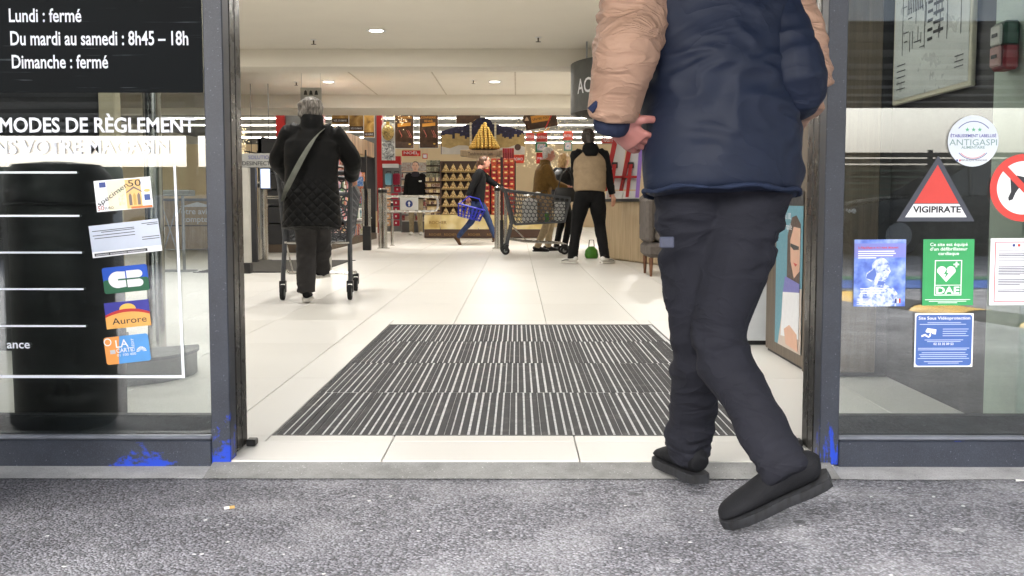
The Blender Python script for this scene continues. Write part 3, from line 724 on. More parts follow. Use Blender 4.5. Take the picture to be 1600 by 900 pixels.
# opening hours on a dark film
xl = P(0, 145, GY).x
oh = thing('opening_hours_panel', 'black film on the window with the white opening hours above the payment notice', 'sign', P(0, 145, GY - 0.0022))
mb = MB(); mb.box((-1.2, 0, 0), (P(317.5, 145, GY).x - xl, 0.0006, 2.38 - P(0, 145, GY).z))
t = NT('dark_film'); vec = t.coord((1, 1, 1), False); mp = t.n('ShaderNodeMapping'); mp.inputs['Rotation'].default_value = (0, 0.45, 0); mp.inputs['Scale'].default_value = (3, 1, 160); t.l(vec, mp.inputs['Vector'])
scr = t.math('MULTIPLY', t.maprange(t.noise(mp.outputs[0], 1.0, 2), 0.66, 0.72, 0, 1), t.maprange(t.noise(vec, 6), 0.5, 0.7, 0, 0.4))
c = t.mix(scr, t.ramp(t.noise(vec, 5), [(0.3, S(8, 12, 15)), (0.7, S(12, 17, 20))]), S(140, 148, 156)); t.col(c); t.b.inputs['Roughness'].default_value = 0.4; t.b.inputs['Specular IOR Level'].default_value = 0.05
mb.build('film', t.m, oh)
for body, x, y, h, wd in (('En libre service', 18, 2, 20, 128), ('Lundi : fermé', 18, 37.5, 20, 111), ('Du mardi au samedi : 8h45 – 18h', 19, 72.5, 21, 273), ('Dimanche : fermé', 20, 107.5, 20, 148)):
    stext(body, x, 145 - y, h, WHITEV, oh, wd, 1, 0.016)
pn = thing('payment_notice', 'white lettering and thin white lines listing ways to pay on the window', 'sign', P(0, 240, GY - 0.0022))
stext('MODES DE RÈGLEMENT', 1, 33, 22, WHITEV, pn, 302, 1, 0.022)
stext('DANS VOTRE MAGASIN', -50, 0, 21, WHITEV, pn, 312, 1, 0.022)
for y, x1 in ((269, 118), (336, 120), (393, 122), (450, 123), (508, 125)): sflat('rule_line', rect(-160, 240 - y - 1.5, x1, 240 - y + 1.5), 1, WHITEV, pn)
sflat('frame_line', [(268, -18), (271.5, -18), (278, -349), (273.5, -349)], 1, WHITEV, pn)
sflat('frame_line', rect(-160, -350, 278, -345.5), 2, WHITEV, pn)
stext('ance', 0, -303, 13, WHITEV, pn, 36, 1, 0.012)
# bank note
bn = sticker('banknote_sticker', 'orange and white specimen fifty euro note stuck on the window', 'sticker', 193, 303.5, 4.9)
sflat('paper', rect(-44, -24, 44, 24), 1, WHI, bn)
sflat('tint', rect(-25, -23, 4, 23), 2, pm('note_cream', (236, 226, 196)), bn); sflat('tint', rect(4, -23, 28, 22), 2, pm('note_orange', (233, 190, 120)), bn)
sflat('tint', rect(-8, -17, 2, 8), 3, m_print('note_map', [(0.3, S(236, 230, 200)), (0.6, S(196, 205, 170)), (0.8, S(236, 214, 90))], 120), bn)
sflat('flag', rect(-36, 13, -26, 21), 3, NAVYI, bn)
for k in range(3): sflat('arch', [(8 + k * 6.6, -18), (12.6 + k * 6.6, -18), (12.6 + k * 6.6, -3), (10.3 + k * 6.6, 1), (8 + k * 6.6, -3)], 4, pm('note_brown%d' % (k % 2), ((120, 104, 98), (196, 160, 84))[k % 2]), bn)
sflat('gable', [(5, 1), (17, 8), (29, 1), (29, 3), (17, 11), (5, 3)], 4, pm('note_brown0', (120, 104, 98)), bn)
sflat('hologram', rect(32, -12, 41, -3), 3, pm('holo', (70, 90, 150), 0.2), bn)
stext('50', 9, 11, 10, INK, bn, 20, 5); stext('50', -42, -22, 7, pm('note_red', (170, 70, 60)), bn, 10, 5); stext('EURO', -31, -21, 4, INK, bn, 14, 5)
stext('specimen', -39, -16, 8, INK, bn, 56, 5, 0, 30)
sflat('tint', rect(10, -23.5, 43, -20), 3, pm('note_edge', (205, 120, 60)), bn); sflat('tint', circ(37, 3, 5, 16, 2.5), 3, pm('note_orange', (233, 190, 120)), bn)
# cheque
cq = sticker('cheque_sticker', 'tilted grey-blue blank cheque stuck on the window under the banknote', 'sticker', 196, 372.5, 6.3)
sflat('paper', rect(-54.5, -25, 54.5, 25), 1, pm('cheque', (196, 204, 220)), cq); sflat('margin', rect(-54.5, -25, 54.5, -16), 2, WHI, cq)
for (a, b, y) in ((-50, 16, 16), (-36, 16, 13.5), (-50, 16, 9), (-48, 16, 4.5), (28, 53, 20), (36, 53, 17.5), (26, 53, -1), (26, 53, -4.5)): sflat('ruled_line', rect(a, y - 0.5, b, y + 0.5), 2, INK, cq)
sflat('number_strip', rect(-51, -23, 32, -18.5), 3, INK, cq); stext('000000001 00000000000 000000000000', -49, -22.3, 2.4, WHI, cq, 78, 4)
# bank cards
cb = sticker('card_sticker', 'blue and green payment card with white letters CB stuck on the window', 'sticker', 196.5, 436, 5.6)
def rrect(x0, z0, x1, z1, r, n=5):
    o = []
    for cx, cz, a in ((x1 - r, z1 - r, 0), (x0 + r, z1 - r, 90), (x0 + r, z0 + r, 180), (x1 - r, z0 + r, 270)):
        o += [(cx + r * math.cos(R(a + 90 * i / n)), cz + r * math.sin(R(a + 90 * i / n))) for i in range(n + 1)]
    return o
sflat('card', rrect(-35.5, -20.5, 35.5, 20.5, 4), 1, pm('card_blue', (18, 80, 190)), cb)
sflat('green_half', rrect(-35.5, -20.5, 35.5, 1, 4), 2, pm('card_green', (26, 92, 62)), cb)
def arc_pts(cx, cz, rx, rz, a0, a1, n=14): return [(cx + rx * math.cos(R(a0 + (a1 - a0) * i / n)), cz + rz * math.sin(R(a0 + (a1 - a0) * i / n))) for i in range(n + 1)]
sflat('letter_c', arc_pts(-12, 0, 15, 13, 75, 285) + [(0, -12), (0, -1.2), (-12, -1.2), (-12, 1.2), (0, 1.2), (0, 12)], 3, WHI, cb)
sflat('letter_b', [(2, 1.2)] + [(2, 13), (20, 13)] + arc_pts(20, 7, 7, 6, 90, -80) + [(20, 1.2)], 3, WHI, cb)
sflat('letter_b', [(2, -1.2), (20, -1.2)] + arc_pts(20, -7, 7, 6, 80, -90) + [(20, -13), (2, -13)], 3, WHI, cb)
au = sticker('card_sticker', 'purple and orange card with a rising sun and the word Aurore', 'sticker', 199.5, 491, 5.6)
sflat('card', rect(-35, -20.5, 35, 20.5), 1, pm('card_purple', (52, 52, 150)), au)
sflat('sun', arc_pts(1, 8, 13, 9, 0, 180), 2, pm('card_sun', (240, 190, 90)), au)
sflat('red_arc', [(-35, -3), (-35, 1)] + [(x, 9 - 8 * (x / 35) ** 2) for x in range(-30, 31, 6)] + [(35, 1), (35, -3)], 3, pm('card_red', (190, 44, 46)), au)
sflat('orange_field', [(-35, -20.5), (-35, -2.5)] + [(x, 4 - 6.5 * (x / 35) ** 2) for x in range(-30, 31, 6)] + [(35, -2.5), (35, -20.5)], 4, pm('card_orange', (234, 174, 92)), au)
stext('Aurore', -25, -14, 10, INK, au, 54, 5)
lc = sticker('card_sticker', 'orange and blue store credit card, lowest of the stickers on the window', 'sticker', 199, 545.5, 6.3)
sflat('card', rrect(-35, -21.5, 35, 21.5, 4), 1, pm('card_sky', (84, 152, 218)), lc); sflat('orange_half', rrect(-35, -21.5, -16, 21.5, 4), 2, pm('card_amber', (232, 154, 78)), lc)
sflat('orange_half', [(-20, -21.5), (-16, -21.5), (-10, 21.5), (-20, 21.5)], 3, pm('card_amber', (232, 154, 78)), lc)
stext('LA', -17, 4, 12, WHI, lc, 20, 4, 0.01); stext('CARTE', -17, -4, 6.5, WHI, lc, 26, 4, 0.01); stext('CRÉDIT', 12, -4, 4, WHI, lc, 20, 4, 0, 90)
stext('01 100 400', -17, -10, 4, WHI, lc, 30, 4); sflat('chip', rect(-27, -5, -19, 1), 4, pm('chip', (200, 200, 205), 0.25), lc)
for k in range(9):
    a = R(10 + 20 * k); sflat('ray', [(22 + 2 * math.cos(a), -6 + 2 * math.sin(a)), (22 + 8 * math.cos(a - .12), -6 + 8 * math.sin(a - .12)), (22 + 8 * math.cos(a + .12), -6 + 8 * math.sin(a + .12))], 4, WHI, lc)
ringpoly_mesh(-29 * KP, 14 * KP, 4.5 * KP, 6 * KP, -0.0024, 24, th=0.0005).build('emblem', WHI, lc)
# right window ------------------------------------------------------
ag = sticker('round_sticker', 'round frosted white anti-waste label on the window above the warning triangle', 'sticker', 1520.5, 220.5, 0)
sflat('disc', circ(0, 0, 39, 48), 1, mat('frosted_vinyl', S(206, 214, 224), 0.4, 0, 0.05), ag)
ringpoly_mesh(0, 0, 29.5 * KP, 30.6 * KP, -0.0011, 40, 40, 140, 0.0005).build('arc', NAVYI, ag); ringpoly_mesh(0, 0, 27.5 * KP, 28.4 * KP, -0.0011, 40, 220, 320, 0.0005).build('arc', NAVYI, ag)
ringpoly_mesh(0, 0, 25.8 * KP, 26.5 * KP, -0.0011, 40, 225, 315, 0.0005).build('arc', REDI, ag)
for k in (-1, 0, 1):
    pts = [(k * 9.5 + (3.6 if i % 2 == 0 else 1.5) * math.sin(i * math.pi / 5), 17.5 + (3.6 if i % 2 == 0 else 1.5) * math.cos(i * math.pi / 5)) for i in range(10)]
    sflat('star', pts, 2, pm('star_green', (90, 170, 130)), ag)
stext('ÉTABLISSEMENT LABELLISÉ', -35, 6, 4.5, pm('violet', (70, 66, 150)), ag, 70, 2, 0.02); stext('ANTIGASPI', -36.5, -6.5, 9.5, pm('grey_ink', (120, 150, 145)), ag, 73, 2); stext('ALIMENTAIRE', -18, -11.5, 4, pm('grey_ink', (120, 150, 145)), ag, 36, 2, 0.02)
stext('RÉPUBLIQUE FRANÇAISE', -18, -30.5, 2.6, INK, ag, 40, 2); sflat('flag', rect(-25, -31, -22.5, -28), 2, NAVYI, ag); sflat('flag', rect(-20.5, -31, -18.5, -28), 2, REDI, ag)
vg = sticker('triangle_sign', 'dark grey and red triangular VIGIPIRATE sign on the window', 'sign', 1461.5, 346, 0)
sflat('border', [(-60, 0), (60.5, 0), (1.5, 101)], 1, pm('slate', (58, 62, 74)), vg)
sflat('red_field', [(-33.5, 28), (35, 28), (1, 87)], 2, REDI, vg); sflat('white_band', [(-47, 6.5), (48, 6.5), (35.7, 27), (-34.3, 27)], 2, WHI, vg)
stext('VIGIPIRATE', -35.5, 14, 9.3, INK, vg, 74, 3, 0.035)
nd = sticker('no_dogs_sign', 'round red-ringed no dogs sign on the window at the edge of the picture', 'sign', 1599, 293.5, 0)
sflat('disc', circ(0, 0, 46, 48), 1, WHI, nd)
dog = [(-22, 24), (-17, 17), (-10, 19), (8, 15), (24, 17), (30, 28), (35, 26), (42, 21), (41, 17), (33, 14), (31, 4), (31, -18), (25, -18), (24, -2), (8, -3), (-6, 1), (-12, -8), (-16, -18), (-22, -20), (-23, -15), (-19, -6), (-20, 8)]
sflat('dog', dog, 2, INK, nd)
ringpoly_mesh(0, 0, 41 * KP, 52 * KP, -0.0017, 60, th=0.0006).build('ring', REDI, nd)
sflat('slash', [(-35, 28), (-28, 35), (35, -28), (28, -35)], 4, REDI, nd)
mp_ = sticker('bust_poster', 'blue civic poster with a pale stone bust beside the defibrillator notice', 'poster', 1374.5, 426.5, 0.4)
sflat('sheet', rect(-40, -52, 40, 52), 1, m_print('poster_blue', [(0.3, S(66, 92, 190)), (0.5, S(110, 140, 222)), (0.75, S(176, 196, 240))], 26, 3), mp_)
sflat('title_band', rect(-40, 24, 40, 46), 2, pm('lilac', (128, 134, 208)), mp_)
bust = [(-30, -52), (-34, -38), (-26, -26), (-10, -20), (-7, -12), (-12, -14), (-22, -8), (-20, 0), (-12, 6), (-12, 14), (-6, 21), (2, 24), (8, 22), (14, 16), (15, 8), (17, 2), (14, -2), (12, -10), (8, -14), (9, -18), (22, -24), (28, -32), (26, -52)]
t = NT('bust_print'); n = t.noise(t.coord((1, 1, 1)), 60, 4, 0.6); t.col(t.ramp(n, [(0.36, S(92, 120, 196)), (0.5, S(190, 204, 238)), (0.66, S(232, 238, 250))])); sflat('bust', bust, 2, t.m, mp_)
sflat('shade', [(-12, 4), (-20, -2), (-21, -8), (-9, -12), (-5, -2), (-8, 8)], 3, pm('bust_blue', (92, 118, 196)), mp_); sflat('shade', [(4, 4), (8, 5), (8, 3)], 3, pm('bust_dark', (58, 78, 150)), mp_); sflat('shade', [(11, 4), (14, 5), (14, 3)], 3, pm('bust_dark', (58, 78, 150)), mp_); sflat('shade', [(7, -7), (12, -6.5), (7, -8)], 3, pm('bust_dark', (58, 78, 150)), mp_); sflat('shade', [(-2, -12), (9, -14), (6, -19), (-4, -19)], 3, pm('bust_blue', (92, 118, 196)), mp_)
stext('La République se vit à visage découvert', -34, 38, 3.2, REDI, mp_, 62, 3, 0.02)
for k, w in enumerate((56, 58, 54, 28)): sflat('text_line', rect(-34, 33 - k * 3.4, -34 + w, 34.6 - k * 3.4), 3, WHI, mp_)
for k, w in enumerate((38, 40, 32)): sflat('text_line', rect(-30, -25 - k * 3.6, -30 + w, -23.6 - k * 3.6), 4, WHI, mp_)
for k in range(4): sflat('text_line', rect(-35, -41 - k * 2.7, -12, -40 - k * 2.7), 4, WHI, mp_)
sflat('flag', rect(24, -47, 27, -40), 4, NAVYI, mp_); sflat('flag', rect(27, -47, 30, -40), 5, WHI, mp_); sflat('flag', rect(30, -47, 33, -40), 4, REDI, mp_)
da = sticker('defibrillator_notice', 'green defibrillator notice with a white heart and the letters DAE', 'notice', 1481.5, 425.5, 0.4)
sflat('sheet', rect(-39.5, -51.5, 39.5, 51.5), 1, pm('dae_green', (52, 158, 92)), da)
for b, y, w in (('Ce site est équipé', 41, 58), ("d'un défibrillateur", 34, 58), ('cardiaque', 27, 32)): stext(b, -w / 2, y, 5, WHI, da, w, 2, 0.012)
for r_ in (rect(-21, -36, 21, -34.6), rect(-21, 17.6, 21, 19), rect(-21, -20.5, 21, -19.5)): sflat('frame_line', r_, 2, WHI, da)
for r_ in (rect(-21, -34.5, -19.6, 17.5), rect(19.6, -34.5, 21, 17.5)): sflat('frame_line', r_, 2, WHI, da)
heart = [(-3, -15)] + arc_pts(-10, 2.5, 7.3, 7, 200, 20, 10) + arc_pts(4, 2.5, 7.3, 7, 160, -20, 10)
sflat('heart', heart, 2, WHI, da); sflat('bolt', [(-2, 6), (-7, -3), (-3.5, -2.5), (-6, -10), (1, -0.5), (-2.5, -1)], 3, pm('dae_green', (52, 158, 92)), da)
sflat('plus', rect(8, 11, 16.5, 13.4), 2, WHI, da); sflat('plus', rect(11.1, 7.8, 13.5, 16.4), 3, WHI, da)
stext('DAE', -18, -33, 10.5, WHI, da, 36, 2, 0.03)
for k, w in enumerate((70, 58, 30)): sflat('text_line', rect(-w / 2, -43 - k * 2.5, w / 2, -42 - k * 2.5), 2, WHI, da)
wn_ = sticker('rules_notice', 'white red-bordered notice of rules in fine print beside the green notice', 'notice', 1594, 424.5, 0.4)
sflat('sheet', rect(-47, -52, 47, 52), 1, WHI, wn_)
for r_ in (rect(-40, -46.6, 40, -45.4), rect(-40, 45.4, 40, 46.6), rect(-40, -45.3, -38.8, 45.3), rect(38.8, -45.3, 40, 45.3)): sflat('border_line', r_, 2, pm('notice_red', (190, 60, 74)), wn_)
sflat('flag', rect(-13, 39, -9, 43), 2, NAVYI, wn_); sflat('flag', rect(-5, 39, -1, 43), 2, REDI, wn_)
for k, (y, w, b) in enumerate(((33, 66, 1), (27, 68, 2), (24.5, 68, 2), (22, 68, 1), (19.5, 68, 1), (17, 60, 1), (7, 68, 2), (4.5, 68, 2), (2, 68, 2), (-.5, 68, 2), (-3, 60, 2), (-5.5, 34, 2), (-13, 68, 2), (-15.5, 68, 2), (-18, 66, 2), (-20.5, 34, 2), (-29, 68, 2), (-31.5, 60, 2))): sflat('text_line', rect(-34, y, -34 + w, y + 0.6 * b + 0.2), 2, pm('grey_text', (96, 96, 110)), wn_)
vp = sticker('surveillance_notice', 'blue video surveillance notice with a white camera, lowest on the window', 'notice', 1474.5, 531.5, 0.3)
sflat('sheet', rect(-45.5, -42, 45.5, 42), 1, WHI, vp); sflat('blue_field', rrect(-43.5, -40, 43.5, 40, 5), 2, pm('vp_blue', (66, 100, 168)), vp)
stext('Site Sous Vidéoprotection', -40, 32.5, 4.6, WHI, vp, 80, 3, 0.012); stext('02 32 35 09 53', -16, -7.5, 3.6, WHI, vp, 31, 3, 0.01)
sflat('camera_icon', [(-29, 14), (-26, 19), (-12, 17), (-13, 9), (-18, 10), (-19, 12), (-27, 12)], 3, WHI, vp); sflat('camera_icon', [(-35, 8), (-29, 10), (-24, 6), (-22, 11), (-20, 11), (-21, 6), (-24, 4), (-30, 7), (-35, 5)], 4, WHI, vp)
for k, (a, b, y) in enumerate(((-26, 26, 27), (-38, 34, 24.5), (-2, 38, 17), (-2, 36, 13.5), (-2, 34, 10), (-2, 38, 6.5), (-30, 30, 0), (-26, 26, -2.5), (-40, 40, -13), (-40, 36, -15.5), (-34, 34, -20), (-38, 38, -23), (-36, 36, -26), (-40, 40, -29), (-30, 30, -34), (-24, 24, -36.5))): sflat('text_line', rect(a, y, b, y + 0.9), 3, pm('vp_pale', (190, 204, 232)), vp)

# ------------------------------------------------------------------ things behind the hours window
bin_c = G(97, 652); bin_c = V((P(95, 560, 3.72).x, 3.80, 0))
bi = thing('litter_bin', 'tall black round litter bin behind the window below the payment notice', 'bin', bin_c)
BIN = mat('bin_black', S(16, 18, 20), 0.6, 0, 0.25, 6)
mb = MB(); mb.lathe((0, 0, 0), [(0.165, 0), (0.185, 0.02), (0.188, 0.3), (0.186, 0.78)], 36); mb.build('drum', BIN, bi, True)
mb = MB(); mb.lathe((0, 0, 0), [(0.193, 0.781), (0.198, 0.82), (0.19, 0.9), (0.15, 0.945), (0.05, 0.955), (0.002, 0.955)], 36); mb.build('lid', BIN, bi, True)
mb = MB(); mb.tube([(0.1935 * math.cos(a), 0.1935 * math.sin(a), 0.775) for a in [i * math.pi / 18 for i in range(36)]], 0.007, 6, closed=True); mb.build('rim_band', RUBB, bi, True)
ob_ = copy_tree(bi); ob_.location = (-1.66, 2.62, -0.03); ob_['label'] = 'added copy of the black round litter bin outside, darkening the reflection in the hours window'; ob_['group'] = 'litter bins'; bi['group'] = 'litter bins'  # second bin added out of view to keep this part of the reflection dark
pb_ = thing('dark_partition', 'dark wall panel inside the hall behind the litter bin', 'partition', (-3.6, 5.7, 0))
mb = MB(); mb.box((-1.6, 0, 0), (P(160, 300, 5.7).x + 3.6, 0.08, HA - 0.002)); mb.build('panel', DARKW, pb_)
mb = MB(); mb.box((-1.6, -0.02, 0.02), (P(160, 300, 5.7).x + 3.6, -0.002, 0.12)); mb.build('skirting', BLACK, pb_)
ca = thing('hall_column', 'slim cream square column behind the window beside the dark panel', 'column', (P(175, 300, 5.66).x, 5.66, 0))
mb = MB(); mb.bbox((-0.043, -0.043, 0), (0.043, 0.043, HA - 0.002), 0.006); mb.build('shaft', mat('column_cream', S(190, 180, 152), 0.6), ca)
mb = MB(); mb.bbox((-0.05, -0.05, 0), (0.05, 0.05, 0.1), 0.004); mb.build('foot', GREYW, ca)
cb2 = thing('hall_column', 'shiny round steel column behind the window left of the doorway', 'column', (P(240, 300, 5.5).x, 5.5, 0))
mb = MB(); mb.cyl((0, 0, 0), (0, 0, HA - 0.002), 0.045, n=24); mb.build('shaft', STEEL, cb2, True)
mb = MB(); mb.lathe((0, 0, 0), [(0.075, 0), (0.075, 0.012), (0.047, 0.02)], 24); mb.build('foot', STEEL, cb2, True)
rg = thing('round_plinth', 'low grey quarter-round plinth on the floor behind the card stickers', 'plinth', (P(180, 560, 4.75).x, 4.9, 0))
mb = MB(); mb.prism(arc_pts(0, 0, 0.3, 0.36, -95, 30, 18) + [(0, 0)], 0.0, 0.10, 'z'); mb.build('body', mat('plinth_grey', S(112, 114, 112), 0.6), rg)
mb = MB(); mb.prism(arc_pts(0, 0, 0.31, 0.37, -95, 30, 18) + [(0, 0)], 0.101, 0.115, 'z'); mb.build('top_plate', mat('plinth_top', S(84, 86, 86), 0.5), rg)
q = G(310, 391)
fd = thing('feedback_desk', 'pale wood desk front with white words about your opinion behind the window', 'desk', (q.x, q.y, 0))
mb = MB(); mb.bbox((-0.55, 0, 0.02), (0.75, 0.5, 0.82), 0.01); mb.build('body', OAK, fd); mb = MB(); mb.bbox((-0.58, -0.03, 0.821), (0.78, 0.53, 0.86), 0.006); mb.build('top', GREYW, fd)
mb = MB(); mb.box((-0.552, -0.003, 0.40), (0.752, -0.001, 0.415)); mb.build('groove', DARKW, fd)
text('Votre avis', 0.14, (-0.36, -0.006, 0.60), WHI, fd, 0.01); text('compte', 0.14, (-0.26, -0.006, 0.47), WHI, fd, 0.01)
flat('arrow', [(-0.3, 0.72), (0.3, 0.72), (0.0, 0.8)], -0.004, WHI, fd)
q = G(276, 424)
st_ = thing('tubular_stand', 'grey tubular stand with crossed legs behind the window', 'stand', (q.x, q.y, 0))
for x in (-0.15, 0.02, 0.09):
    mb = MB(); mb.cyl((x, 0, 0), (x, 0, 0.86), 0.018, n=10); mb.build('leg', ALU, st_, True)
mb = MB(); mb.tube([(-0.15, 0, 0.2), (0.02, 0.0, 0.75)], 0.008, 6); mb.tube([(-0.15, 0, 0.75), (0.02, 0.0, 0.2)], 0.008, 6); mb.build('brace', ALU, st_)
mb = MB(); mb.bbox((-0.3, -0.12, 0.861), (0.2, 0.12, 0.93), 0.01); mb.build('tray', GREYW, st_)
mb = MB(); mb.bbox((-0.2, -0.15, 0), (0.2, 0.15, 0.012), 0.003); mb.build('base_plate', GREYW, st_)

# ------------------------------------------------------------------ things behind the notice window
nw = thing('nook_wall', 'dark side wall behind the notice window', 'wall', (1.66, 3.56, 0))
mb = MB(); mb.box((0, 0.26, 0), (0.1, 1.3, HA - 0.002)); mb.build('panel', DARKW, nw)
mb = MB(); mb.bbox((-0.012, 0, 0), (0.11, 0.255, HA - 0.002), 0.004); mb.build('end_post', mat('pale_green_post', S(176, 190, 176), 0.5), nw)
mb = MB(); mb.box((-0.33, 1.301, 0), (2.0, 1.316, HA - 0.002)); mb.build('back_panel', DARKW, nw)
ep = thing('evacuation_plan', 'large framed white evacuation plan hung on the dark side wall', 'framed plan', (1.655, 4.40, 1.2))
mb = MB(); mb.bbox((-0.02, -0.42, 0), (0, 0.4, 0.78), 0.004); mb.build('frame', mat('plan_frame', S(206, 200, 178), 0.4), ep)
mb = MB(); mb.box((-0.0225, -0.40, 0.02), (-0.0205, 0.38, 0.76)); mb.build('sheet', mat('plan_paper', S(196, 200, 196), 0.3), ep)
random.seed(3); mb = MB()
def pl(y0, z0, y1, z1, w=0.004): mb.box((-0.0242, min(y0, y1), min(z0, z1)), (-0.0232, max(y0, y1) + (w if y0 == y1 else 0), max(z0, z1) + (w if z0 == z1 else 0)))
for k in range(9): pl(0.06 + k * 0.02, 0.36, 0.06 + k * 0.02, 0.66, 0.007)
for k in range(12): pl(-0.16, 0.24 + k * 0.036, -0.06, 0.24 + k * 0.036, 0.012); pl(-0.05, 0.22 + k * 0.036, 0.0, 0.22 + k * 0.036, 0.012)
for k in range(60):
    y, z = random.uniform(-0.3, 0.3), random.uniform(0.2, 0.72)
    if random.random() < 0.5: pl(y, z, y + random.uniform(0.02, 0.08), z)
    else: pl(y, z, y, z + random.uniform(0.02, 0.09))
for y in (-0.2, 0.03, 0.28, -0.33): pl(y, 0.2, y, 0.73)
for k in range(5): pl(0.24, 0.06 + k * 0.025, 0.34, 0.06 + k * 0.025)
for k in range(3): pl(-0.36, 0.08 + k * 0.02, -0.28, 0.08 + k * 0.02)
mb.build('plan_lines', INK, ep)
for nm, py, c, lab in (('call_point', 55, (28, 66, 50), 'green emergency call box on the wall above the notices'), ('call_point', 88, (128, 30, 36), 'red fire alarm call box on the wall above the notices')):
    b = P(1560, py, 3.66)
    cp = thing(nm, lab, 'alarm box', (1.646, 3.67, b.z))
    mb = MB(); mb.bbox((-0.05, -0.05, -0.045), (0, 0.05, 0.045), 0.008); mb.build('housing', mat('box_%d' % c[0], S(*c), 0.4), cp)
    mb = MB(); mb.bbox((-0.062, -0.038, -0.034), (-0.051, 0.038, 0.034), 0.005); mb.build('cover', mat('clear_cover_%d' % c[0], S(190, 192, 186) if c[0] < 100 else S(176, 140, 136), 0.15), cp)
    mb = MB(); mb.box((-0.0645, -0.02, -0.006), (-0.0625, 0.02, 0.006)); mb.build('mark', INK, cp)
# copy booth with poster, white cabinet
bo = thing('copy_booth', 'brown wood booth side with a copy service poster right of the doorway', 'booth', (1.325, 4.88, 0))
mb = MB(); mb.bbox((0.002, 0, 0.012), (0.30, 0.90, 2.2), 0.004); mb.build('body', BROWNW, bo)
mb = MB(); mb.bbox((-0.04, -0.035, 0.02), (0.28, -0.002, 2.2), 0.004); mb.build('end_board', BROWNW, bo)
mb = MB(); mb.box((0.01, 0.01, 0.0), (0.29, 0.88, 0.011)); mb.build('plinth', DARKW, bo)
pz0, pz1 = 0.07, 0.765
pp = thing('copy_poster', 'blue poster of a woman with glasses holding a sheet of paper, hung on the booth', 'poster', (1.325, 4.88, 0))
def yz(name, poly, layer, m_):                                 # shapes on the booth's side; y runs away from the door
    b_ = MB(); b_.prism(poly, -0.004 - 0.0012 * layer, -0.003 - 0.0012 * layer + 0.0006, 'x'); return b_.build(name, m_, pp)
yz('sheet', [(0.16, pz0), (0.67, pz0), (0.67, pz1), (0.16, pz1)], 0, pm('poster_teal', (92, 150, 168)))
yz('header', [(0.16, pz1 + 0.005), (0.67, pz1 + 0.005), (0.67, pz1 + 0.07), (0.16, pz1 + 0.07)], 0, INK)
yz('hair', [(0.2, 0.30), (0.44, 0.32), (0.44, 0.62), (0.36, 0.71), (0.28, 0.72), (0.2, 0.68)], 1, pm('hair_brown', (72, 52, 42)))
yz('face', [(0.2, 0.46), (0.3, 0.42), (0.37, 0.5), (0.38, 0.6), (0.32, 0.665), (0.2, 0.66)], 2, pm('face', (222, 176, 150)))
yz('glasses', [(0.22, 0.575), (0.37, 0.585), (0.37, 0.57), (0.31, 0.555), (0.22, 0.56)], 3, INK); yz('mouth', [(0.24, 0.49), (0.31, 0.495), (0.275, 0.478)], 3, REDI)
yz('blouse', [(0.16, pz0), (0.6, pz0), (0.52, 0.24), (0.40, 0.36), (0.16, 0.38)], 1, pm('blouse', (206, 190, 178)))
yz('paper', [(0.19, 0.14), (0.53, 0.12), (0.5, 0.34), (0.19, 0.36)], 4, WHI); yz('fold', [(0.19, 0.36), (0.5, 0.34), (0.46, 0.42), (0.19, 0.40)], 4, pm('violet_paper', (118, 118, 190)))
yz('hand', [(0.2, 0.08), (0.42, 0.09), (0.46, 0.16), (0.36, 0.19), (0.22, 0.16)], 5, pm('face', (222, 176, 150)))
for b, z, y1 in (('copie ou 100,', 0.70, 0.62), ('simple et rapide', 0.65, 0.65)):
    me = text_mesh(b, 0.045, 0.006)
    for v in me.vertices: v.co = V((-0.0062, y1 - v.co.x, v.co.z))
    o = put('lettering', me, WHI, pp); o.location = (0, 0, z)
wc = thing('white_cabinet', 'narrow white metal cabinet with a black lock behind the booth', 'cabinet', (1.23, 5.94, 0))
mb = MB(); mb.bbox((-0.02, 0, 0.025), (0.34, 0.4, 1.02), 0.006); mb.build('body', mat('cabinet_white', S(206, 210, 214), 0.4), wc)
mb = MB(); mb.box((-0.01, 0.02, 0), (0.33, 0.38, 0.024)); mb.build('plinth', BLACK, wc)
q = P(1183, 428, 5.93); mb = MB(); mb.bbox((0.055, -0.02, 0.33), (0.09, -0.002, 0.47), 0.004); lk = mb.build('lock', BLACK, wc)
mb = MB(); mb.lathe((0.072, -0.022, 0.36), [(0.002, -0.003), (0.009, -0.003), (0.009, 0.0015)], 12, 'y'); mb.build('barrel', STEEL, lk)
# ------------------------------------------------------------------ hall furniture: disinfecting portal, gates
def vx(px, Y): return P(px, 318, Y).x
po = thing('hand_gel_portal', 'grey portal with a sign about disinfecting hands left of the woman with the trolley', 'portal', (vx(384, 12.1), 12.1, 0))
mb = MB(); mb.bbox((-0.05, -0.05, 0.0), (0.045, 0.05, P(384, 262, 12.1).z), 0.006); mb.build('post', mat('portal_grey', S(176, 174, 166), 0.45), po)
mb = MB(); mb.bbox((-0.056, -0.056, 0.0), (0.051, 0.056, 0.12), 0.004); mb.build('foot', BLACK, po)
z0, z1 = P(384, 262, 12.1).z, P(384, 240, 12.1).z
mb = MB(); mb.bbox((-0.12, -0.05, z0 + 0.002), (0.95, 0.05, z1), 0.006); mb.build('sign_board', mat('portal_sign', S(150, 150, 146), 0.5), po)
mb = MB(); mb.bbox((0.85, -0.05, 0.0), (0.94, 0.05, z0), 0.006); mb.build('post', MATS['portal_grey'], po)
text('SOLUTION HYDROALCOOLIQUE', 0.055, (0.05, -0.052, z0 + 0.093), pm('sign_blue', (60, 66, 130)), po, 0.006); text('DESINFECTEZ VOS MAINS', 0.062, (-0.02, -0.052, z0 + 0.025), INK, po, 0.012)
sc_ = thing('information_screen', 'small lit blue screen on a dark column behind the gel portal', 'screen', (vx(396, 14.2), 14.2, 0))
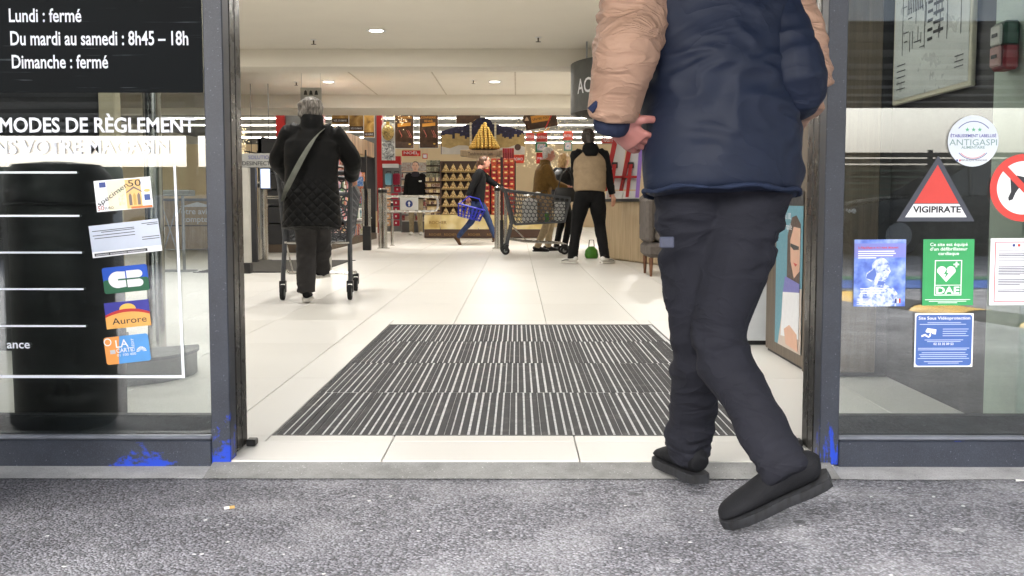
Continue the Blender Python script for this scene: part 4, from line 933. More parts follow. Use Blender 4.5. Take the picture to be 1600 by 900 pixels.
mb = MB(); mb.bbox((-0.1, 0, 0.0), (0.03, 0.1, 1.25), 0.006); mb.build('column', DARKW, sc_)
mb = MB(); mb.bbox((0.05, 0.2, P(0, 296, 14.4).z), (0.18, 0.24, P(0, 262, 14.4).z), 0.004); mb.build('casing', BLACK, sc_)
mb = MB(); mb.box((0.055, 0.196, P(0, 294, 14.4).z), (0.175, 0.199, P(0, 264, 14.4).z)); mb.build('display', mat('screen_glow', S(176, 196, 236), 0.3, 0, 0.25, 8, emit=0.25), sc_)
mb = MB(); mb.box((0.035, 0.21, 0.3), (0.05, 0.23, 1.25)); mb.build('bracket', GREYW, sc_)
gm = thing('floor_mat', 'dark grey floor mat in front of the gel portal', 'mat', (-2.2, 13.5, 0.0005))
mb = MB(); mb.bbox((-1.4, -1.25, 0), (-0.05, 1.25, 0.012), 0.004); mb.build('pile', m_cloth('mat_pile', S(74, 72, 68), 120, 0.5), gm)
mb = MB(); mb.box((-1.45, -1.3, 0), (0, -1.252, 0.008)); mb.box((-1.45, 1.252, 0), (0, 1.3, 0.008)); mb.build('border', RUBB, gm)
def steel_post(px, py, ztop, r=0.055, lab='', dx=0):
    g = G(px, py); o = thing('gate_post', lab, 'gate post', (g.x, g.y, 0), 0, 'steel gate posts')
    m_ = MB(); m_.cyl((0, 0, 0.0), (0, 0, ztop), r, n=20); m_.build('tube', STEEL, o, True)
    m_ = MB(); m_.lathe((0, 0, 0), [(r * 1.8, 0), (r * 1.8, 0.008), (r * 1.05, 0.012)], 20); m_.build('flange', STEEL, o, True)
    m_ = MB(); m_.lathe((0, 0, ztop), [(r * 1.02, -0.07), (r * 1.04, -0.068), (r * 1.04, -0.02), (r * 1.02, -0.018)], 20); m_.build('band', BLACK, o)
    m_ = MB(); m_.lathe((0, 0, ztop), [(r * 1.01, 0.0), (r * 0.7, 0.012), (0.002, 0.014)], 20); m_.build('cap', STEEL, o, True)
    return o
pL = steel_post(412, 407, 1.06, 0.065, 'thick steel gate post beside the blue screen')
mb = MB(); mb.tube([(0.02, 0, 0.86), (0.95, 0.1, 0.86)], 0.02, 8); mb.build('rail', STEEL, pL, True)
# antenna pedestal (black) and posts left of the swing gate
gq = G(573, 391)
an = thing('antenna_pedestal', 'dark antenna pedestal with a black foot beside the magazine stand', 'antenna', (gq.x, gq.y, 0))
mb = MB(); mb.bbox((-0.06, -0.05, 0.0), (0.075, 0.05, 0.40), 0.01); mb.build('foot', BLACK, an)
mb = MB(); mb.cyl((-0.045, 0, 0.4), (-0.045, 0, 1.02), 0.032, n=14); mb.cyl((0.045, 0, 0.4), (0.045, 0, 1.02), 0.032, n=14); mb.build('tube', STEEL, an, True)
mb = MB(); mb.bbox((-0.012, -0.03, 0.4), (0.012, 0.03, 1.66), 0.004); mb.build('blade', BLACK, an)
p2_ = steel_post(601, 388, 1.03, 0.05, 'steel gate post carrying the hinge of the swing gate'); p3_ = steel_post(594, 388.2, 1.03, 0.028, 'thin steel post standing against the hinge post'); p4_ = steel_post(613, 384, 0.80, 0.026, 'short steel post under the swing gate')
sg = thing('swing_gate', 'chrome swing gate arm with a white plate and blue arrow disc', 'gate', (p2_.location.x, p2_.location.y, 0))
Yg = p2_.location.y
def gp(px, py): q_ = P(px, py, Yg); return (q_.x - p2_.location.x, -0.08, q_.z)
mb = MB(); arm = [gp(604, 307), gp(675, 307)] + [gp(680 + 5 * math.sin(R(a)), 318.5 - 11.5 * math.cos(R(a))) for a in (20, 60, 90, 120, 160)] + [gp(675, 330), gp(606, 330)]
mb.tube(arm, 0.02, 8); mb.build('arm', mat('white_chrome', S(214, 212, 206), 0.25, 0.6), sg, True)
mb = MB(); mb.box(gp(626, 328.5), (gp(654, 308.5)[0], -0.07, gp(654, 308.5)[2])); plt = mb.build('plate', WHITE, sg)
c0 = gp(640, 318.5); flat('disc', circ(c0[0], c0[2], 0.062), -0.084, NAVYI, sg)
flat('arrow', [(c0[0] - .01, c0[2] - .042), (c0[0] + .01, c0[2] - .042), (c0[0] + .01, c0[2] + .005), (c0[0] + .026, c0[2] + .005), (c0[0], c0[2] + .045), (c0[0] - .026, c0[2] + .005), (c0[0] - .01, c0[2] + .005)], -0.087, WHI, sg)
p5_ = steel_post(777, 388, 1.06, 0.05, 'steel gate post left of the grey shopping trolley'); p6_ = steel_post(790, 392, 1.0, 0.03, 'slim steel post at the wheels of the grey shopping trolley')
gq = G(784, 390); an2 = thing('antenna_pedestal', 'slim black antenna standing before the red boxes', 'antenna', (gq.x, gq.y, 0))
mb = MB(); mb.bbox((-0.03, -0.03, 0), (0.03, 0.03, 0.5), 0.005); mb.build('foot', BLACK, an2); mb = MB(); mb.bbox((-0.022, -0.02, 0.501), (0.022, 0.02, 1.55), 0.005); mb.build('blade', mat('dark_red_blade', S(60, 34, 34), 0.4), an2)

# ------------------------------------------------------------------ aisle shelf on the left
random.seed(11)
PAL = [S(*c) for c in ((190, 40, 40), (226, 196, 90), (40, 90, 150), (236, 232, 224), (80, 130, 70), (200, 120, 60), (120, 70, 50), (210, 160, 170), (60, 60, 64), (228, 214, 190), (150, 30, 50), (90, 150, 170))]
gx = -3.12; gy0, gy1 = 17.2, 24.2
go = thing('aisle_shelf', 'long stocked aisle shelf with a wood-look header beside the woman with the trolley', 'shelf', (gx, gy0, 0))
mb = MB(); mb.box((-0.95, 0, 0.14), (-0.9, gy1 - gy0, 1.78)); mb.build('back_panel', GREYW, go)
mb = MB(); mb.bbox((-0.9, 0.0, 0.0), (-0.0, gy1 - gy0, 0.13), 0.005); mb.build('plinth', mat('shelf_plinth', S(84, 70, 56), 0.6), go)
for k, z in enumerate((0.45, 0.72, 0.98, 1.24, 1.5)):
    mb = MB(); mb.bbox((-0.9, 0, z), (-0.1 - 0.06 * k, gy1 - gy0, z + 0.025), 0.003); mb.build('shelf_board', WHITE, go)
for y in (0, 2.33, 4.66, gy1 - gy0 - 0.04):
    mb = MB(); mb.bbox((-0.96, y, 0.132), (-0.02 if y > 6 else -0.35, y + 0.04, 1.8), 0.003); mb.build('upright', DARKW, go)
HEADW = m_print('wood_header', [(0.3, S(120, 80, 48)), (0.5, S(190, 148, 104)), (0.7, S(216, 184, 144))], 1.0, 5, 0.3, (6, 5, 1.2))
for k in range(3):
    a = k * (gy1 - gy0) / 3; mb = MB(); mb.bbox((-0.12, a + 0.01, 1.78), (-0.04, a + (gy1 - gy0) / 3 - 0.01, 2.10), 0.004); mb.build('header_board', HEADW, go)
def goods(name, lab, boxes):
    m_ = MB()
    for a, b, c in boxes: m_.box(a, b, 0, c)
    return tag(m_.build(name, PACK, None, False, True), lab, 'goods', kind='stuff')
bx = []
for k, z in enumerate((0.131, 0.476, 0.746, 1.006, 1.266, 1.526)):
    y = gy0 + 0.06; xf = gx - 0.13 - 0.055 * max(0, k - 1)
    while y < gy1 - 0.12:
        w = random.uniform(0.07, 0.17); h = random.uniform(0.13, 0.225)
        bx.append(((xf - 0.3, y, z), (xf - random.uniform(0, 0.03), y + w - 0.008, z + h), random.choice(PAL))); y += w
goods('shelf_goods', 'mixed colourful packaged goods lined up on the aisle shelf', bx)
# magazine stand with two framed pictures, rack of bags
q = G(575, 376.5)
ms = thing('magazine_stand', 'low stand with comic pictures on its front at the end of the aisle shelf', 'display stand', (q.x, q.y, 0))
mb = MB(); mb.box((-0.62, 0, 0.0), (0.0, 0.35, 0.09)); mb.box((-0.14, -0.003, 0.0), (0.0, -0.001, 0.09), 1); mb.build('base', [mat('stand_brown', S(84, 64, 46), 0.6), RED], ms)
def pq(px, py): r_ = P(px, py, q.y - 0.02); return (r_.x - q.x, r_.z)
PICA = m_print('comic_boats', [(0.32, S(60, 84, 92)), (0.45, S(140, 170, 180)), (0.56, S(206, 214, 206)), (0.7, S(96, 86, 66))], 9, 5, dist=1.2); PICB = m_print('comic_cars', [(0.3, S(120, 160, 100)), (0.46, S(206, 200, 150)), (0.55, S(226, 226, 214)), (0.66, S(180, 76, 52))], 10, 5, dist=1.0); PICC = m_print('comic_dark', [(0.3, S(60, 40, 30)), (0.5, S(120, 100, 50)), (0.65, S(184, 60, 44))], 12, 5, dist=1.0)
for (x0, y0, x1, y1, m1) in ((549, 325, 574, 346, PICA), (549, 347, 576, 368, PICB), (538, 326, 547.5, 353, PICC)):
    a, b = pq(x0, y1), pq(x1, y0); flat('card', [(a[0], a[1]), (b[0], a[1]), (b[0], b[1]), (a[0], b[1])], -0.03, WHITE, ms, 0.02); m_ = 0.03
    flat('picture', [(a[0] + m_, a[1] + m_), (b[0] - m_, a[1] + m_), (b[0] - m_, b[1] - m_), (a[0] + m_, b[1] - m_)], -0.034, m1, ms)
mb = MB(); mb.box((-0.62, 0.0, 0.091), (0.0, 0.3, 0.72)); mb.build('body', GREYW, ms)
bx = []
for k in range(30):
    px, py = random.uniform(541, 572), random.uniform(270, 322); c = P(px, py, q.y + 0.02); w, h = random.uniform(.04, .07), random.uniform(.06, .12)
    bx.append(((c.x - w, q.y + 0.01 + k * 0.006, max(0.73, c.z - h)), (c.x + w, q.y + 0.015 + k * 0.006, max(0.8, c.z + h)), random.choice(PAL)))
goods('hanging_bags', 'clear bags and colourful packs hanging over the magazine stand', bx)
# ------------------------------------------------------------------ red portal, suitcases
rp = thing('red_portal', 'red and grey portal frame behind the hinge post of the swing gate', 'portal', (0, 27.5, 0))
def rq(px, py, Y=27.5): r_ = P(px, py, Y); return r_.x, r_.z
def pbox(parent, name, m_, x0, y0, x1, y1, Y, d=0.06, off=0.0):
    a, b = P(x0, y1, Y), P(x1, y0, Y); L0 = parent.location
    m2 = MB(); m2.box((a.x - L0.x, Y - L0.y + off, a.z - L0.z), (b.x - L0.x, Y - L0.y + off + d, b.z - L0.z)); return m2.build(name, m_, parent)
pbox(rp, 'column', RED, 590, 178, 597, 364, 27.5, 0.3); pbox(rp, 'crossbeam', RED, 597.3, 244, 626, 257, 27.5, 0.2); pbox(rp, 'panel', GREYW, 597.3, 257.3, 626, 362, 27.5, 0.1, 0.1); pbox(rp, 'panel', GREYW, 569, 178, 589.7, 330, 27.5, 0.1, 0.1)
pbox(rp, 'ledge', WHITE, 597.3, 256, 622, 262, 27.3, 0.15)
rc = thing('red_column', 'red pillar standing behind the shoulder of the woman with the trolley', 'pillar', (0, 27.5, 0))
pbox(rc, 'shaft', RED, 434, 178, 444, 364, 27.5, 0.3); pbox(rc, 'shaft', RED, 495, 178, 505, 364, 27.5, 0.3); pbox(rc, 'cladding', GREYW, 444.3, 178, 494.7, 364, 27.5, 0.1, 0.15)
GIFT = mat('gift_red', S(176, 28, 58), 0.35, 0, 0.1)
def suitcase(px0, py0, px1, py1, m_, lab):
    a, b = P(px0, py1, 27.2), P(px1, py0, 27.2); w, h = b.x - a.x, b.z - a.z
    o = thing('suitcase', lab, 'suitcase', ((a.x + b.x) / 2, 27.2, a.z))
    m2 = MB(); m2.bbox((-w / 2, -0.08, 0.03), (w / 2, 0.1, h), 0.03); m2.build('shell', m_, o, True)
    for k in range(4): 
        m2 = MB(); m2.bbox((-w / 2 + w * (k + .5) / 4.5, -0.088, 0.06), (-w / 2 + w * (k + .5) / 4.5 + 0.012, -0.079, h - 0.04), 0.003); m2.build('rib', m_, o)
    m2 = MB(); m2.tube([(-0.05, 0, h), (-0.05, 0, h + 0.05), (0.05, 0, h + 0.05), (0.05, 0, h)], 0.01, 6); m2.build('handle', BLACK, o)
    for s_ in (-1, 1):
        m2 = MB(); m2.lathe((s_ * w * .35 - 0.01, -0.05, 0.015), [(0.016, 0), (0.016, 0.02)], 10, 'x'); m2.build('wheel', RUBB, o)
    return o
suitcase(602, 271, 613, 291, mat('suit_blue', S(128, 186, 206), 0.35), 'light blue suitcase beside the red one under the red portal'); suitcase(614.5, 271, 625, 291, mat('suit_red', S(160, 26, 60), 0.35), 'crimson suitcase beside the light blue one under the red portal')
for k in range(6):
    py = 296 + k * 10.5
    for px, m_, nm, lab in ((619 + (2 if k in (0, 1) else 0) * (-1) ** k, GIFT, 'red', 'crimson gift pack hung %s below the crimson suitcase' % ('first', 'second', 'third', 'fourth', 'fifth', 'lowest')[k]), (606.5, mat('gift_peach', S(222, 178, 140), 0.4), 'peach', 'peach gift pack hung %s below the light blue suitcase' % ('first', 'second', 'third', 'fourth', 'fifth', 'lowest')[k])):
        c = P(px, py, 27.25); o = thing('gift_pack', lab, 'gift pack', (c.x, c.y, c.z - 0.07), 0, nm + ' gift packs on the hooks')
        mb = MB(); mb.bbox((-0.085 if nm == 'red' else -0.06, -0.04, 0), (0.085 if nm == 'red' else 0.06, 0.04, 0.14), 0.012); mb.build('pack', m_, o)
        flat('tag', rect(-0.02, 0.05, 0.02, 0.095), -0.043, WHITE, o)
# shelf rows behind the standing man
sb = thing('wall_shelf', 'white shelves with a patterned header behind the standing man', 'shelf', (vx(640, 29), 29, 0))
for k in range(7):
    mb = MB(); mb.box((-0.25, 0, 0.3 + k * 0.19), (0.5, 0.3, 0.325 + k * 0.19)); mb.build('shelf_board', WHITE, sb)
mb = MB(); mb.box((-0.27, 0.302, 0), (0.52, 0.34, 1.62)); mb.build('back_panel', GREYW, sb); mb = MB(); mb.box((-0.25, -0.05, 1.63), (0.5, 0.0, 1.86)); mb.build('header_board', m_print('header_floral', [(0.4, S(196, 196, 190)), (0.6, S(170, 150, 140))], 20), sb)
bx = []
for k in range(7):
    x = vx(640, 29) - 0.24
    while x < vx(640, 29) + 0.45:
        w = random.uniform(.05, .11); bx.append(((x, 29.02, 0.326 + k * 0.19), (x + w - .006, 29.2, 0.326 + k * 0.19 + random.uniform(.08, .15)), random.choice([S(226, 220, 206), S(190, 186, 176), S(150, 40, 44), S(206, 190, 160)]))); x += w
goods('shelf_goods', 'pale packs on the white shelves behind the standing man', bx)
# ------------------------------------------------------------------ seasonal chocolate display
DY = 24.4
ds = thing('chocolate_display', 'long brown and gold display stand behind the woman with the blue basket', 'display stand', (0, DY, 0))
DBR = mat('display_brown', S(76, 52, 38), 0.5, 0, 0.1); DGOLD = m_print('gold_panel', [(0.3, S(190, 160, 90)), (0.5, S(226, 206, 146)), (0.7, S(240, 228, 190))], 2.5, 2, 0.3)
pbox(ds, 'plinth', DBR, 663, 358.5, 848, 371.5, DY, 1.0)
for x0, x1 in ((663, 687.5), (688.5, 747), (748, 765), (766, 806), (807, 848)):
    pbox(ds, 'gold_front', DGOLD, x0, 336, x1, 358.2, DY, 0.04, 0.01)
pbox(ds, 'back_panel', DBR, 663, 250, 806, 335.6, DY, 0.04, 0.62); pbox(ds, 'divider', DBR, 687.2, 252, 689, 335.6, DY, 0.5, 0.06); pbox(ds, 'divider', DBR, 745.5, 252, 747, 335.6, DY, 0.5, 0.06)
o_ = text('ROCHER', 0.1, (P(668, 0, DY).x, -0.012 + 0.01, P(0, 350, DY).z), pm('dark_gold', (150, 116, 60)), ds, 0.01)
for px in (668, 692, 730, 760): text('ROCHER', 0.07, (P(px, 0, DY).x, -0.003, P(0, 368, DY).z), pm('dark_gold', (150, 116, 60)), ds, 0.01)
rows = [267, 280.5, 294, 307.5, 321, 334.5]
for y in rows: pbox(ds, 'tray', mat('tray_gold', S(150, 124, 76), 0.4, 0.3), 689.2, y, 745, y + 2, DY, 0.45, 0.08)
pyr = MB(); pyr.add([(-.078, -.05, 0), (.078, -.05, 0), (.078, .07, 0), (-.078, .07, 0), (0, .01, .165)], [(0, 3, 2, 1), (0, 1, 4), (1, 2, 4), (2, 3, 4), (3, 0, 4)])
pyr_me = pyr.mesh('box')
t = NT('gold_sweets'); vo = t.n('ShaderNodeTexVoronoi'); vo.inputs['Scale'].default_value = 32; t.l(t.coord(), vo.inputs['Vector']); t.col(t.ramp(vo.outputs['Distance'], [(0.1, S(244, 230, 188)), (0.5, S(220, 188, 122)), (0.8, S(120, 84, 48))])); t.b.inputs['Roughness'].default_value = 0.35; SWEET = t.m
dark = MB(); dark.box((-.078, .072, 0), (.078, .08, .165)); dark_me = dark.mesh('backing')
for r_, y in enumerate(rows):
    for k in range(5):
        c = P(696.5 + k * 11.7, y, DY + 0.2)
        o = thing('sweet_box', 'clear pyramid box of gold-wrapped sweets on tray %d of the display, counted from the top' % (r_ + 1) if False else 'clear pyramid box of gold sweets, %s from the left on the %s display tray' % (('first', 'second', 'third', 'fourth', 'fifth')[k], ('top', 'second', 'third', 'fourth', 'fifth', 'lowest')[r_]), 'sweet box', (c.x, DY + 0.2, c.z + 0.001), 0, 'pyramid boxes on the %s tray' % ('top', 'second', 'third', 'fourth', 'fifth', 'lowest')[r_])
        put('box', pyr_me, SWEET, o); put('backing', dark_me, DBR, o)
bx = []
for y in (283, 292, 301, 310, 319, 328, 335.5):
    for k in range(8):
        c = P(665 + k * 2.8, y, DY + 0.1); bx.append(((c.x, DY + 0.08, c.z), (c.x + 0.034, DY + 0.2, c.z + 0.085), random.choice([S(206, 180, 120), S(90, 52, 36), S(226, 210, 170), S(120, 76, 44)])))
for y in (256, 266, 276):
    for k in range(7):
        c = P(666 + k * 3.2, y + 2, DY + 0.3); bx.append(((c.x, DY + 0.28, c.z), (c.x + 0.038, DY + 0.36, c.z + 0.11), random.choice([S(110, 112, 84), S(150, 146, 110), S(84, 92, 70)])))
goods('display_goods', 'small jars and trays packed in the left end of the chocolate display', bx)
for k, y in enumerate((286, 296, 305, 314, 323, 332)): pbox(ds, 'shelf_board', mat('tray_gold', S(150, 124, 76)), 663.5, y - 0.6, 687, y + 0.6, DY, 0.4, 0.07)
PRAL = [mat('praline_%d' % i, S(*c), 0.35, 0, 0.35, 18) for i, c in enumerate(((176, 44, 28), (190, 74, 34), (150, 28, 26)))]
bxm = MB(); bxm.bbox((-.062, -.06, 0), (.062, .06, .125), .008); bx_me = [bxm.mesh('carton') for _ in range(3)]
lidm = MB(); lidm.box((-.03, -.0625, .05), (.03, -.0605, .085)); lid_me = lidm.mesh('label_patch'); GLDP = pm('pale_gold', (236, 200, 130))
for cx, n, y0, lab in ((752, 2, 338, 'red and orange praline box in the narrow stack beside the basket carrier'), (772, 4, 336, 'red and orange praline box in the wide stack behind the steel gate post')):
    for c_ in range(n):
        for r_ in range(9 if n == 2 else 10):
            lab = 'red praline box, %s up in the %s column of the %s stack' % ('lowest second third fourth fifth sixth seventh eighth ninth tenth'.split()[r_], 'first second third fourth'.split()[c_], 'narrow' if n == 2 else 'wide')
            b_ = P(cx + c_ * 9.2, y0, DY + 0.25); i = random.randrange(3)
            o = thing('praline_box', lab, 'box', (b_.x, DY + 0.25 + random.uniform(-.01, .01), b_.z + r_ * 0.127), 0, 'praline boxes in the ' + ('narrow' if n == 2 else 'wide') + ' stack')
            put('carton', bx_me[i], PRAL[i], o); put('label_patch', lid_me, GLDP, o)
for k in range(5):
    c = P(787 + k * 3.6, 258, DY + 0.45); o = thing('tall_red_box', 'tall red box, %s from the left on top of the praline stack' % ('first', 'second', 'third', 'fourth', 'fifth')[k], 'box', (c.x, DY + 0.4, c.z - 0.02), 0, 'tall red boxes on the stack')
    mb = MB(); mb.bbox((-.025, 0, 0), (.025, .15, .4), .004); mb.build('carton', GIFT if k % 2 else RED, o); flat('label_patch', rect(-.016, .1, .016, .3), -.002, pm('deep_red', (130, 18, 24)), o)
# skyline panel, arch, pyramid of gold balls
sk = thing('skyline_panel', 'night town skyline panel in gold behind the pyramid of gold balls', 'panel', (0, 25.6, 0))
def kq(px, py): r_ = P(px, py, 25.6); return (r_.x, r_.z)
top = [(689 + k * 2, 205 - 12 * math.sin(math.pi * k / 65)) for k in range(0, 66)]
flat('night_sky', [kq(689, 241)] + [kq(*p) for p in top] + [kq(820, 241)], 0.0, m_print('night_sky', [(0.4, S(22, 20, 46)), (0.66, S(44, 40, 80)), (0.72, S(200, 196, 190))], 16, 6), sk, 0.02)
random.seed(5); city = [kq(690, 236)]; x = 690
while x < 820:
    h = random.uniform(3, 12); w = random.uniform(2.5, 6); city += [kq(x, 220 - h), kq(min(820, x + w), 220 - h)]; x += w
city.append(kq(820, 236)); flat('town', city, -0.004, mat('town_gold', S(176, 150, 96), 0.5, 0, 0.25, 9), sk)
flat('snow', [kq(690, 241)] + [kq(690 + k * 13, 229 + 3 * math.sin(k * 1.9)) for k in range(11)] + [kq(820, 241)], -0.008, mat('print_snow', S(206, 200, 190), 0.5), sk)
flat('medallion', [(P(809, 230, 25.6).x + .075 * math.cos(a * .3), P(809, 230, 25.6).z + .075 * math.sin(a * .3)) for a in range(21)], -0.011, DBR, sk)
arch = [kq(738, 238)] + [kq(738, 196)] + [kq(754 - 16 * math.cos(R(a)), 196 - 12 * math.sin(R(a))) for a in range(10, 180, 12)] + [kq(770, 196), kq(773, 238)]
flat('arch_panel', arch, -0.05, m_print('arch_sky', [(0.4, S(16, 16, 40)), (0.7, S(40, 38, 74)), (0.75, S(210, 205, 200))], 14, 6), sk, 0.02)
for s_, xx in ((0, 735.5), (1, 774)):
    for k in range(9):
        a = kq(xx - 1.5, 236 - k * 5); b = kq(xx + 1.5, 231.6 - k * 5); flat('light_block', [(a[0], a[1]), (b[0], a[1]), (b[0], b[1]), (a[0], b[1])], -0.06, mat('pale_block', S(226, 216, 190), 0.4), sk, 0.02)
py = thing('gold_ball_pyramid', 'tall pyramid of gold foil balls on a wooden board above the display', 'pyramid', (P(757, 234, 25.2).x, 25.2, P(757, 233.5, 25.2).z))
rb = 0.043; z = rb; n = 8; mball = MB(); mball.ball((0, 0, 0), rb, 8, 6); ball_me = mball.mesh('gold_ball', True)
L = 11
for lv in range(L):
    rad = 0.32 * (1 - lv / (L - 0.6)); cnt = max(1, int(2 * math.pi * rad / (rb * 2.05)))
    for k in range(cnt):
        a = 2 * math.pi * (k + 0.5 * (lv % 2)) / cnt; put('gold_ball', ball_me, GOLD, py, (rad * math.cos(a), rad * math.sin(a), rb + lv * 0.054))
mb = MB(); mb.lathe((0, 0, 0), [(0.30, 0.0), (0.02, 0.56)], 20); mb.build('core', DBR, py)
wb_ = thing('wooden_board', 'wooden board with dark script lettering carrying the gold ball pyramid', 'board', (P(752, 239, 25.1).x, 25.1, P(752, 246, 25.1).z))
mb = MB(); mb.bbox((-0.48, -0.06, 0.03), (0.48, 0.5, 0.17), 0.01); mb.build('plank', OAK, wb_)
mb = MB(); mb.prism(arc_pts(0.0, 0.03, 0.36, 0.06, 180, 360, 14), -0.063, -0.03); mb.build('lower_lip', OAK, wb_)
text('Tendresse au Lait', 0.1, (-0.3, -0.066, 0.05), DBR, wb_, 0.008, fit=0.56)
mb = MB(); mb.bbox((-0.03, 0.1, -P(752, 246, 25.1).z + 0.2), (0.03, 0.16, 0.029), 0.004); mb.build('pole', OAK, wb_)
# red cabinets behind the pyramids, round mascot-free discs
fz = thing('red_chest', 'red-topped chest seen behind the pyramid boxes', 'chest', (P(716, 260, 28).x, 28, 0))
mb = MB(); mb.bbox((-0.28, 0, 0.2), (0.28, 0.5, 1.6), 0.01); mb.build('body', mat('chest_red', S(140, 20, 26), 0.4), fz); mb = MB(); mb.bbox((-0.3, -0.03, 1.601), (0.3, 0.5, 1.66), 0.006); mb.build('lid', WHITE, fz); mb = MB(); mb.bbox((-0.26, 0.05, 0), (0.26, 0.45, 0.199), 0.006); mb.build('foot', BLACK, fz)
# ------------------------------------------------------------------ hanging posters
PBR = m_print('poster_brown', [(0.35, S(62, 42, 30)), (0.62, S(88, 62, 44)), (0.72, S(140, 100, 66))], 9, 5); PGOLD = m_print('poster_gold', [(0.3, S(120, 84, 40)), (0.5, S(190, 146, 74)), (0.7, S(226, 196, 130))], 4, 4, dist=0.8)
def hang(name, lab, x0, y0, x1, y1, Y, m_, top=None, cat='poster', wires=True):
    """a poster hung from the ceiling; y0 may lie above the beam's lower edge"""
    a, b = P(x0, y1, Y), P(x1, y0, Y); w, h = b.x - a.x, b.z - a.z
    o = thing(name, lab, cat, ((a.x + b.x) / 2, Y, a.z))
    m2 = MB(); m2.box((-w / 2 - .012, 0, -.012), (w / 2 + .012, .012, h + .012)); m2.build('border', WHITE, o)
    flat('print', rect(-w / 2, 0, w / 2, h), -0.004, m_, o)
    for s_ in (-1, 1): m2 = MB(); m2.cyl((s_ * w * .4, 0.006, h + .012), (s_ * w * .4, 0.006, 4.69 - a.z), 0.003, n=5); m2.build('wire', ALU, o)
    return o, w, h
ORI = pm('orange_ink', (224, 156, 64))
def noel(lab, x0, y0, x1, y1, Y):
    o, w, h = hang('hanging_poster', lab, x0, y0, x1, y1, Y, PBR)
    text('CONFISERIES', .07, (-w * .42, -.008, h * .73), ORI, o, .01, fit=w * .84); text('DE NOËL', .07, (-w * .24, -.008, h * .64), ORI, o, .01, fit=w * .48)
    flat('price_band', [(-w * .36, h * .52), (w * .36, h * .55), (w * .36, h * .63), (-w * .36, h * .60)], -.008, ORI, o)
    for k, (u, v_) in enumerate(((-.28, .34), (.14, .34), (.24, .33))):
        m2 = MB(); m2.tube([(w * u, -.012, h * v_ + .1), (w * u + .07, -.012, h * v_ - .04), (w * u + .06, -.012, h * v_ - .07), (w * u + .04, -.012, h * v_ - .06)], .008, 6); m2.build('candy_cane', pm('cane', (214, 120, 104)), o)
    flat('emblem', [(w * .3 + .03 * math.cos(a), h * .1 + .02 * math.sin(a)) for a in [i * .6 for i in range(10)]], -.008, GOLD, o)
    return o
noel('brown Christmas sweets poster hanging next to the silver and gold bauble panel', 617.5, 168, 645.5, 231.5, 26.2); noel('brown Christmas sweets poster hanging just right of its twin, clear of the bauble panel', 656, 168, 684, 231, 26.6)
o, w, h = hang('hanging_poster', 'brown poster with a small logo, only its lower end showing above the gold pyramid', 713, 150, 750.5, 193, 26.0, PBR); flat('emblem', [(w * .22, h * .1), (w * .32, h * .16), (w * .38, h * .1), (w * .3, h * .05)], -.008, GOLD, o)
o, w, h = hang('hanging_poster', 'tilted brown poster with an orange ribbon hanging above the grey-haired shopper', 822, 150, 872, 200, 25.0, PBR); o.rotation_euler = (0, R(-9), 0)
flat('price_band', rect(-w * .3, h * .2, w * .3, h * .42), -.008, ORI, o); text('DE NOËL', .1, (-w * .2, -.009, h * .46), ORI, o, .01, fit=w * .4); text('UN PEU FOU', .07, (-w * .25, -.013, h * .27), INK, o, .01, fit=w * .5)
mb = MB(); mb.tube([(-.05 + .2 * math.cos(a), -.06, -.03 + .06 * math.sin(a)) for a in [math.pi + i * .4 for i in range(9)]], .018, 6); mb.build('ribbon', pm('ribbon', (216, 166, 84)), o, True)
mb = MB(); mb.tube([(w * .1, -.02, -.02), (w * .45, -.02, h * .5)], .016, 6); mb.build('candy_cane', REDI, o)
ch = P(823, 187, 25); bb = thing('brown_badge', 'round-cornered brown badge with a praline beside the tilted poster', 'badge', (ch.x, 24.95, ch.z))
flat('disc', circ(0, 0, .1), 0, DBR, bb, .012); flat('praline', [(-.05, -.03), (.05, -.03), (.03, .02), (0, .06), (-.03, .02)], -.003, pm('pale_brown', (206, 178, 150)), bb)
for (x0, y0, x1, y1, Y, lab) in ((519, 150, 544, 193.5, 22.9 + 1.5, 'gold framed poster highest of the three hung beside the shoulder of the black coat'), (546, 150, 567, 205.5, 25.2, 'gold framed poster in the middle of the three above the aisle shelf'), (569, 150, 584, 214.5, 26.4, 'gold framed poster lowest of the three above the aisle shelf')):
    o, w, h = hang('hanging_poster', lab, x0, y0, x1, y1, Y, PGOLD); flat('caption_band', rect(-w / 2, .03, w / 2, .12), -.008, DBR, o); text('NOËL GOURMAND', .06, (-w * .4, -.012, .05), WHI, o, .006, fit=w * .8)
bp = thing('bauble_panel', 'white arched panel with a gold bauble over silver foil hanging by the red portal', 'panel', (P(607, 250, 26.8).x, 26.8, P(607, 250.5, 26.8).z))
hp = P(607, 190, 26.8).z - P(607, 250.5, 26.8).z; wp = .165
flat('board', [(-wp, 0), (wp, 0), (wp, hp * .86)] + [(wp * math.cos(R(a)), hp * .86 + hp * .14 * math.sin(R(a))) for a in range(15, 180, 15)] + [(-wp, hp * .86)], 0, WHITE, bp, .015)
flat('foil_picture', rect(-wp + .01, .0, wp - .02, hp * .5), -.004, m_print('silver_foil', [(0.35, S(70, 74, 76)), (0.5, S(170, 172, 172)), (0.65, S(232, 232, 230))], 14, 5, dist=1.5), bp)
mb = MB(); mb.ball((0, -.05, hp * .72), (.15, .05, .2), 18, 12); mb.build('bauble', mat('bauble_gold', S(196, 170, 110), 0.25, 0.7, 0.2, 4), bp, True); mb = MB(); mb.bbox((-.04, -.08, hp * .9), (.04, -.02, hp * 1.0), .01); mb.build('bauble_cap', GOLD, bp)
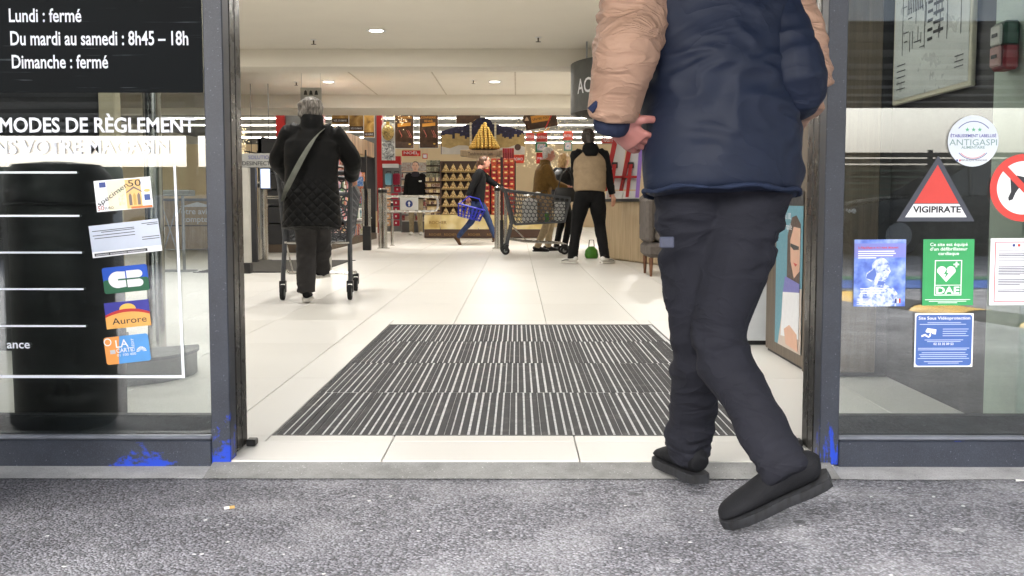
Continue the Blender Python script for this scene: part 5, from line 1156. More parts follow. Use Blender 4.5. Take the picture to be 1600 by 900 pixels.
for (x0, y0, x1, y1, Y, c, body, lab) in ((628, 235, 657, 244, 29.5, (200, 40, 34), 'NOËL', 'red banner over the white shelves behind the standing man'), (798, 242, 819, 255, 29, (206, 62, 36), 'PROMO', 'orange-red banner below the snowy skyline panel'), (838, 207, 855, 221.5, 30, (206, 52, 40), 'EXTRA', 'red poster with white letters above the green-edged poster'), (836.5, 222.5, 855, 237.5, 29.9, (40, 120, 82), '', 'green-edged poster behind the head of the grey-haired shopper'), (838, 238.5, 856, 255.5, 30.1, (206, 50, 40), 'PRIX', 'red poster under the green-edged poster'), (822, 208, 835, 220, 30.3, (214, 92, 80), 'JOYEUX', 'pale red poster left of the red poster with white letters'), (880, 205, 895, 219, 30.5, (216, 84, 66), 'EXTRA', 'red poster among the fairy lights left of the vest wearer'), (881, 220, 894, 236, 30.4, (110, 150, 130), '', 'green and white poster among the fairy lights'), (660, 240, 668, 248, 30.4, (190, 44, 36), '', 'small red card above the jars at the left end of the display'), (940, 216, 960, 224, 15.6, (200, 70, 56), 'FIDÉLITÉ', 'small red and white card behind the vest wearer')):
    a, b = P(x0, y1, Y), P(x1, y0, Y); w, h = b.x - a.x, b.z - a.z
    o = thing('promotion_card', lab, 'poster', ((a.x + b.x) / 2, Y, a.z)); flat('sheet', rect(-w / 2, 0, w / 2, h), 0, m_print('promo_%d_%d' % (x0, y0), [(0.42, S(*c)), (0.62, tuple(min(1, q * 1.5) for q in S(*c)[:3])), (0.78, S(236, 206, 150))], 9, 3), o, .01)
    if body: text(body, .1, (-w * .4, -.003, h * .35), WHI, o, .012, fit=w * .8)
    else: flat('picture', rect(-w * .36, h * .15, w * .36, h * .85), -.003, m_print('promo_pic%d' % x0, [(0.3, S(60, 90, 160)), (0.5, S(226, 226, 230)), (0.7, S(206, 80, 60))], 11, 3), o)
    for s_ in (-1, 1): m2 = MB(); m2.cyl((s_ * w * .4, .012, h), (s_ * w * .4, .012, (4.69 if Y > 24 else 2.9) - a.z), .003, n=5); m2.build('wire', ALU, o)
fl = MB(); random.seed(21)
for k in range(330):
    c = P(random.gauss(852, 26), random.uniform(186, 262), random.uniform(31.5, 32.5)); fl.ball(c, 0.009, 5, 4)
for k in range(60): c = P(random.gauss(381, 3), random.uniform(200, 250), 25.5); fl.ball(c, 0.01, 5, 4)
for k in range(50): c = P(random.uniform(596, 640), random.gauss(188, 8), 26); fl.ball(c, 0.009, 5, 4)
tag(fl.build('fairy_lights', mat('fairy_glow', (1, 0.82, 0.5), 0.5, 0, 0, emit=0.45)), 'curtain of tiny warm fairy lights behind the checkout', 'fairy lights', kind='stuff')
# ceiling spot rails at the far left
for (xa, ya, xb, yb, spots, lab) in ((408, 215, 432, 218, (419,), 'upper black spot rail at the left by the door post'), (382, 236, 404, 240, (390, 402), 'lower black spot rail just above the gel portal')):
    o = thing('spot_rail', lab, 'spot rail', (0, 20, 0)); a, b = P(xa, ya, 20), P(xb, yb, 20)
    mb = MB(); mb.tube([a - V((0, 20, 0)), b - V((0, 20, 0))], .012, 6); mb.build('rail', BLACK, o)
    mb = MB(); mb.cyl(((a.x + b.x) / 2, 0, (a.z + b.z) / 2), ((a.x + b.x) / 2, 0, HB - .001), .006, n=6); mb.build('hanger', BLACK, o)
    for px in spots:
        c = P(px, ya + 8, 20); mb = MB(); mb.cyl((c.x, 0, c.z), (c.x + .02, -.02, c.z - .1), .035, .05, 12); mb.cyl((c.x, 0, c.z), (c.x, 0, c.z + .1), .008, n=6); mb.build('spot_head', BLACK, o, True)
# hanging sign over the woman's head
a, b = P(470, 180, 18.4), P(502, 137, 18.4); hsn = thing('hanging_sign', 'grey hanging sign with dark pictograms above the head of the woman with the trolley', 'sign', ((a.x + b.x) / 2, 18.4, a.z)); w, h = b.x - a.x, b.z - a.z
mb = MB(); mb.box((-w / 2, 0, 0), (w / 2, .02, h)); mb.build('board', mat('sign_grey', S(178, 178, 172), 0.4), hsn)
for k in (-1, 0, 1): flat('pictogram', [(k * .09 - .03, h - .12), (k * .09 + .03, h - .12), (k * .09 + .02, h - .06), (k * .09, h - .04), (k * .09 - .02, h - .06)], -.003, INK, hsn)
for s_ in (-1, 1): mb = MB(); mb.cyl((s_ * w * .45, .01, h), (s_ * w * .45, .01, HB - .001 - a.z), .003, n=5); mb.build('wire', ALU, hsn)
# ------------------------------------------------------------------ reception
RY = 14.6
dr = thing('reception_drum', 'dark grey curved fascia with white reception lettering hung over the counter', 'sign', (2.25, RY + 0.4, 0))
rr_, za, zb = 1.52, 2.0, 2.655
mb = MB(); vs_ = []; fs = []; N = 40
for i in range(N):
    a = R(120 + 140 * i / (N - 1))
    for r_ in (rr_, rr_ - .05):
        for z in (za, zb): vs_.append((r_ * math.cos(a), r_ * math.sin(a), z))
for i in range(N - 1):
    b = i * 4; c = b + 4; fs += [(b, b + 1, c + 1, c), (b + 2, c + 2, c + 3, b + 3), (b, c, c + 2, b + 2), (b + 1, b + 3, c + 3, c + 1)]
fs += [(0, 2, 3, 1), (N * 4 - 4, N * 4 - 3, N * 4 - 1, N * 4 - 2)]
mb.add(vs_, fs); mb.build('fascia', mat('drum_grey', S(82, 84, 82), 0.55), dr, 60)
me = text_mesh('ACCUEIL', .27, .012)
for v in me.vertices:
    a = R(198) + v.co.x / rr_; v.co = V(((rr_ + .006) * math.cos(a), (rr_ + .006) * math.sin(a), 2.22 + v.co.z))
put('lettering', me, WHI, dr)
for a in (150, 200, 250):
    mb = MB(); mb.cyl(((rr_ - .1) * math.cos(R(a)), (rr_ - .1) * math.sin(R(a)), zb - .05), ((rr_ - .1) * math.cos(R(a)), (rr_ - .1) * math.sin(R(a)), HA - .001), .012, n=6); mb.build('hanger', ALU, dr)
ct = thing('reception_counter', 'pale oak reception counter with a dark top behind the striding man', 'counter', (0, 0, 0))
A, B = G(946, 404.5), G(1011, 412.5); dv = (B - A).normalized(); nv = V((-dv.y, dv.x, 0)); E = A + dv * 2.2
H1 = .80
for i in range(4):
    a = A + dv * (0.55 * i + .003); b = A + dv * (0.55 * (i + 1) - .003); mb = MB(); q = [a, b, b + nv * .03, a + nv * .03]
    mb.add([(p.x, p.y, .02) for p in q] + [(p.x, p.y, H1) for p in q], [(0, 1, 5, 4), (1, 2, 6, 5), (2, 3, 7, 6), (3, 0, 4, 7), (4, 5, 6, 7), (3, 2, 1, 0)]); mb.build('front_panel', OAK, ct)
q = [A - dv * .01 + nv * .031, E + nv * .031, E + nv * .7, A - dv * .01 + nv * .7]; mb = MB(); mb.add([(p.x, p.y, 0) for p in q] + [(p.x, p.y, H1) for p in q], [(0, 1, 5, 4), (1, 2, 6, 5), (2, 3, 7, 6), (3, 0, 4, 7), (4, 5, 6, 7), (3, 2, 1, 0)]); mb.build('carcass', OAK, ct)
q = [A - dv * .04 - nv * .03, E - nv * .03, E + nv * .72, A - dv * .04 + nv * .72]; mb = MB(); mb.add([(p.x, p.y, H1 + .001) for p in q] + [(p.x, p.y, H1 + .04) for p in q], [(0, 1, 5, 4), (1, 2, 6, 5), (2, 3, 7, 6), (3, 0, 4, 7), (4, 5, 6, 7), (3, 2, 1, 0)]); mb.build('worktop', DARKW, ct)
CZ = H1 + .041
for k, (px, lab) in enumerate(((958, 'red and white angled leaflet stand on the counter nearest the vest wearer'), (983, 'red and white angled leaflet stand on the counter beside the navy jacket'))):
    Yc = 14.55; c = P(px, 318, Yc); o = thing('leaflet_stand', lab, 'stand', (c.x, Yc, CZ))
    mb = MB(); mb.prism([(-.10, 0), (.10, 0), (.13, .10), (-.08, .10)], -.1, .1); mb.build('base', WHITE, o)
    mb = MB(); mb.prism([(-.11, .12), (.10, .12), (.17, .78), (.0, .78)], -.03, .0); mb.build('panel', WHITE, o)
    mb = MB(); mb.prism([(-.14, .10), (-.09, .10), (.04, .72), (-.01, .80)], -.06, -.031); mb.build('red_fin', RED, o)
    mb = MB(); mb.prism([(-.06, .02), (-.02, .02), (.03, .45), (-.02, .45)], -.12, -.101); mb.build('red_fin', RED, o)
    mb = MB(); mb.bbox((-.12, -.13, .27), (.14, -.06, .30), .004); mb.build('red_bar', RED, o)
    mb = MB(); mb.bbox((-.03, -.09, .40), (.05, -.062, .48), .006); mb.build('card_reader', BLACK, o)
    mb = MB(); mb.tube([(.0, -.08, .40), (-.04, -.1, .3), (-.09, -.1, .2), (-.11, -.1, .13)], .005, 5); mb.build('cable', BLACK, o)
o = thing('lilac_leaflet', 'narrow lilac leaflet standing on the counter beside the navy jacket', 'leaflet', (P(996, 318, 14.4).x, 14.4, CZ)); mb = MB(); mb.prism([(-.03, .0), (.02, .0), (.07, .72), (.02, .72)], 0, .012); mb.build('sheet', pm('lilac2', (156, 120, 206)), o); mb = MB(); mb.box((-.06, -.02, 0), (.06, .06, .012)); mb.build('foot', WHITE, o)
a = P(984, 181, 14.9); kg = thing('white_red_sign', 'white sign with red letters hung behind the hand of the striding man', 'sign', (a.x, 14.9, a.z)); flat('board', rrect(-.16, -.12, .16, .26, .05), 0, WHITE, kg, .02); text('king', .15, (-.12, -.004, -.03), pm('red_orange', (206, 60, 40)), kg, .02, fit=.27); flat('swoosh', [(-.14, -.1), (.12, -.04), (.13, -.06), (-.12, -.12)], -.003, REDI, kg)
mb = MB(); mb.cyl((0, .01, .26), (0, .01, HA - .001 - a.z), .006, n=6); mb.build('rod', ALU, kg)
gr_ = G(1017, 432)
ac = thing('armchair', 'grey upholstered armchair with tapered wooden legs behind the striding man', 'armchair', (gr_.x, gr_.y, 0))
CHF = m_cloth('chair_fabric', S(92, 86, 82), 160, .3)
mb = MB(); mb.bbox((-.05, -.05, .20), (.72, .62, .36), .04); mb.build('seat_base', CHF, ac, True); mb = MB(); mb.bbox((.04, -.04, .361), (.66, .5, .50), .05); mb.build('cushion', m_cloth('cushion_fabric', S(110, 104, 98), 160, .3), ac, True)
mb = MB(); mb.bbox((-.06, -.04, .361), (.03, .62, .83), .03); mb.build('arm', CHF, ac, True); mb = MB(); mb.bbox((.67, -.04, .361), (.76, .62, .62), .03); mb.build('arm', CHF, ac, True); mb = MB(); mb.bbox((-.06, .50, .505), (.76, .66, .88), .04); mb.build('backrest', CHF, ac, True)
for x, y in ((0, 0), (.66, 0), (0, .55), (.66, .55)):
    mb = MB(); mb.cyl((x, y, 0), (x, y, .2), .014, .026, 10); mb.build('leg', m_wood('leg_wood', S(96, 60, 40), S(120, 80, 54)), ac, True)
# small litter outside
c = G(357, 796, -.03); o = thing('cigarette_butt', 'tan cigarette butt lying on the asphalt', 'cigarette butt', (c.x, c.y, c.z), .5); mb = MB(); mb.cyl((-.011, 0, .005), (.002, 0, .005), .004, n=8); mb.build('paper', WHITE, o, True); mb = MB(); mb.cyl((.0025, 0, .005), (.016, 0, .005), .0042, n=8); mb.build('filter', pm('filter', (196, 160, 96)), o, True)
for px, py, lab in ((1472, 722, 'curled brown dead leaf lying under the notice window'), (1560, 720, 'small dry leaf scrap under the notice window at the right')):
    c = G(px, py, -.012); o = thing('dead_leaf', lab, 'leaf', (c.x, c.y - .015, -.012), .6); mb = MB(); mb.loft([((-.022, 0, .004), .001, .001), ((-.01, .002, .007), .008, .0008), ((.005, 0, .004), .010, .0008), ((.02, -.002, .009), .002, .0008)], 8); mb.build('blade', mat('leaf_brown', S(112, 80, 48), .7), o, True); mb = MB(); mb.tube([(.02, -.002, .009), (.034, .002, .004)], .0012, 5); mb.build('stalk', mat('leaf_brown', S(112, 80, 48)), o)
c = G(1597, 752, -.029); o = thing('paper_scrap', 'small white paper scrap on the asphalt under the notice window', 'paper scrap', (c.x, c.y, c.z)); mb = MB(); mb.add([(-.02, -.006, .001), (.02, -.008, .004), (.024, .008, .001), (-.016, .007, .005)], [(0, 1, 2, 3)]); mb.build('sheet', WHITE, o)
# ------------------------------------------------------------------ people
def ik(a, c, l1, l2, pole):
    a, c = V(a), V(c); d = c - a; L = min(d.length, (l1 + l2) * 0.999); dn = d.normalized()
    x = (l1 * l1 - l2 * l2 + L * L) / (2 * L); h = math.sqrt(max(0, l1 * l1 - x * x))
    p = V(pole); p = (p - dn * p.dot(dn)); p = p.normalized() if p.length > 1e-6 else dn.orthogonal()
    return a + dn * x + p * h, a + dn * L
def bez(pts, radii, n=3, smooth=True):
    """polyline with radii, points added between for smooth bends"""
    out = []
    P_ = [V(p) for p in pts]
    for i in range(len(P_) - 1):
        p0 = P_[max(i - 1, 0)]; p1 = P_[i]; p2 = P_[i + 1]; p3 = P_[min(i + 2, len(P_) - 1)]
        for k in range(n):
            t = k / n
            q = 0.5 * ((2 * p1) + (p2 - p0) * t + (2 * p0 - 5 * p1 + 4 * p2 - p3) * t * t + (3 * p1 - p0 - 3 * p2 + p3) * t ** 3) if smooth else p1.lerp(p2, t)
            r = radii[i] + (radii[i + 1] - radii[i]) * (t * t * (3 - 2 * t)); out.append((q, r, r))
    out.append((P_[-1], radii[-1], radii[-1])); return out
def hand(mb, wrist, d, nrm, side, s, curl=0.5):
    """palm and five fingers; d = direction of the hand, nrm = back of hand, side = towards the thumb"""
    d = V(d).normalized(); nrm = V(nrm); nrm = (nrm - d * nrm.dot(d)).normalized(); side = V(side); side = (side - d * side.dot(d) - nrm * side.dot(nrm)).normalized()
    w = V(wrist)
    mb.loft([(w - d * .02 * s, .026 * s, .019 * s, side), (w + d * .02 * s, .033 * s, .018 * s, side), (w + d * .055 * s, .041 * s, .016 * s, side), (w + d * .088 * s, .039 * s, .014 * s, side)], 10)
    for k, (o, L) in enumerate(((.034, .078), (.0118, .088), (-.0106, .082), (-.033, .064))):
        b = w + d * .080 * s + side * o * s; p = [b]; a = 0
        for j, f in enumerate((.45, .32, .23)):
            a += curl * (0.5 + 0.35 * j); p.append(p[-1] + (d * math.cos(a) - nrm * math.sin(a)) * L * f * s)
        mb.tube(p, [.0082 * s, .0080 * s, .0074 * s, .0062 * s], 8)
    b = w + d * .025 * s + side * .026 * s; t1 = (d * .62 + side * .7 - nrm * .3 * curl).normalized(); t2 = (d * .85 + side * .2 - nrm * (.2 + .6 * curl)).normalized()
    mb.tube([b, b + t1 * .040 * s, b + t1 * .040 * s + t2 * .032 * s, b + t1 * .040 * s + t2 * .056 * s], [.0135 * s, .0115 * s, .0105 * s, .0080 * s], 7)
def shoe(par, ankle, d, up, s, mu, ms, L=.275, W=1.0, acc=None, hk=1.0):
    """shoe with sole; d = heel to toe direction, up = away from the ground"""
    d = V(d).normalized(); up = V(up); up = (up - d * up.dot(d)).normalized(); sx = d.cross(up); L *= s; h0 = V(ankle) - d * .30 * L - up * .078 * s
    def at(t, x, z): return h0 + d * t * L + sx * x * s + up * z * s
    m_ = MB(); rings = []
    for t, w, z0, z1 in ((0.02, .026, .030, .070), (.08, .033, .022, .090), (.22, .037, .020, .105), (.36, .038, .020, .100), (.50, .041, .020, .082), (.66, .045, .020, .068), (.82, .045, .020, .056), (.94, .036, .020, .046), (.99, .020, .022, .036)):
        z1 = z0 + (z1 - z0) * hk; rings.append((at(t, 0, (z0 + z1) / 2), w * s * W, (z1 - z0) / 2 * s, sx))
    m_.loft(rings, 14); m_.loft([(at(.25, 0, .06), .036 * s, .045 * s, sx), (V(ankle) + up * .02 * s, .038 * s, .042 * s, sx), (V(ankle) + up * .05 * s, .037 * s, .041 * s, sx)], 12)
    o = put('shoe', remesh(m_, .006 * s, 4), mu, par)
    out = [(0.0, .022), (.06, .032), (.2, .038), (.4, .037), (.6, .046), (.78, .049), (.92, .040), (1.0, .018)]
    loop = [(t, w) for t, w in out] + [(t, -w) for t, w in out[::-1]]; n = len(loop); m_ = MB()
    vs_ = [at(t, w * W * .97, .000) for t, w in loop] + [at(t, w * W * 1.04, .012) for t, w in loop] + [at(t, w * W, .025) for t, w in loop]
    fs = [tuple(range(n)), tuple(range(2 * n, 3 * n))[::-1]]
    for k in (0, 1):
        for i in range(n): fs.append((k * n + i, k * n + n + i, k * n + n + (i + 1) % n, k * n + (i + 1) % n))
    m_.add(vs_, fs); m_.build('sole', ms, o, 50)
    if acc is not None:
        m_ = MB(); m_.loft([(at(.40, .040 * W, .045), .004, .008 * s, up), (at(.55, .046 * W, .050), .004, .012 * s, up), (at(.75, .050 * W, .035), .004, .006 * s, up)], 8); m_.loft([(at(.40, -.040 * W, .045), .004, .008 * s, up), (at(.55, -.046 * W, .050), .004, .012 * s, up), (at(.75, -.050 * W, .035), .004, .006 * s, up)], 8); m_.build('stripe', acc, o)
    return o
def person(lab, loc, rz, H, pose, coat, trousers, shoes, hair, skin=SKIN, voxel=.009, seed=0, facekids=True, bulk=1.0, grp=None):
    s = H / 1.75; o = thing('person', lab, 'person', loc, rz, grp); J = {}
    J['pelvis'] = V(pose.get('pelvis', (0, 0, .93 * s))); J['neck'] = V(pose.get('neck', (0, .0, 1.45 * s))); sp = (J['neck'] - J['pelvis']); up = sp.normalized()
    tw = pose.get('twist', 0.0); sd = V((math.cos(tw), math.sin(tw), 0)); fw = up.cross(sd) * -1 if False else V((-math.sin(tw), math.cos(tw), 0)); sd = (sd - up * sd.dot(up)).normalized(); fw = (fw - up * fw.dot(up)).normalized()
    J['head'] = V(pose.get('head', J['neck'] + V((0, .03 * s, .185 * s)))); hy = pose.get('head_yaw', 0.0); hp_ = pose.get('head_pitch', 0.0)
    ap = pose.get('arm_pole', ((-.5, -1, -.2), (.5, -1, -.2))); lp = pose.get('leg_pole', ((0, 1, 0), (0, 1, 0)))
    for i, k in ((0, 'l'), (1, 'r')):
        g = -1 if i == 0 else 1
        J['sh' + k] = V(pose.get('sh' + k, J['pelvis'] + sp * .93 + sd * g * .172 * s))
        J['hip' + k] = V(pose.get('hip' + k, J['pelvis'] + sd * g * .088 * s - V((0, 0, .03 * s))))
        J['el' + k], J['wr' + k] = ik(J['sh' + k], pose.get('wr' + k, (g * .25 * s, .06 * s, .84 * s)), .285 * s, .25 * s, ap[i])
        if 'el' + k in pose: J['el' + k] = V(pose['el' + k]); J['wr' + k] = V(pose['wr' + k])
        an = pose.get('an' + k, (g * .10 * s, 0, .085 * s)); J['kn' + k], J['an' + k] = ik(J['hip' + k], an, .43 * s, .42 * s, lp[i])
        if 'kn' + k in pose: J['kn' + k] = V(pose['kn' + k]); J['an' + k] = V(pose['an' + k])
    B = lambda t, w, dp, y=0.0: (J['pelvis'] + up * t * s + fw * y * s, w * s, dp * s, sd)
    # body: one continuous skin
    mb = MB(); mb.loft([B(-.10, .11, .09), B(-.02, .155, .105), B(.12, .135, .095), B(.30, .150, .105), B(.42, .165, .10), B(.49, .12, .08), B(.52, .06, .058)], 18)
    hb = J['head']; Rm = Matrix.Rotation(hy, 3, 'Z') @ Matrix.Rotation(hp_, 3, 'X')
    hv = lambda x, y, z: hb + (Rm @ V((x, y, z))) * s
    hs_ = Rm @ V((1, 0, 0))
    mb.loft([(J['neck'] - up * .03 * s, .062 * s, .060 * s, sd), (J['neck'] + up * .05 * s, .055 * s, .056 * s, sd), (hv(0, -.01, -.05), .056 * s, .062 * s, hs_)], 12)
    mb.loft([(hv(0, .035, -.118), .028 * s, .030 * s, hs_), (hv(0, .022, -.098), .047 * s, .062 * s, hs_), (hv(0, .012, -.055), .061 * s, .081 * s, hs_), (hv(0, .003, 0), .071 * s, .093 * s, hs_), (hv(0, 0, .045), .074 * s, .096 * s, hs_), (hv(0, -.004, .085), .062 * s, .082 * s, hs_), (hv(0, -.006, .110), .035 * s, .046 * s, hs_)], 16)
    mb.loft([(hv(0, .090, .022), .008 * s, .008 * s, hs_), (hv(0, .104, -.008), .011 * s, .012 * s, hs_), (hv(0, .108, -.024), .016 * s, .012 * s, hs_), (hv(0, .092, -.034), .010 * s, .008 * s, hs_)], 8)
    for g in (-1, 1): mb.ball(hv(g * .076, -.004, -.006), (.012 * s, .020 * s, .030 * s))
    mb.ball(hv(0, .086, -.062), (.024 * s, .014 * s, .010 * s))
    for i, k in ((0, 'l'), (1, 'r')):
        g = -1 if i == 0 else 1
        mb.loft(bez([J['sh' + k] - sd * g * .05 * s, J['sh' + k], J['el' + k], J['wr' + k]], [.05 * s, .052 * s, .040 * s, .025 * s]), 10)
        f = (J['wr' + k] - J['el' + k]).normalized(); hd = V(pose.get('hd' + k, f)); hn = V(pose.get('hn' + k, sd * g)); hsd = V(pose.get('ht' + k, fw))
        hand(mb, J['wr' + k], hd, hn, hsd, s, pose.get('curl' + k, .45))
        mb.loft(bez([J['hip' + k] + V((0, 0, .05 * s)), J['hip' + k], J['kn' + k], J['an' + k]], [.07 * s, .072 * s, .042 * s, .030 * s]), 12)
        ft = V(pose.get('ft' + k, (g * .12, 1, 0))).normalized(); fu_ = V(pose.get('fu' + k, (0, 0, 1))); fu_ = (fu_ - ft * fu_.dot(ft)).normalized(); mb.tube([J['an' + k] - fu_ * .02 * s, J['an' + k] + ft * .06 * s - fu_ * .032 * s, J['an' + k] + ft * .11 * s - fu_ * .038 * s], [.028 * s, .018 * s, .012 * s], 8)
    put('body', remesh(mb, .0045 if voxel < .007 else .008, 3), skin, o)
    if facekids:
        for g in (-1, 1):
            m_ = MB(); m_.ball(hv(g * .031, .085, .012), (.011 * s, .007 * s, .0065 * s), 8, 6); e = m_.build('eye', mat('eye_white', S(206, 200, 194), .3), o, True); m_ = MB(); m_.ball(hv(g * .031, .0905, .012), (.0058 * s, .003 * s, .0058 * s), 8, 6); m_.build('iris', mat('iris', S(40, 30, 26), .2), e)
            m_ = MB(); m_.tube([hv(g * .016, .0945, .030), hv(g * .034, .091, .034), hv(g * .047, .081, .029)], .004 * s, 5); m_.build('eyebrow', hair['mat'], o)
        m_ = MB(); m_.tube([hv(-.020, .094, -.060), hv(0, .100, -.061), hv(.020, .094, -.060)], [.003 * s, .005 * s, .003 * s], 6); m_.build('mouth', mat('lips', S(150, 84, 78), .5), o)
    # hair
    mb = MB(); st = hair.get('style', 'short'); hk = hair.get('size', 1.0)
    mb.loft([(hv(0, -.055, -.075), .045 * s * hk, .035 * s, hs_), (hv(0, -.040, -.03), .074 * s * hk, .064 * s * hk, hs_), (hv(0, -.022, .02), .082 * s * hk, .086 * s * hk, hs_), (hv(0, -.012, .06), .081 * s * hk, .094 * s * hk, hs_), (hv(0, -.008, .098), .066 * s * hk, .080 * s * hk, hs_), (hv(0, -.008, .124), .034 * s * hk, .044 * s * hk, hs_)], 16)
    if st == 'bob':
        mb.loft([(hv(0, -.03, .06), .085 * s, .085 * s, hs_), (hv(0, -.05, 0), .094 * s, .07 * s, hs_), (hv(0, -.055, -.08), .092 * s, .06 * s, hs_), (hv(0, -.055, -.14), .075 * s, .045 * s, hs_)], 14)
    if st == 'tail': mb.loft([(hv(0, -.08, .04), .03 * s, .03 * s, hs_), (hv(0, -.13, .02), .034 * s, .034 * s, hs_), (hv(0, -.15, -.06), .03 * s, .026 * s, hs_), (hv(0, -.14, -.13), .012 * s, .01 * s, hs_)], 10)
    put('hair', remesh(mb, .006, 2, hair.get('fold', [(.004, (30, 30, 12)), (.0025, (70, 70, 25))]), (seed, 0, 0)), hair['mat'], o)
    # coat
    K_ = coat.get('w', 1.0) * bulk; mb = MB(); hem = coat['hem']
    prof = coat.get('prof') or [(hem, .185, .135), (hem * .5 + .02, .182, .135), (.10, .178, .13), (.26, .186, .135), (.40, .192, .128), (.465, .155, .10), (.505, .095, .078), (.54, .078, .074)]
    ty = coat.get('y', 0.0)
    dense = []
    for a_, b_ in zip(prof, prof[1:]):
        for q in range(5): dense.append(tuple(a_[z_] + (b_[z_] - a_[z_]) * (q / 5) for z_ in range(3)))
    dense.append(prof[-1]); mb.loft([B(t, w * K_, dp * K_, ty) for t, w, dp in dense], 40)
    if coat.get('collar'): ck = coat['collar'] * 1.0; mb.loft([B(.47, .10, .095), B(.54, .085 * ck, .088 * ck), B(.585 + .035 * (ck - 1) / .12, .080 * ck, .086 * ck)], 20)
    slv = []
    for i, k in ((0, 'l'), (1, 'r')):
        g = -1 if i == 0 else 1; f = (J['wr' + k] - J['el' + k]).normalized(); ar = coat.get('arm' + k) or coat.get('arm', (.078, .076, .066, .050))
        pts = [J['sh' + k] - sd * g * .07 * s - V((0, 0, .01)), J['sh' + k], J['sh' + k].lerp(J['el' + k], .5), J['el' + k], J['el' + k].lerp(J['wr' + k], .6), J['wr' + k] - f * .01 * s]
        rad = [ar[0] * .8 * s, ar[0] * s, ar[1] * s, ar[2] * s, (ar[2] * .45 + ar[3] * .55) * s, ar[3] * s]
        m_ = mb if coat.get('sleeve') is None else MB(); m_.loft(bez(pts, rad, 4), 14)
        if m_ is not mb: slv.append(m_)
    fold = coat.get('fold', [(.007, (6, 6, 4)), (-.004, (9, 9, 16))]); off = (seed * 3.1, seed * 1.7, seed)
    put('coat', remesh(mb, voxel, 14 if voxel < .007 else 6, fold, off), coat['mat'], o)
    for m_ in slv: put('sleeve', remesh(m_, voxel, 3, coat.get('sfold', fold), off), coat['sleeve'], o)
    # trousers
    mb = MB(); tr = trousers.get('r', (.098, .092, .068, .058, .056)); c_ = trousers.get('cuff', 0.02)
    mb.loft([B(-.13, .10, .09), B(-.06, .165, .118), B(.04, .165, .118), B(.14, .15, .11)], 18)
    for k in 'lr':
        a, kn, h = J['an' + k], J['kn' + k], J['hip' + k]; f = (a - kn).normalized()
        mb.loft(bez([h + V((0, 0, .06 * s)), h - V((0, 0, .03 * s)), h.lerp(kn, .5), kn, kn.lerp(a, .55), a + f * c_ * s], [.085 * s, tr[0] * s, tr[1] * s, tr[2] * s, tr[3] * s, tr[4] * s], 4), 16)
        if trousers.get('bunch'):
            for q in (.86, .93, 1.0): mb.loft([(kn.lerp(a, q) - f * .022, tr[4] * .9 * s, tr[4] * .9 * s), (kn.lerp(a, q), tr[4] * 1.16 * s, tr[4] * 1.16 * s), (kn.lerp(a, q) + f * .022, tr[4] * .9 * s, tr[4] * .9 * s)], 14)
    put('trousers', remesh(mb, voxel, 7 if voxel < .007 else 4, trousers.get('fold', [(.006, (8, 8, 5)), (-.0045, (8, 8, 17))]), off), trousers['mat'], o)
    for i, k in ((0, 'l'), (1, 'r')):
        g = -1 if i == 0 else 1
        shoe(o, J['an' + k], pose.get('ft' + k, (g * .12, 1, 0)), pose.get('fu' + k, (0, 0, 1)), s, shoes['mat'], shoes['sole'], shoes.get('L', .275), shoes.get('W', 1.0), shoes.get('accent'), shoes.get('hk', 1.0))
    return o, J, (sd, fw, up, s)
HAIR_G = m_print('grey_hair', [(0.3, S(52, 48, 44)), (0.5, S(104, 98, 91)), (0.7, S(150, 145, 137))], 60, 5, 0.6, (1, 1, .35)); HAIR_D = m_print('dark_hair', [(0.3, S(26, 20, 18)), (0.7, S(58, 44, 36))], 60, 4, 0.5); HAIR_B = m_print('brown_hair', [(0.3, S(56, 38, 28)), (0.7, S(104, 74, 52))], 60, 4, 0.5, (1, 1, .3))
HAIR_L = m_print('blond_hair', [(0.3, S(150, 116, 72)), (0.5, S(196, 160, 110)), (0.7, S(222, 194, 148))], 50, 4, 0.5, (1, 1, .3)); HAIR_W = m_print('white_hair', [(0.3, S(170, 166, 160)), (0.7, S(222, 218, 212))], 60, 4, 0.6)
BLK = m_cloth('black_cloth', S(15, 15, 16), 200, .3); NAVY = m_cloth('navy_shell', S(19, 27, 45), 320, .08, .6, .08, 0, .26, (4, 4, 7)); TAN = m_cloth('tan_shell', S(152, 122, 103), 320, .08, .6, .08, 0, .6, (7, 7, 17)); CHAR = m_cloth('charcoal_cloth', S(27, 28, 36), 260, .2, .85, .12, 0, .38, (6, 6, 12))
DGREY = m_cloth('dark_grey_trousers', S(52, 50, 50), 200, .3); KHAKI = m_cloth('khaki', S(168, 154, 124), 200, .3); OLIVE = m_cloth('olive_suede', S(112, 84, 40), 120, .3, .8, .2); BEIGE = m_cloth('beige_trousers', S(176, 158, 128), 200, .3); VEST = m_cloth('beige_vest', S(150, 130, 104), 200, .2, .7, .1); DENIM = m_cloth('blue_denim', S(50, 64, 96), 220, .3, .85, .25); PUFF = m_cloth('black_puffer', S(26, 27, 31), 120, .2, .45, .2)
MESH_U = m_cloth('black_knit_shoe', S(15, 16, 20), 330, .6, .8); SOLE_D = m_print('ribbed_sole', [(0.36, S(16, 17, 19)), (0.5, S(28, 29, 33)), (0.8, S(36, 38, 43))], 80, 1, .7, (1, 1, .15)); SOLE_W = mat('pale_sole', S(206, 202, 194), .6, 0, .08); SHOE_W = mat('white_leather', S(214, 212, 206), .5, 0, .05); SHOE_BR = m_cloth('brown_suede', S(108, 80, 56), 120, .2); SHOE_B = mat('black_leather', S(22, 21, 21), .4, 0, .2)

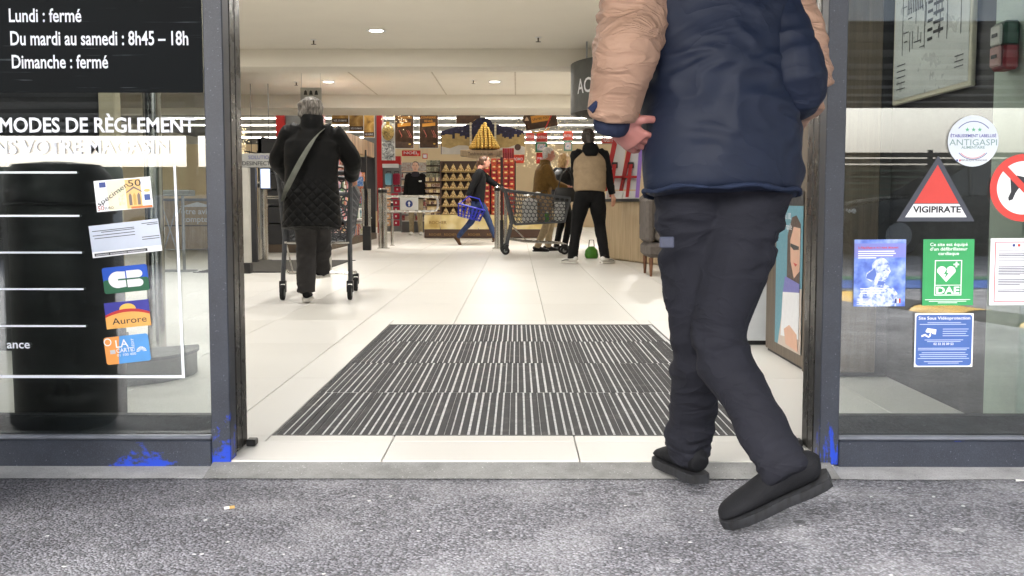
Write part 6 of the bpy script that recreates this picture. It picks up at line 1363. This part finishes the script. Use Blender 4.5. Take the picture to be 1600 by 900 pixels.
# striding man in front: navy jacket with tan sleeves
O = V((.50, 2.80, -.028))
W = lambda px, py, Y: P(px, py, Y) - O
pose = dict(pelvis=W(1127, 222, 2.78), neck=V((.015, .03, 1.47)), head=V((-.02, .10, 1.66)), head_yaw=.45, twist=.28,
            shl=V((-.165, .02, 1.425)), ell=W(976, 84, 2.64), wrl=W(956, 190, 2.69), hdl=(.70, .35, -.5), hnl=(-.5, -.8, -.3), htl=(.5, .2, .8), curll=.6,
            shr=V((.17, .07, 1.42)), elr=W(1262, 118, 2.74) , wrr=W(1232, 190, 2.92), curlr=.7,
            hipl=V((-.052, .0, .86)), knl=W(1093, 515, 2.86), anl=W(1076, 703, 3.07), ftl=(-.28, 1, -.02),
            hipr=V((.088, -.02, .86)), knr=W(1124, 536, 2.76), anr=W(1226, 733, 2.555), ftr=W(1136, 812, 2.60) - W(1284, 752, 2.54), fur=V((-.35, -.25, .95)))
fold_j = [(.008, (3, 3, 3)), (-.013, (5, 5, 7)), (-.008, (9, 9, 18))]
SKIN3 = mat('skin_flushed', S(168, 112, 104), .5, 0, .1, 20)
man, J, fr = person('man in a navy jacket with tan sleeves striding through the doorway', O, 0, 1.77, pose,
    dict(mat=NAVY, sleeve=TAN, hem=-.10, w=.985, arm=(.086, .080, .074, .058), armr=(.074, .066, .058, .05), fold=fold_j, sfold=[(.007, (6, 6, 6)), (-.018, (7, 7, 17)), (-.009, (12, 12, 34))], collar=True,
         prof=[(-.135, .188, .15), (-.118, .203, .166), (-.06, .207, .172), (.06, .206, .168), (.22, .205, .16), (.38, .20, .142), (.46, .16, .11), (.505, .10, .08), (.54, .082, .076)]),
    dict(mat=CHAR, r=(.098, .086, .072, .058, .054), cuff=-.02, bunch=True, fold=[(.008, (7, 7, 6)), (-.017, (6, 6, 11)), (-.008, (12, 12, 26))]), dict(mat=MESH_U, sole=SOLE_D, L=.28, W=.98, hk=1.12), dict(mat=HAIR_D), SKIN3, .0065, 4)
man_name = man
# details of his clothes: hem cord, cuff bands, pocket patch, navy under-sleeve
def torso_ring(t, w, d, dz=0): 
    sd, fw, up, s = fr; c = J['pelvis'] + up * t * s
    return [c + sd * w * s * math.cos(a) + fw * d * s * math.sin(a) + V((0, 0, .004 * math.sin(a * 7))) for a in [i * math.pi / 24 for i in range(48)]]
mb = MB(); mb.tube(torso_ring(-.128, .198, .161), .0065, 8, closed=True); put('hem_band', remesh(mb, .005, 2, [(.0035, (30, 30, 10))]), m_cloth('navy_dark', S(28, 37, 58), 300, .1), man)
f = (J['wrl'] - J['ell']).normalized(); mb = MB(); mb.loft([(J['wrl'] - f * .012, .047, .047), (J['wrl'] + f * .012, .046, .046), (J['wrl'] + f * .03, .038, .038)], 14); put('cuff', remesh(mb, .005, 2, [(.002, (30, 30, 30))]), m_cloth('navy_dark2', S(30, 36, 56), 300, .1), man)
c0 = J['ell'].lerp(J['wrl'], .78) + V((-.050, -.036, 0)); a = c0 + V((-.012, 0, -.012)); b = c0 + V((.014, -.004, .014)); mb = MB(); mb.tube([a, b], [.009, .009], 8); mb.build('zip_flap', MATS.get('x') or m_cloth('navy_dark3', S(30, 38, 64), 300, .1), man, True)
m_ = MB(); c1 = W(1042, 378, 2.672); m_.bbox((c1.x - .018, c1.y - .002, c1.z - .015), (c1.x + .018, c1.y + .004, c1.z + .013), .003); m_.build('pocket_patch', mat('patch_grey', S(58, 62, 80), .6, 0, .1, 80), man)
mb = MB(); f = (J['elr'] - J['shr']).normalized(); mb.loft(bez([J['shr'].lerp(J['elr'], .35) + V((-.035, -.015, 0)), J['elr'] + V((-.03, -.02, -.01)), J['elr'].lerp(J['wrr'], .5) + V((-.02, -.01, 0))], [.07, .075, .062], 4), 14); put('under_sleeve', remesh(mb, .007, 3, [(-.005, (6, 6, 20))]), NAVY, man)

# woman with the trolley
g1 = V((vx(487, 8.3), 8.3, 0))
W2 = lambda px, py: G(px, py) - g1
wo_, J2, fr2 = person('grey-haired woman in a long black quilted coat pushing a trolley, seen from behind', g1, 0, 1.63,
    dict(anl=W2(480, 474) + V((-.01, .04, .09)), anr=W2(498, 466) + V((.0, .05, .085)), wrl=(-.25, .36, .98), wrr=(.25, .36, .98), arm_pole=((-1, -.6, -.3), (1, -.6, -.3)), neck=(0, .05, 1.34), head=(-.012, .085, 1.465), hdl=(0, 1, -.2), hdr=(0, 1, -.2), hnl=(0, 0, 1), hnr=(0, 0, 1), htl=(1, 0, 0), htr=(-1, 0, 0), curll=.9, curlr=.9),
    dict(mat=m_quilt('quilted_coat', S(12, 12, 12)), hem=-.27, w=1.12, collar=1.14, arm=(.088, .088, .08, .06), prof=[(-.30, .215, .165), (-.15, .205, .16), (0, .198, .155), (.14, .192, .15), (.28, .20, .15), (.40, .198, .138), (.465, .155, .10), (.505, .095, .08), (.54, .08, .076)]),
    dict(mat=DGREY, r=(.100, .096, .084, .080, .076), cuff=.01, fold=[(.008, (8, 8, 5)), (-.014, (8, 8, 15))]), dict(mat=BLK, sole=SOLE_W, L=.26), dict(mat=HAIR_G, size=1.27, fold=[(.011, (22, 22, 22)), (.006, (50, 50, 40))]), SKIN, .008, 2)
mb = MB(); s = fr2[3]; bp_ = [(.105, .02, 1.345), (.06, -.13, 1.27), (-.02, -.185, 1.13), (-.10, -.195, .98), (-.165, -.17, .86), (-.20, -.08, .80)]
mb.loft([(p, .021, .004, V((.8, 0, .6))) for p in [q[0] for q in bez(bp_, [1] * 6, 5)]], 8); mb.build('bag_strap', m_cloth('strap_grey', S(104, 106, 98), 200, .4), wo_, True)
# standing man at the back, facing the door
g = G(650, 367.5)
per, Jx, _ = person('man in a black fleece and beige trousers standing behind the swing gate', (g.x, g.y, 0), math.pi, 1.79, dict(wrl=(-.27, .03, .88), wrr=(.27, .03, .88), anl=(-.12, 0.02, .085), anr=(.11, -.06, .085)), dict(mat=BLK, hem=-.06, w=1.14), dict(mat=KHAKI), dict(mat=SHOE_W, sole=SOLE_W), dict(mat=HAIR_D, size=.98), mat('skin_fair', S(232, 186, 162), .5, 0, .08, 20), .011, 6)
mb = MB(); mb.loft([((0, .02, 1.43), .12, .10, (1, 0, 0)), ((0, .03, 1.49), .105, .10, (1, 0, 0)), ((0, .02, 1.54), .085, .085, (1, 0, 0))], 14); put('scarf', remesh(mb, .01, 3, [(-.01, (14, 14, 24))]), m_cloth('scarf', S(52, 50, 56), 90, .4), per)
mb = MB(); mb.bbox((-.16, .150, 1.30), (-.09, .160, 1.335), .003); mb.build('badge', WHITE, per)
# woman walking with the blue basket
g = G(746, 382.5)
per, Jb, _ = person('woman in a black sweater and jeans striding past with a blue basket', (g.x, g.y, 0), -math.pi / 2, 1.68,
    dict(pelvis=(0, 0, .89), neck=(0, .05, 1.39), head=(0, .14, 1.55), anl=(-.06, .36, .09), anr=(.07, -.36, .15), ftl=(0, 1, -.02), ftr=(0, .55, -.8), fur=(0, .8, .55), wrl=(-.2, .50, 1.02), wrr=(.27, -.20, .83), arm_pole=((0, -1, -.5), (0, -1, 0)), hdr=(0, 0, -1), curlr=1.0),
    dict(mat=BLK, hem=-.08, w=1.08), dict(mat=DENIM, r=(.1, .09, .065, .052, .048)), dict(mat=SHOE_BR, sole=mat('tan_sole', S(90, 66, 46), .6), L=.26), dict(mat=HAIR_B, style='tail', size=1.05), SKIN2, .01, 8)
bkw = V((g.x + Jb['wrr'].y, g.y - Jb['wrr'].x, Jb['wrr'].z))
# grey-haired shopper in the olive jacket
g = G(846, 393.5)
per, Jo, _ = person('white-haired man in an olive suede jacket standing at the grey shopping trolley', (g.x, g.y, 0), -1.45, 1.70,
    dict(wrl=(-.16, .36, 1.04), wrr=(.15, .38, 1.02), neck=(0, .05, 1.38), head=(0, .11, 1.555), head_pitch=-.1, arm_pole=((-.7, -1, -.5), (.7, -1, -.5)), hdl=(.3, 1, 0), hdr=(-.3, 1, 0), anl=(-.11, .12, .085), anr=(.11, -.08, .085)),
    dict(mat=OLIVE, hem=-.13, w=1.18, arm=(.088, .086, .076, .056), collar=True), dict(mat=BEIGE), dict(mat=SHOE_B, sole=RUBB), dict(mat=HAIR_W, size=.99), SKIN2, .01, 9)
mb = MB(); mb.loft([((0, .10, 1.36), .05, .06, (1, 0, 0)), ((0, .075, 1.46), .072, .06, (1, 0, 0))], 12); put('shirt', remesh(mb, .01, 2), m_cloth('blue_shirt', S(64, 66, 110), 150, .2), per)
# fair-haired woman in the dark puffer
g = G(876, 390.5)
person('fair-haired woman in a dark puffer jacket bending over the trolley beside the olive jacket', (g.x, g.y, 0), -.75, 1.63, dict(wrl=(-.12, .36, 1.0), wrr=(.14, .36, .98), neck=(0, .06, 1.33), head=(-.01, .10, 1.50), head_pitch=-.15), dict(mat=PUFF, hem=-.08, w=1.16, arm=(.09, .088, .08, .058), fold=[(-.012, (2, 2, 22)), (.005, (8, 8, 8))]), dict(mat=BLK), dict(mat=SHOE_B, sole=RUBB, L=.25), dict(mat=HAIR_L, style='bob', size=1.06), SKIN, .01, 12)
# vest wearer with back turned
g = G(921, 412.5)
per, Jv, _ = person('person in a beige padded vest and black trousers seen from behind at the counter', (g.x, g.y, 0), .05, 1.75,
    dict(anl=(-.215, .04, .085), anr=(.20, .0, .085), ftl=(-.75, 1, 0), ftr=(.75, .9, 0), wrl=(-.10, .34, 1.02), wrr=(.315, .02, .80), hdr=(.15, .1, -1), hnr=(.7, -.7, 0), htr=(0, .8, .2), curlr=.35, neck=(0, .03, 1.44), head=(-.02, .08, 1.61)),
    dict(mat=VEST, sleeve=BLK, hem=.02, w=1.10, arm=(.074, .066, .056, .044), prof=[(.0, .178, .142), (.05, .19, .152), (.16, .188, .15), (.30, .198, .152), (.40, .19, .138), (.465, .15, .10), (.505, .095, .08)], fold=[(-.006, (2, 2, 14)), (.006, (6, 6, 6))]),
    dict(mat=BLK, r=(.112, .104, .078, .066, .062)), dict(mat=SHOE_W, sole=SOLE_W, L=.29, W=1.1, accent=INK), dict(mat=HAIR_D, style='tail', size=1.08), SKIN, .01, 14)
mb = MB(); mb.loft([((0, -.10, 1.38), .07, .04, (1, 0, 0)), ((0, -.09, 1.45), .115, .07, (1, 0, 0)), ((0, -.03, 1.49), .10, .085, (1, 0, 0))], 14); put('hood', remesh(mb, .01, 3, [(-.006, (10, 10, 14))]), BLK, per)
gb = G(926, 405); o = thing('green_bag', 'lime green bag on the floor between the feet of the vest wearer', 'bag', (gb.x, gb.y + .25, 0)); mb = MB(); mb.loft([((0, 0, .0), .08, .07, (1, 0, 0)), ((0, 0, .05), .10, .08, (1, 0, 0)), ((0, 0, .12), .085, .07, (1, 0, 0)), ((0, 0, .17), .04, .03, (1, 0, 0))], 14); put('body', remesh(mb, .012, 3, [(-.01, (9, 9, 9))]), mat('lime', S(66, 128, 32), .5), o); mb = MB(); mb.tube([(-.04, 0, .16), (-.03, 0, .26), (.03, 0, .26), (.04, 0, .16)], .006, 6); mb.build('handle', BLACK, o)

# ------------------------------------------------------------------ trolleys and basket
def honey(mb, quad, nu, nv, r):
    a, b, c, d = [V(q) for q in quad]
    def uv(u, v): u = min(1, max(0, u)); v = min(1, max(0, v)); return a.lerp(b, u).lerp(d.lerp(c, u), v)
    for j in range(nv + 1):
        for i in range(nu + 1):
            cx = (i + .5 * (j % 2)) / nu; cy = j / nv; dx, dy = .5 / nu, 1 / nv
            p0, p1, p2, p3 = (cx - dx, cy - dy / 6), (cx, cy - dy / 2 + dy / 6 - dy / 6), (cx + dx, cy - dy / 6), (cx + dx, cy + dy / 2)
            p1 = (cx, cy - dy * .5); p0 = (cx - dx, cy - dy * .17); p2 = (cx + dx, cy - dy * .17); p3 = (cx + dx, cy + dy * .5 - dy * .0)
            for q0, q1 in ((p0, p1), (p1, p2)):
                if max(q0[0], q1[0]) > 1.001 or min(q0[1], q1[1]) < -.001 or min(q0[0], q1[0]) < -.001: continue
                mb.tube([uv(*q0), uv(*q1)], r, 4)
            if cx + dx <= 1.001 and cy + dy * .5 <= 1.001: mb.tube([uv(cx + dx, cy - dy * .17), uv(cx + dx, cy + dy * .5)], r, 4)
def trolley(lab, loc, rz):
    o = thing('shopping_trolley', lab, 'shopping trolley', loc, rz, 'shopping trolleys')
    RB = [(-.29, .02, .98), (.29, .02, .98), (.25, 1.0, .86), (-.25, 1.0, .86)]; BB = [(-.24, .17, .46), (.24, .17, .46), (.20, .92, .50), (-.20, .92, .50)]
    for nm, q in (('side_panel', (BB[0], BB[3], RB[3], RB[0])), ('side_panel', (BB[1], BB[2], RB[2], RB[1])), ('front_panel', (BB[3], BB[2], RB[2], RB[3])), ('rear_flap', (BB[0], BB[1], RB[1], RB[0]))):
        m_ = MB(); honey(m_, q, 13 if nm == 'side_panel' else 8, 8, .0085); m_.build(nm, GREYP, o)
    m_ = MB(); honey(m_, BB, 7, 9, .0085); m_.build('basket_floor', GREYP, o)
    m_ = MB(); m_.tube([V(p) for p in RB], .019, 8, closed=True); m_.build('rim', GREYP, o, True)
    m_ = MB(); m_.tube([V(p) for p in BB], .017, 8, closed=True)
    for i in range(4): m_.tube([BB[i], RB[i]], .016, 8)
    m_.build('edge_bars', GREYP, o, True)
    m_ = MB(); m_.tube([(-.29, -.03, 1.02), (.29, -.03, 1.02)], .02, 10); m_.build('handle', GREYP, o, True)
    m_ = MB(); m_.bbox((-.05, -.06, 1.0), (.05, -.0, 1.07), .01); m_.build('coin_lock', BLACK, o)
    for s_ in (-1, 1):
        m_ = MB(); m_.tube([(s_ * .29, -.03, 1.02), (s_ * .285, .03, .95), (s_ * .262, .12, .5), (s_ * .265, .10, .38), (s_ * .27, .06, .22), (s_ * .27, .05, .15)], .019, 8); m_.build('side_post', GREYP, o, True)
        m_ = MB(); m_.tube([(s_ * .27, .07, .24), (s_ * .26, .3, .20), (s_ * .22, .9, .17), (s_ * .22, .95, .15)], .014, 8); m_.build('chassis_rail', CHROME, o, True)
    m_ = MB()
    for k in range(4): m_.tube([(-.25 + .01 * k, .25 + .2 * k, .20 - .008 * k), (.25 - .01 * k, .25 + .2 * k, .20 - .008 * k)], .007, 6)
    m_.tube([(-.262, .1, .46), (.262, .1, .46)], .01, 6); m_.tube([(-.25, .12, .44), (-.24, .35, .21)], .007, 6); m_.tube([(.25, .12, .44), (.24, .35, .21)], .007, 6)
    m_.build('cross_wires', CHROME, o, True)
    for x, y in ((-.27, .05), (.27, .05), (-.22, .95), (.22, .95)):
        m_ = MB(); m_.lathe((x - .016, y - .03, .062), [(.03, 0), (.058, .0), (.062, .006), (.062, .026), (.058, .032), (.03, .032)], 18, 'x'); w = m_.build('wheel', RUBB, o, True)
        m_ = MB(); m_.lathe((x - .018, y - .03, .062), [(.004, 0), (.03, 0), (.03, .036), (.004, .036)], 12, 'x'); m_.build('hub', GREYW, w)
        m_ = MB(); m_.bbox((x - .026, y - .04, .062), (x - .0195, y + .015, .15), .003); m_.bbox((x + .0195, y - .04, .062), (x + .026, y + .015, .15), .003); m_.bbox((x - .026, y - .04, .1305), (x + .026, y + .02, .155), .004); m_.build('fork', BLACK, o)
    return o
trolley('shopping trolley pushed by the woman in the long black coat', (g1.x - .055, g1.y + .42, 0), 0.04)
g = G(790, 396.5); T2 = trolley('grey honeycomb shopping trolley with shopping in it before the olive jacket', (g.x - .03, g.y - .1, 0), -math.pi / 2 + .05)
tx, tyy = T2.location.x, T2.location.y
def in_trolley(name, lab, cat, u, w, z, rz=0): return thing(name, lab, cat, (tx + u, tyy + w, z), rz)
o = in_trolley('carton', 'white carton standing in the grey shopping trolley', 'carton', .40, -.10, .49, .1); mb = MB(); mb.bbox((-.11, -.06, 0), (.11, .06, .33), .008); mb.build('box', mat('carton_white', S(206, 204, 200), .5, 0, .1, 20), o); mb = MB(); mb.prism([(-.11, .33), (.11, .33), (.0, .38)], -.05, .05); mb.build('gable_top', WHITE, o)
o = in_trolley('paper_bag', 'brown patterned paper bag in the middle of the grey shopping trolley', 'bag', .62, .05, .50, -.1); mb = MB(); mb.loft([((0, 0, 0), .12, .09, (1, 0, 0)), ((0, 0, .2), .13, .095, (1, 0, 0)), ((.01, 0, .40), .14, .08, (1, 0, 0))], 12, 0, .5); mb.build('bag', m_print('bag_brown', [(.4, S(120, 96, 70)), (.6, S(170, 140, 100)), (.75, S(70, 56, 74))], 16), o, 30); mb = MB(); mb.tube([(-.05, 0, .39), (-.03, 0, .47), (.04, 0, .47), (.06, 0, .39)], .006, 6); mb.build('handle', BLACK, o)
o = in_trolley('lime_packet', 'small lime packet low in the grey shopping trolley', 'packet', .66, -.14, .495, .2); mb = MB(); mb.bbox((-.03, -.02, 0), (.03, .02, .14), .01); mb.build('pouch', mat('lime', S(108, 184, 48)), o); mb = MB(); mb.bbox((-.02, -.008, .141), (.02, .008, .155), .003); mb.build('seal', WHITE, o)
o = in_trolley('white_packs', 'stack of white packs at the front of the grey shopping trolley', 'packs', .86, .02, .505, 0)
for k in range(3):
    mb = MB(); mb.bbox((-.08, -.1, k * .1), (.08, .1, k * .1 + .096), .01); mb.build('pack', WHITE, o)
o = in_trolley('newspaper', 'folded newspaper lying on top of the trolley load', 'newspaper', .45, .10, .885, .3); mb = MB(); mb.add([(-.12, -.08, 0), (.1, -.08, .05), (.1, .1, .06), (-.12, .1, .01), (-.12, -.08, .012), (.1, -.08, .062), (.1, .1, .072), (-.12, .1, .022)], [(0, 3, 2, 1), (4, 5, 6, 7), (0, 1, 5, 4), (1, 2, 6, 5), (2, 3, 7, 6), (3, 0, 4, 7)]); mb.build('sheets', m_print('newsprint', [(.4, S(206, 204, 200)), (.62, S(226, 226, 222)), (.7, S(120, 120, 120))], 30), o)
o = in_trolley('handbag', 'black handbag with a long strap perched on the trolley rim', 'handbag', .95, .0, .80, .1); mb = MB(); mb.loft([((0, 0, 0), .17, .06, (1, 0, 0)), ((0, 0, .12), .18, .07, (1, 0, 0)), ((0, 0, .22), .15, .05, (1, 0, 0))], 14, 0, .6); mb.build('body', SHOE_B, o, 40); mb = MB(); mb.tube([(-.12, 0, .2), (-.06, 0, .42), (.02, 0, .5), (.08, 0, .42), (.12, 0, .2)], .008, 6); mb.build('strap', SHOE_B, o, True)
# blue hand basket
bk = thing('hand_basket', 'blue plastic hand basket carried by the striding woman in jeans', 'basket', (bkw.x + .02, bkw.y - .02, bkw.z - .40), .05); bk.rotation_euler = (0, R(14), .05)
BLU = mat('basket_blue', S(34, 44, 176), .4, 0, .08)
q0 = [(-.20, -.13, 0), (.20, -.13, 0), (.20, .13, 0), (-.20, .13, 0)]; q1 = [(-.25, -.17, .22), (.25, -.17, .22), (.25, .17, .22), (-.25, .17, .22)]
for i in range(4):
    j = (i + 1) % 4; m_ = MB(); n_ = 7 if i % 2 == 0 else 5
    for k in range(n_ + 1):
        t0 = k / n_; m_.tube([V(q0[i]).lerp(V(q0[j]), t0), V(q1[i]).lerp(V(q1[j]), t0)], .02, 4)
    for t0 in (.1, .33, .66): m_.tube([V(q0[i]).lerp(V(q1[i]), t0), V(q0[j]).lerp(V(q1[j]), t0)], .011, 4)
    m_.build('side', BLU, bk)
m_ = MB(); m_.tube([V(p) for p in q1], .016, 6, closed=True); m_.build('rim', BLU, bk); m_ = MB(); m_.box((-.2, -.13, -.006), (.2, .13, .004)); m_.build('base', BLU, bk)
for s_ in (-1, 1):
    m_ = MB(); m_.tube([(-.23, s_ * .05, .22), (-.10, s_ * .02, .40), (.10, s_ * .02, .40), (.23, s_ * .05, .22)], .011, 6); m_.build('handle', BLU, bk)
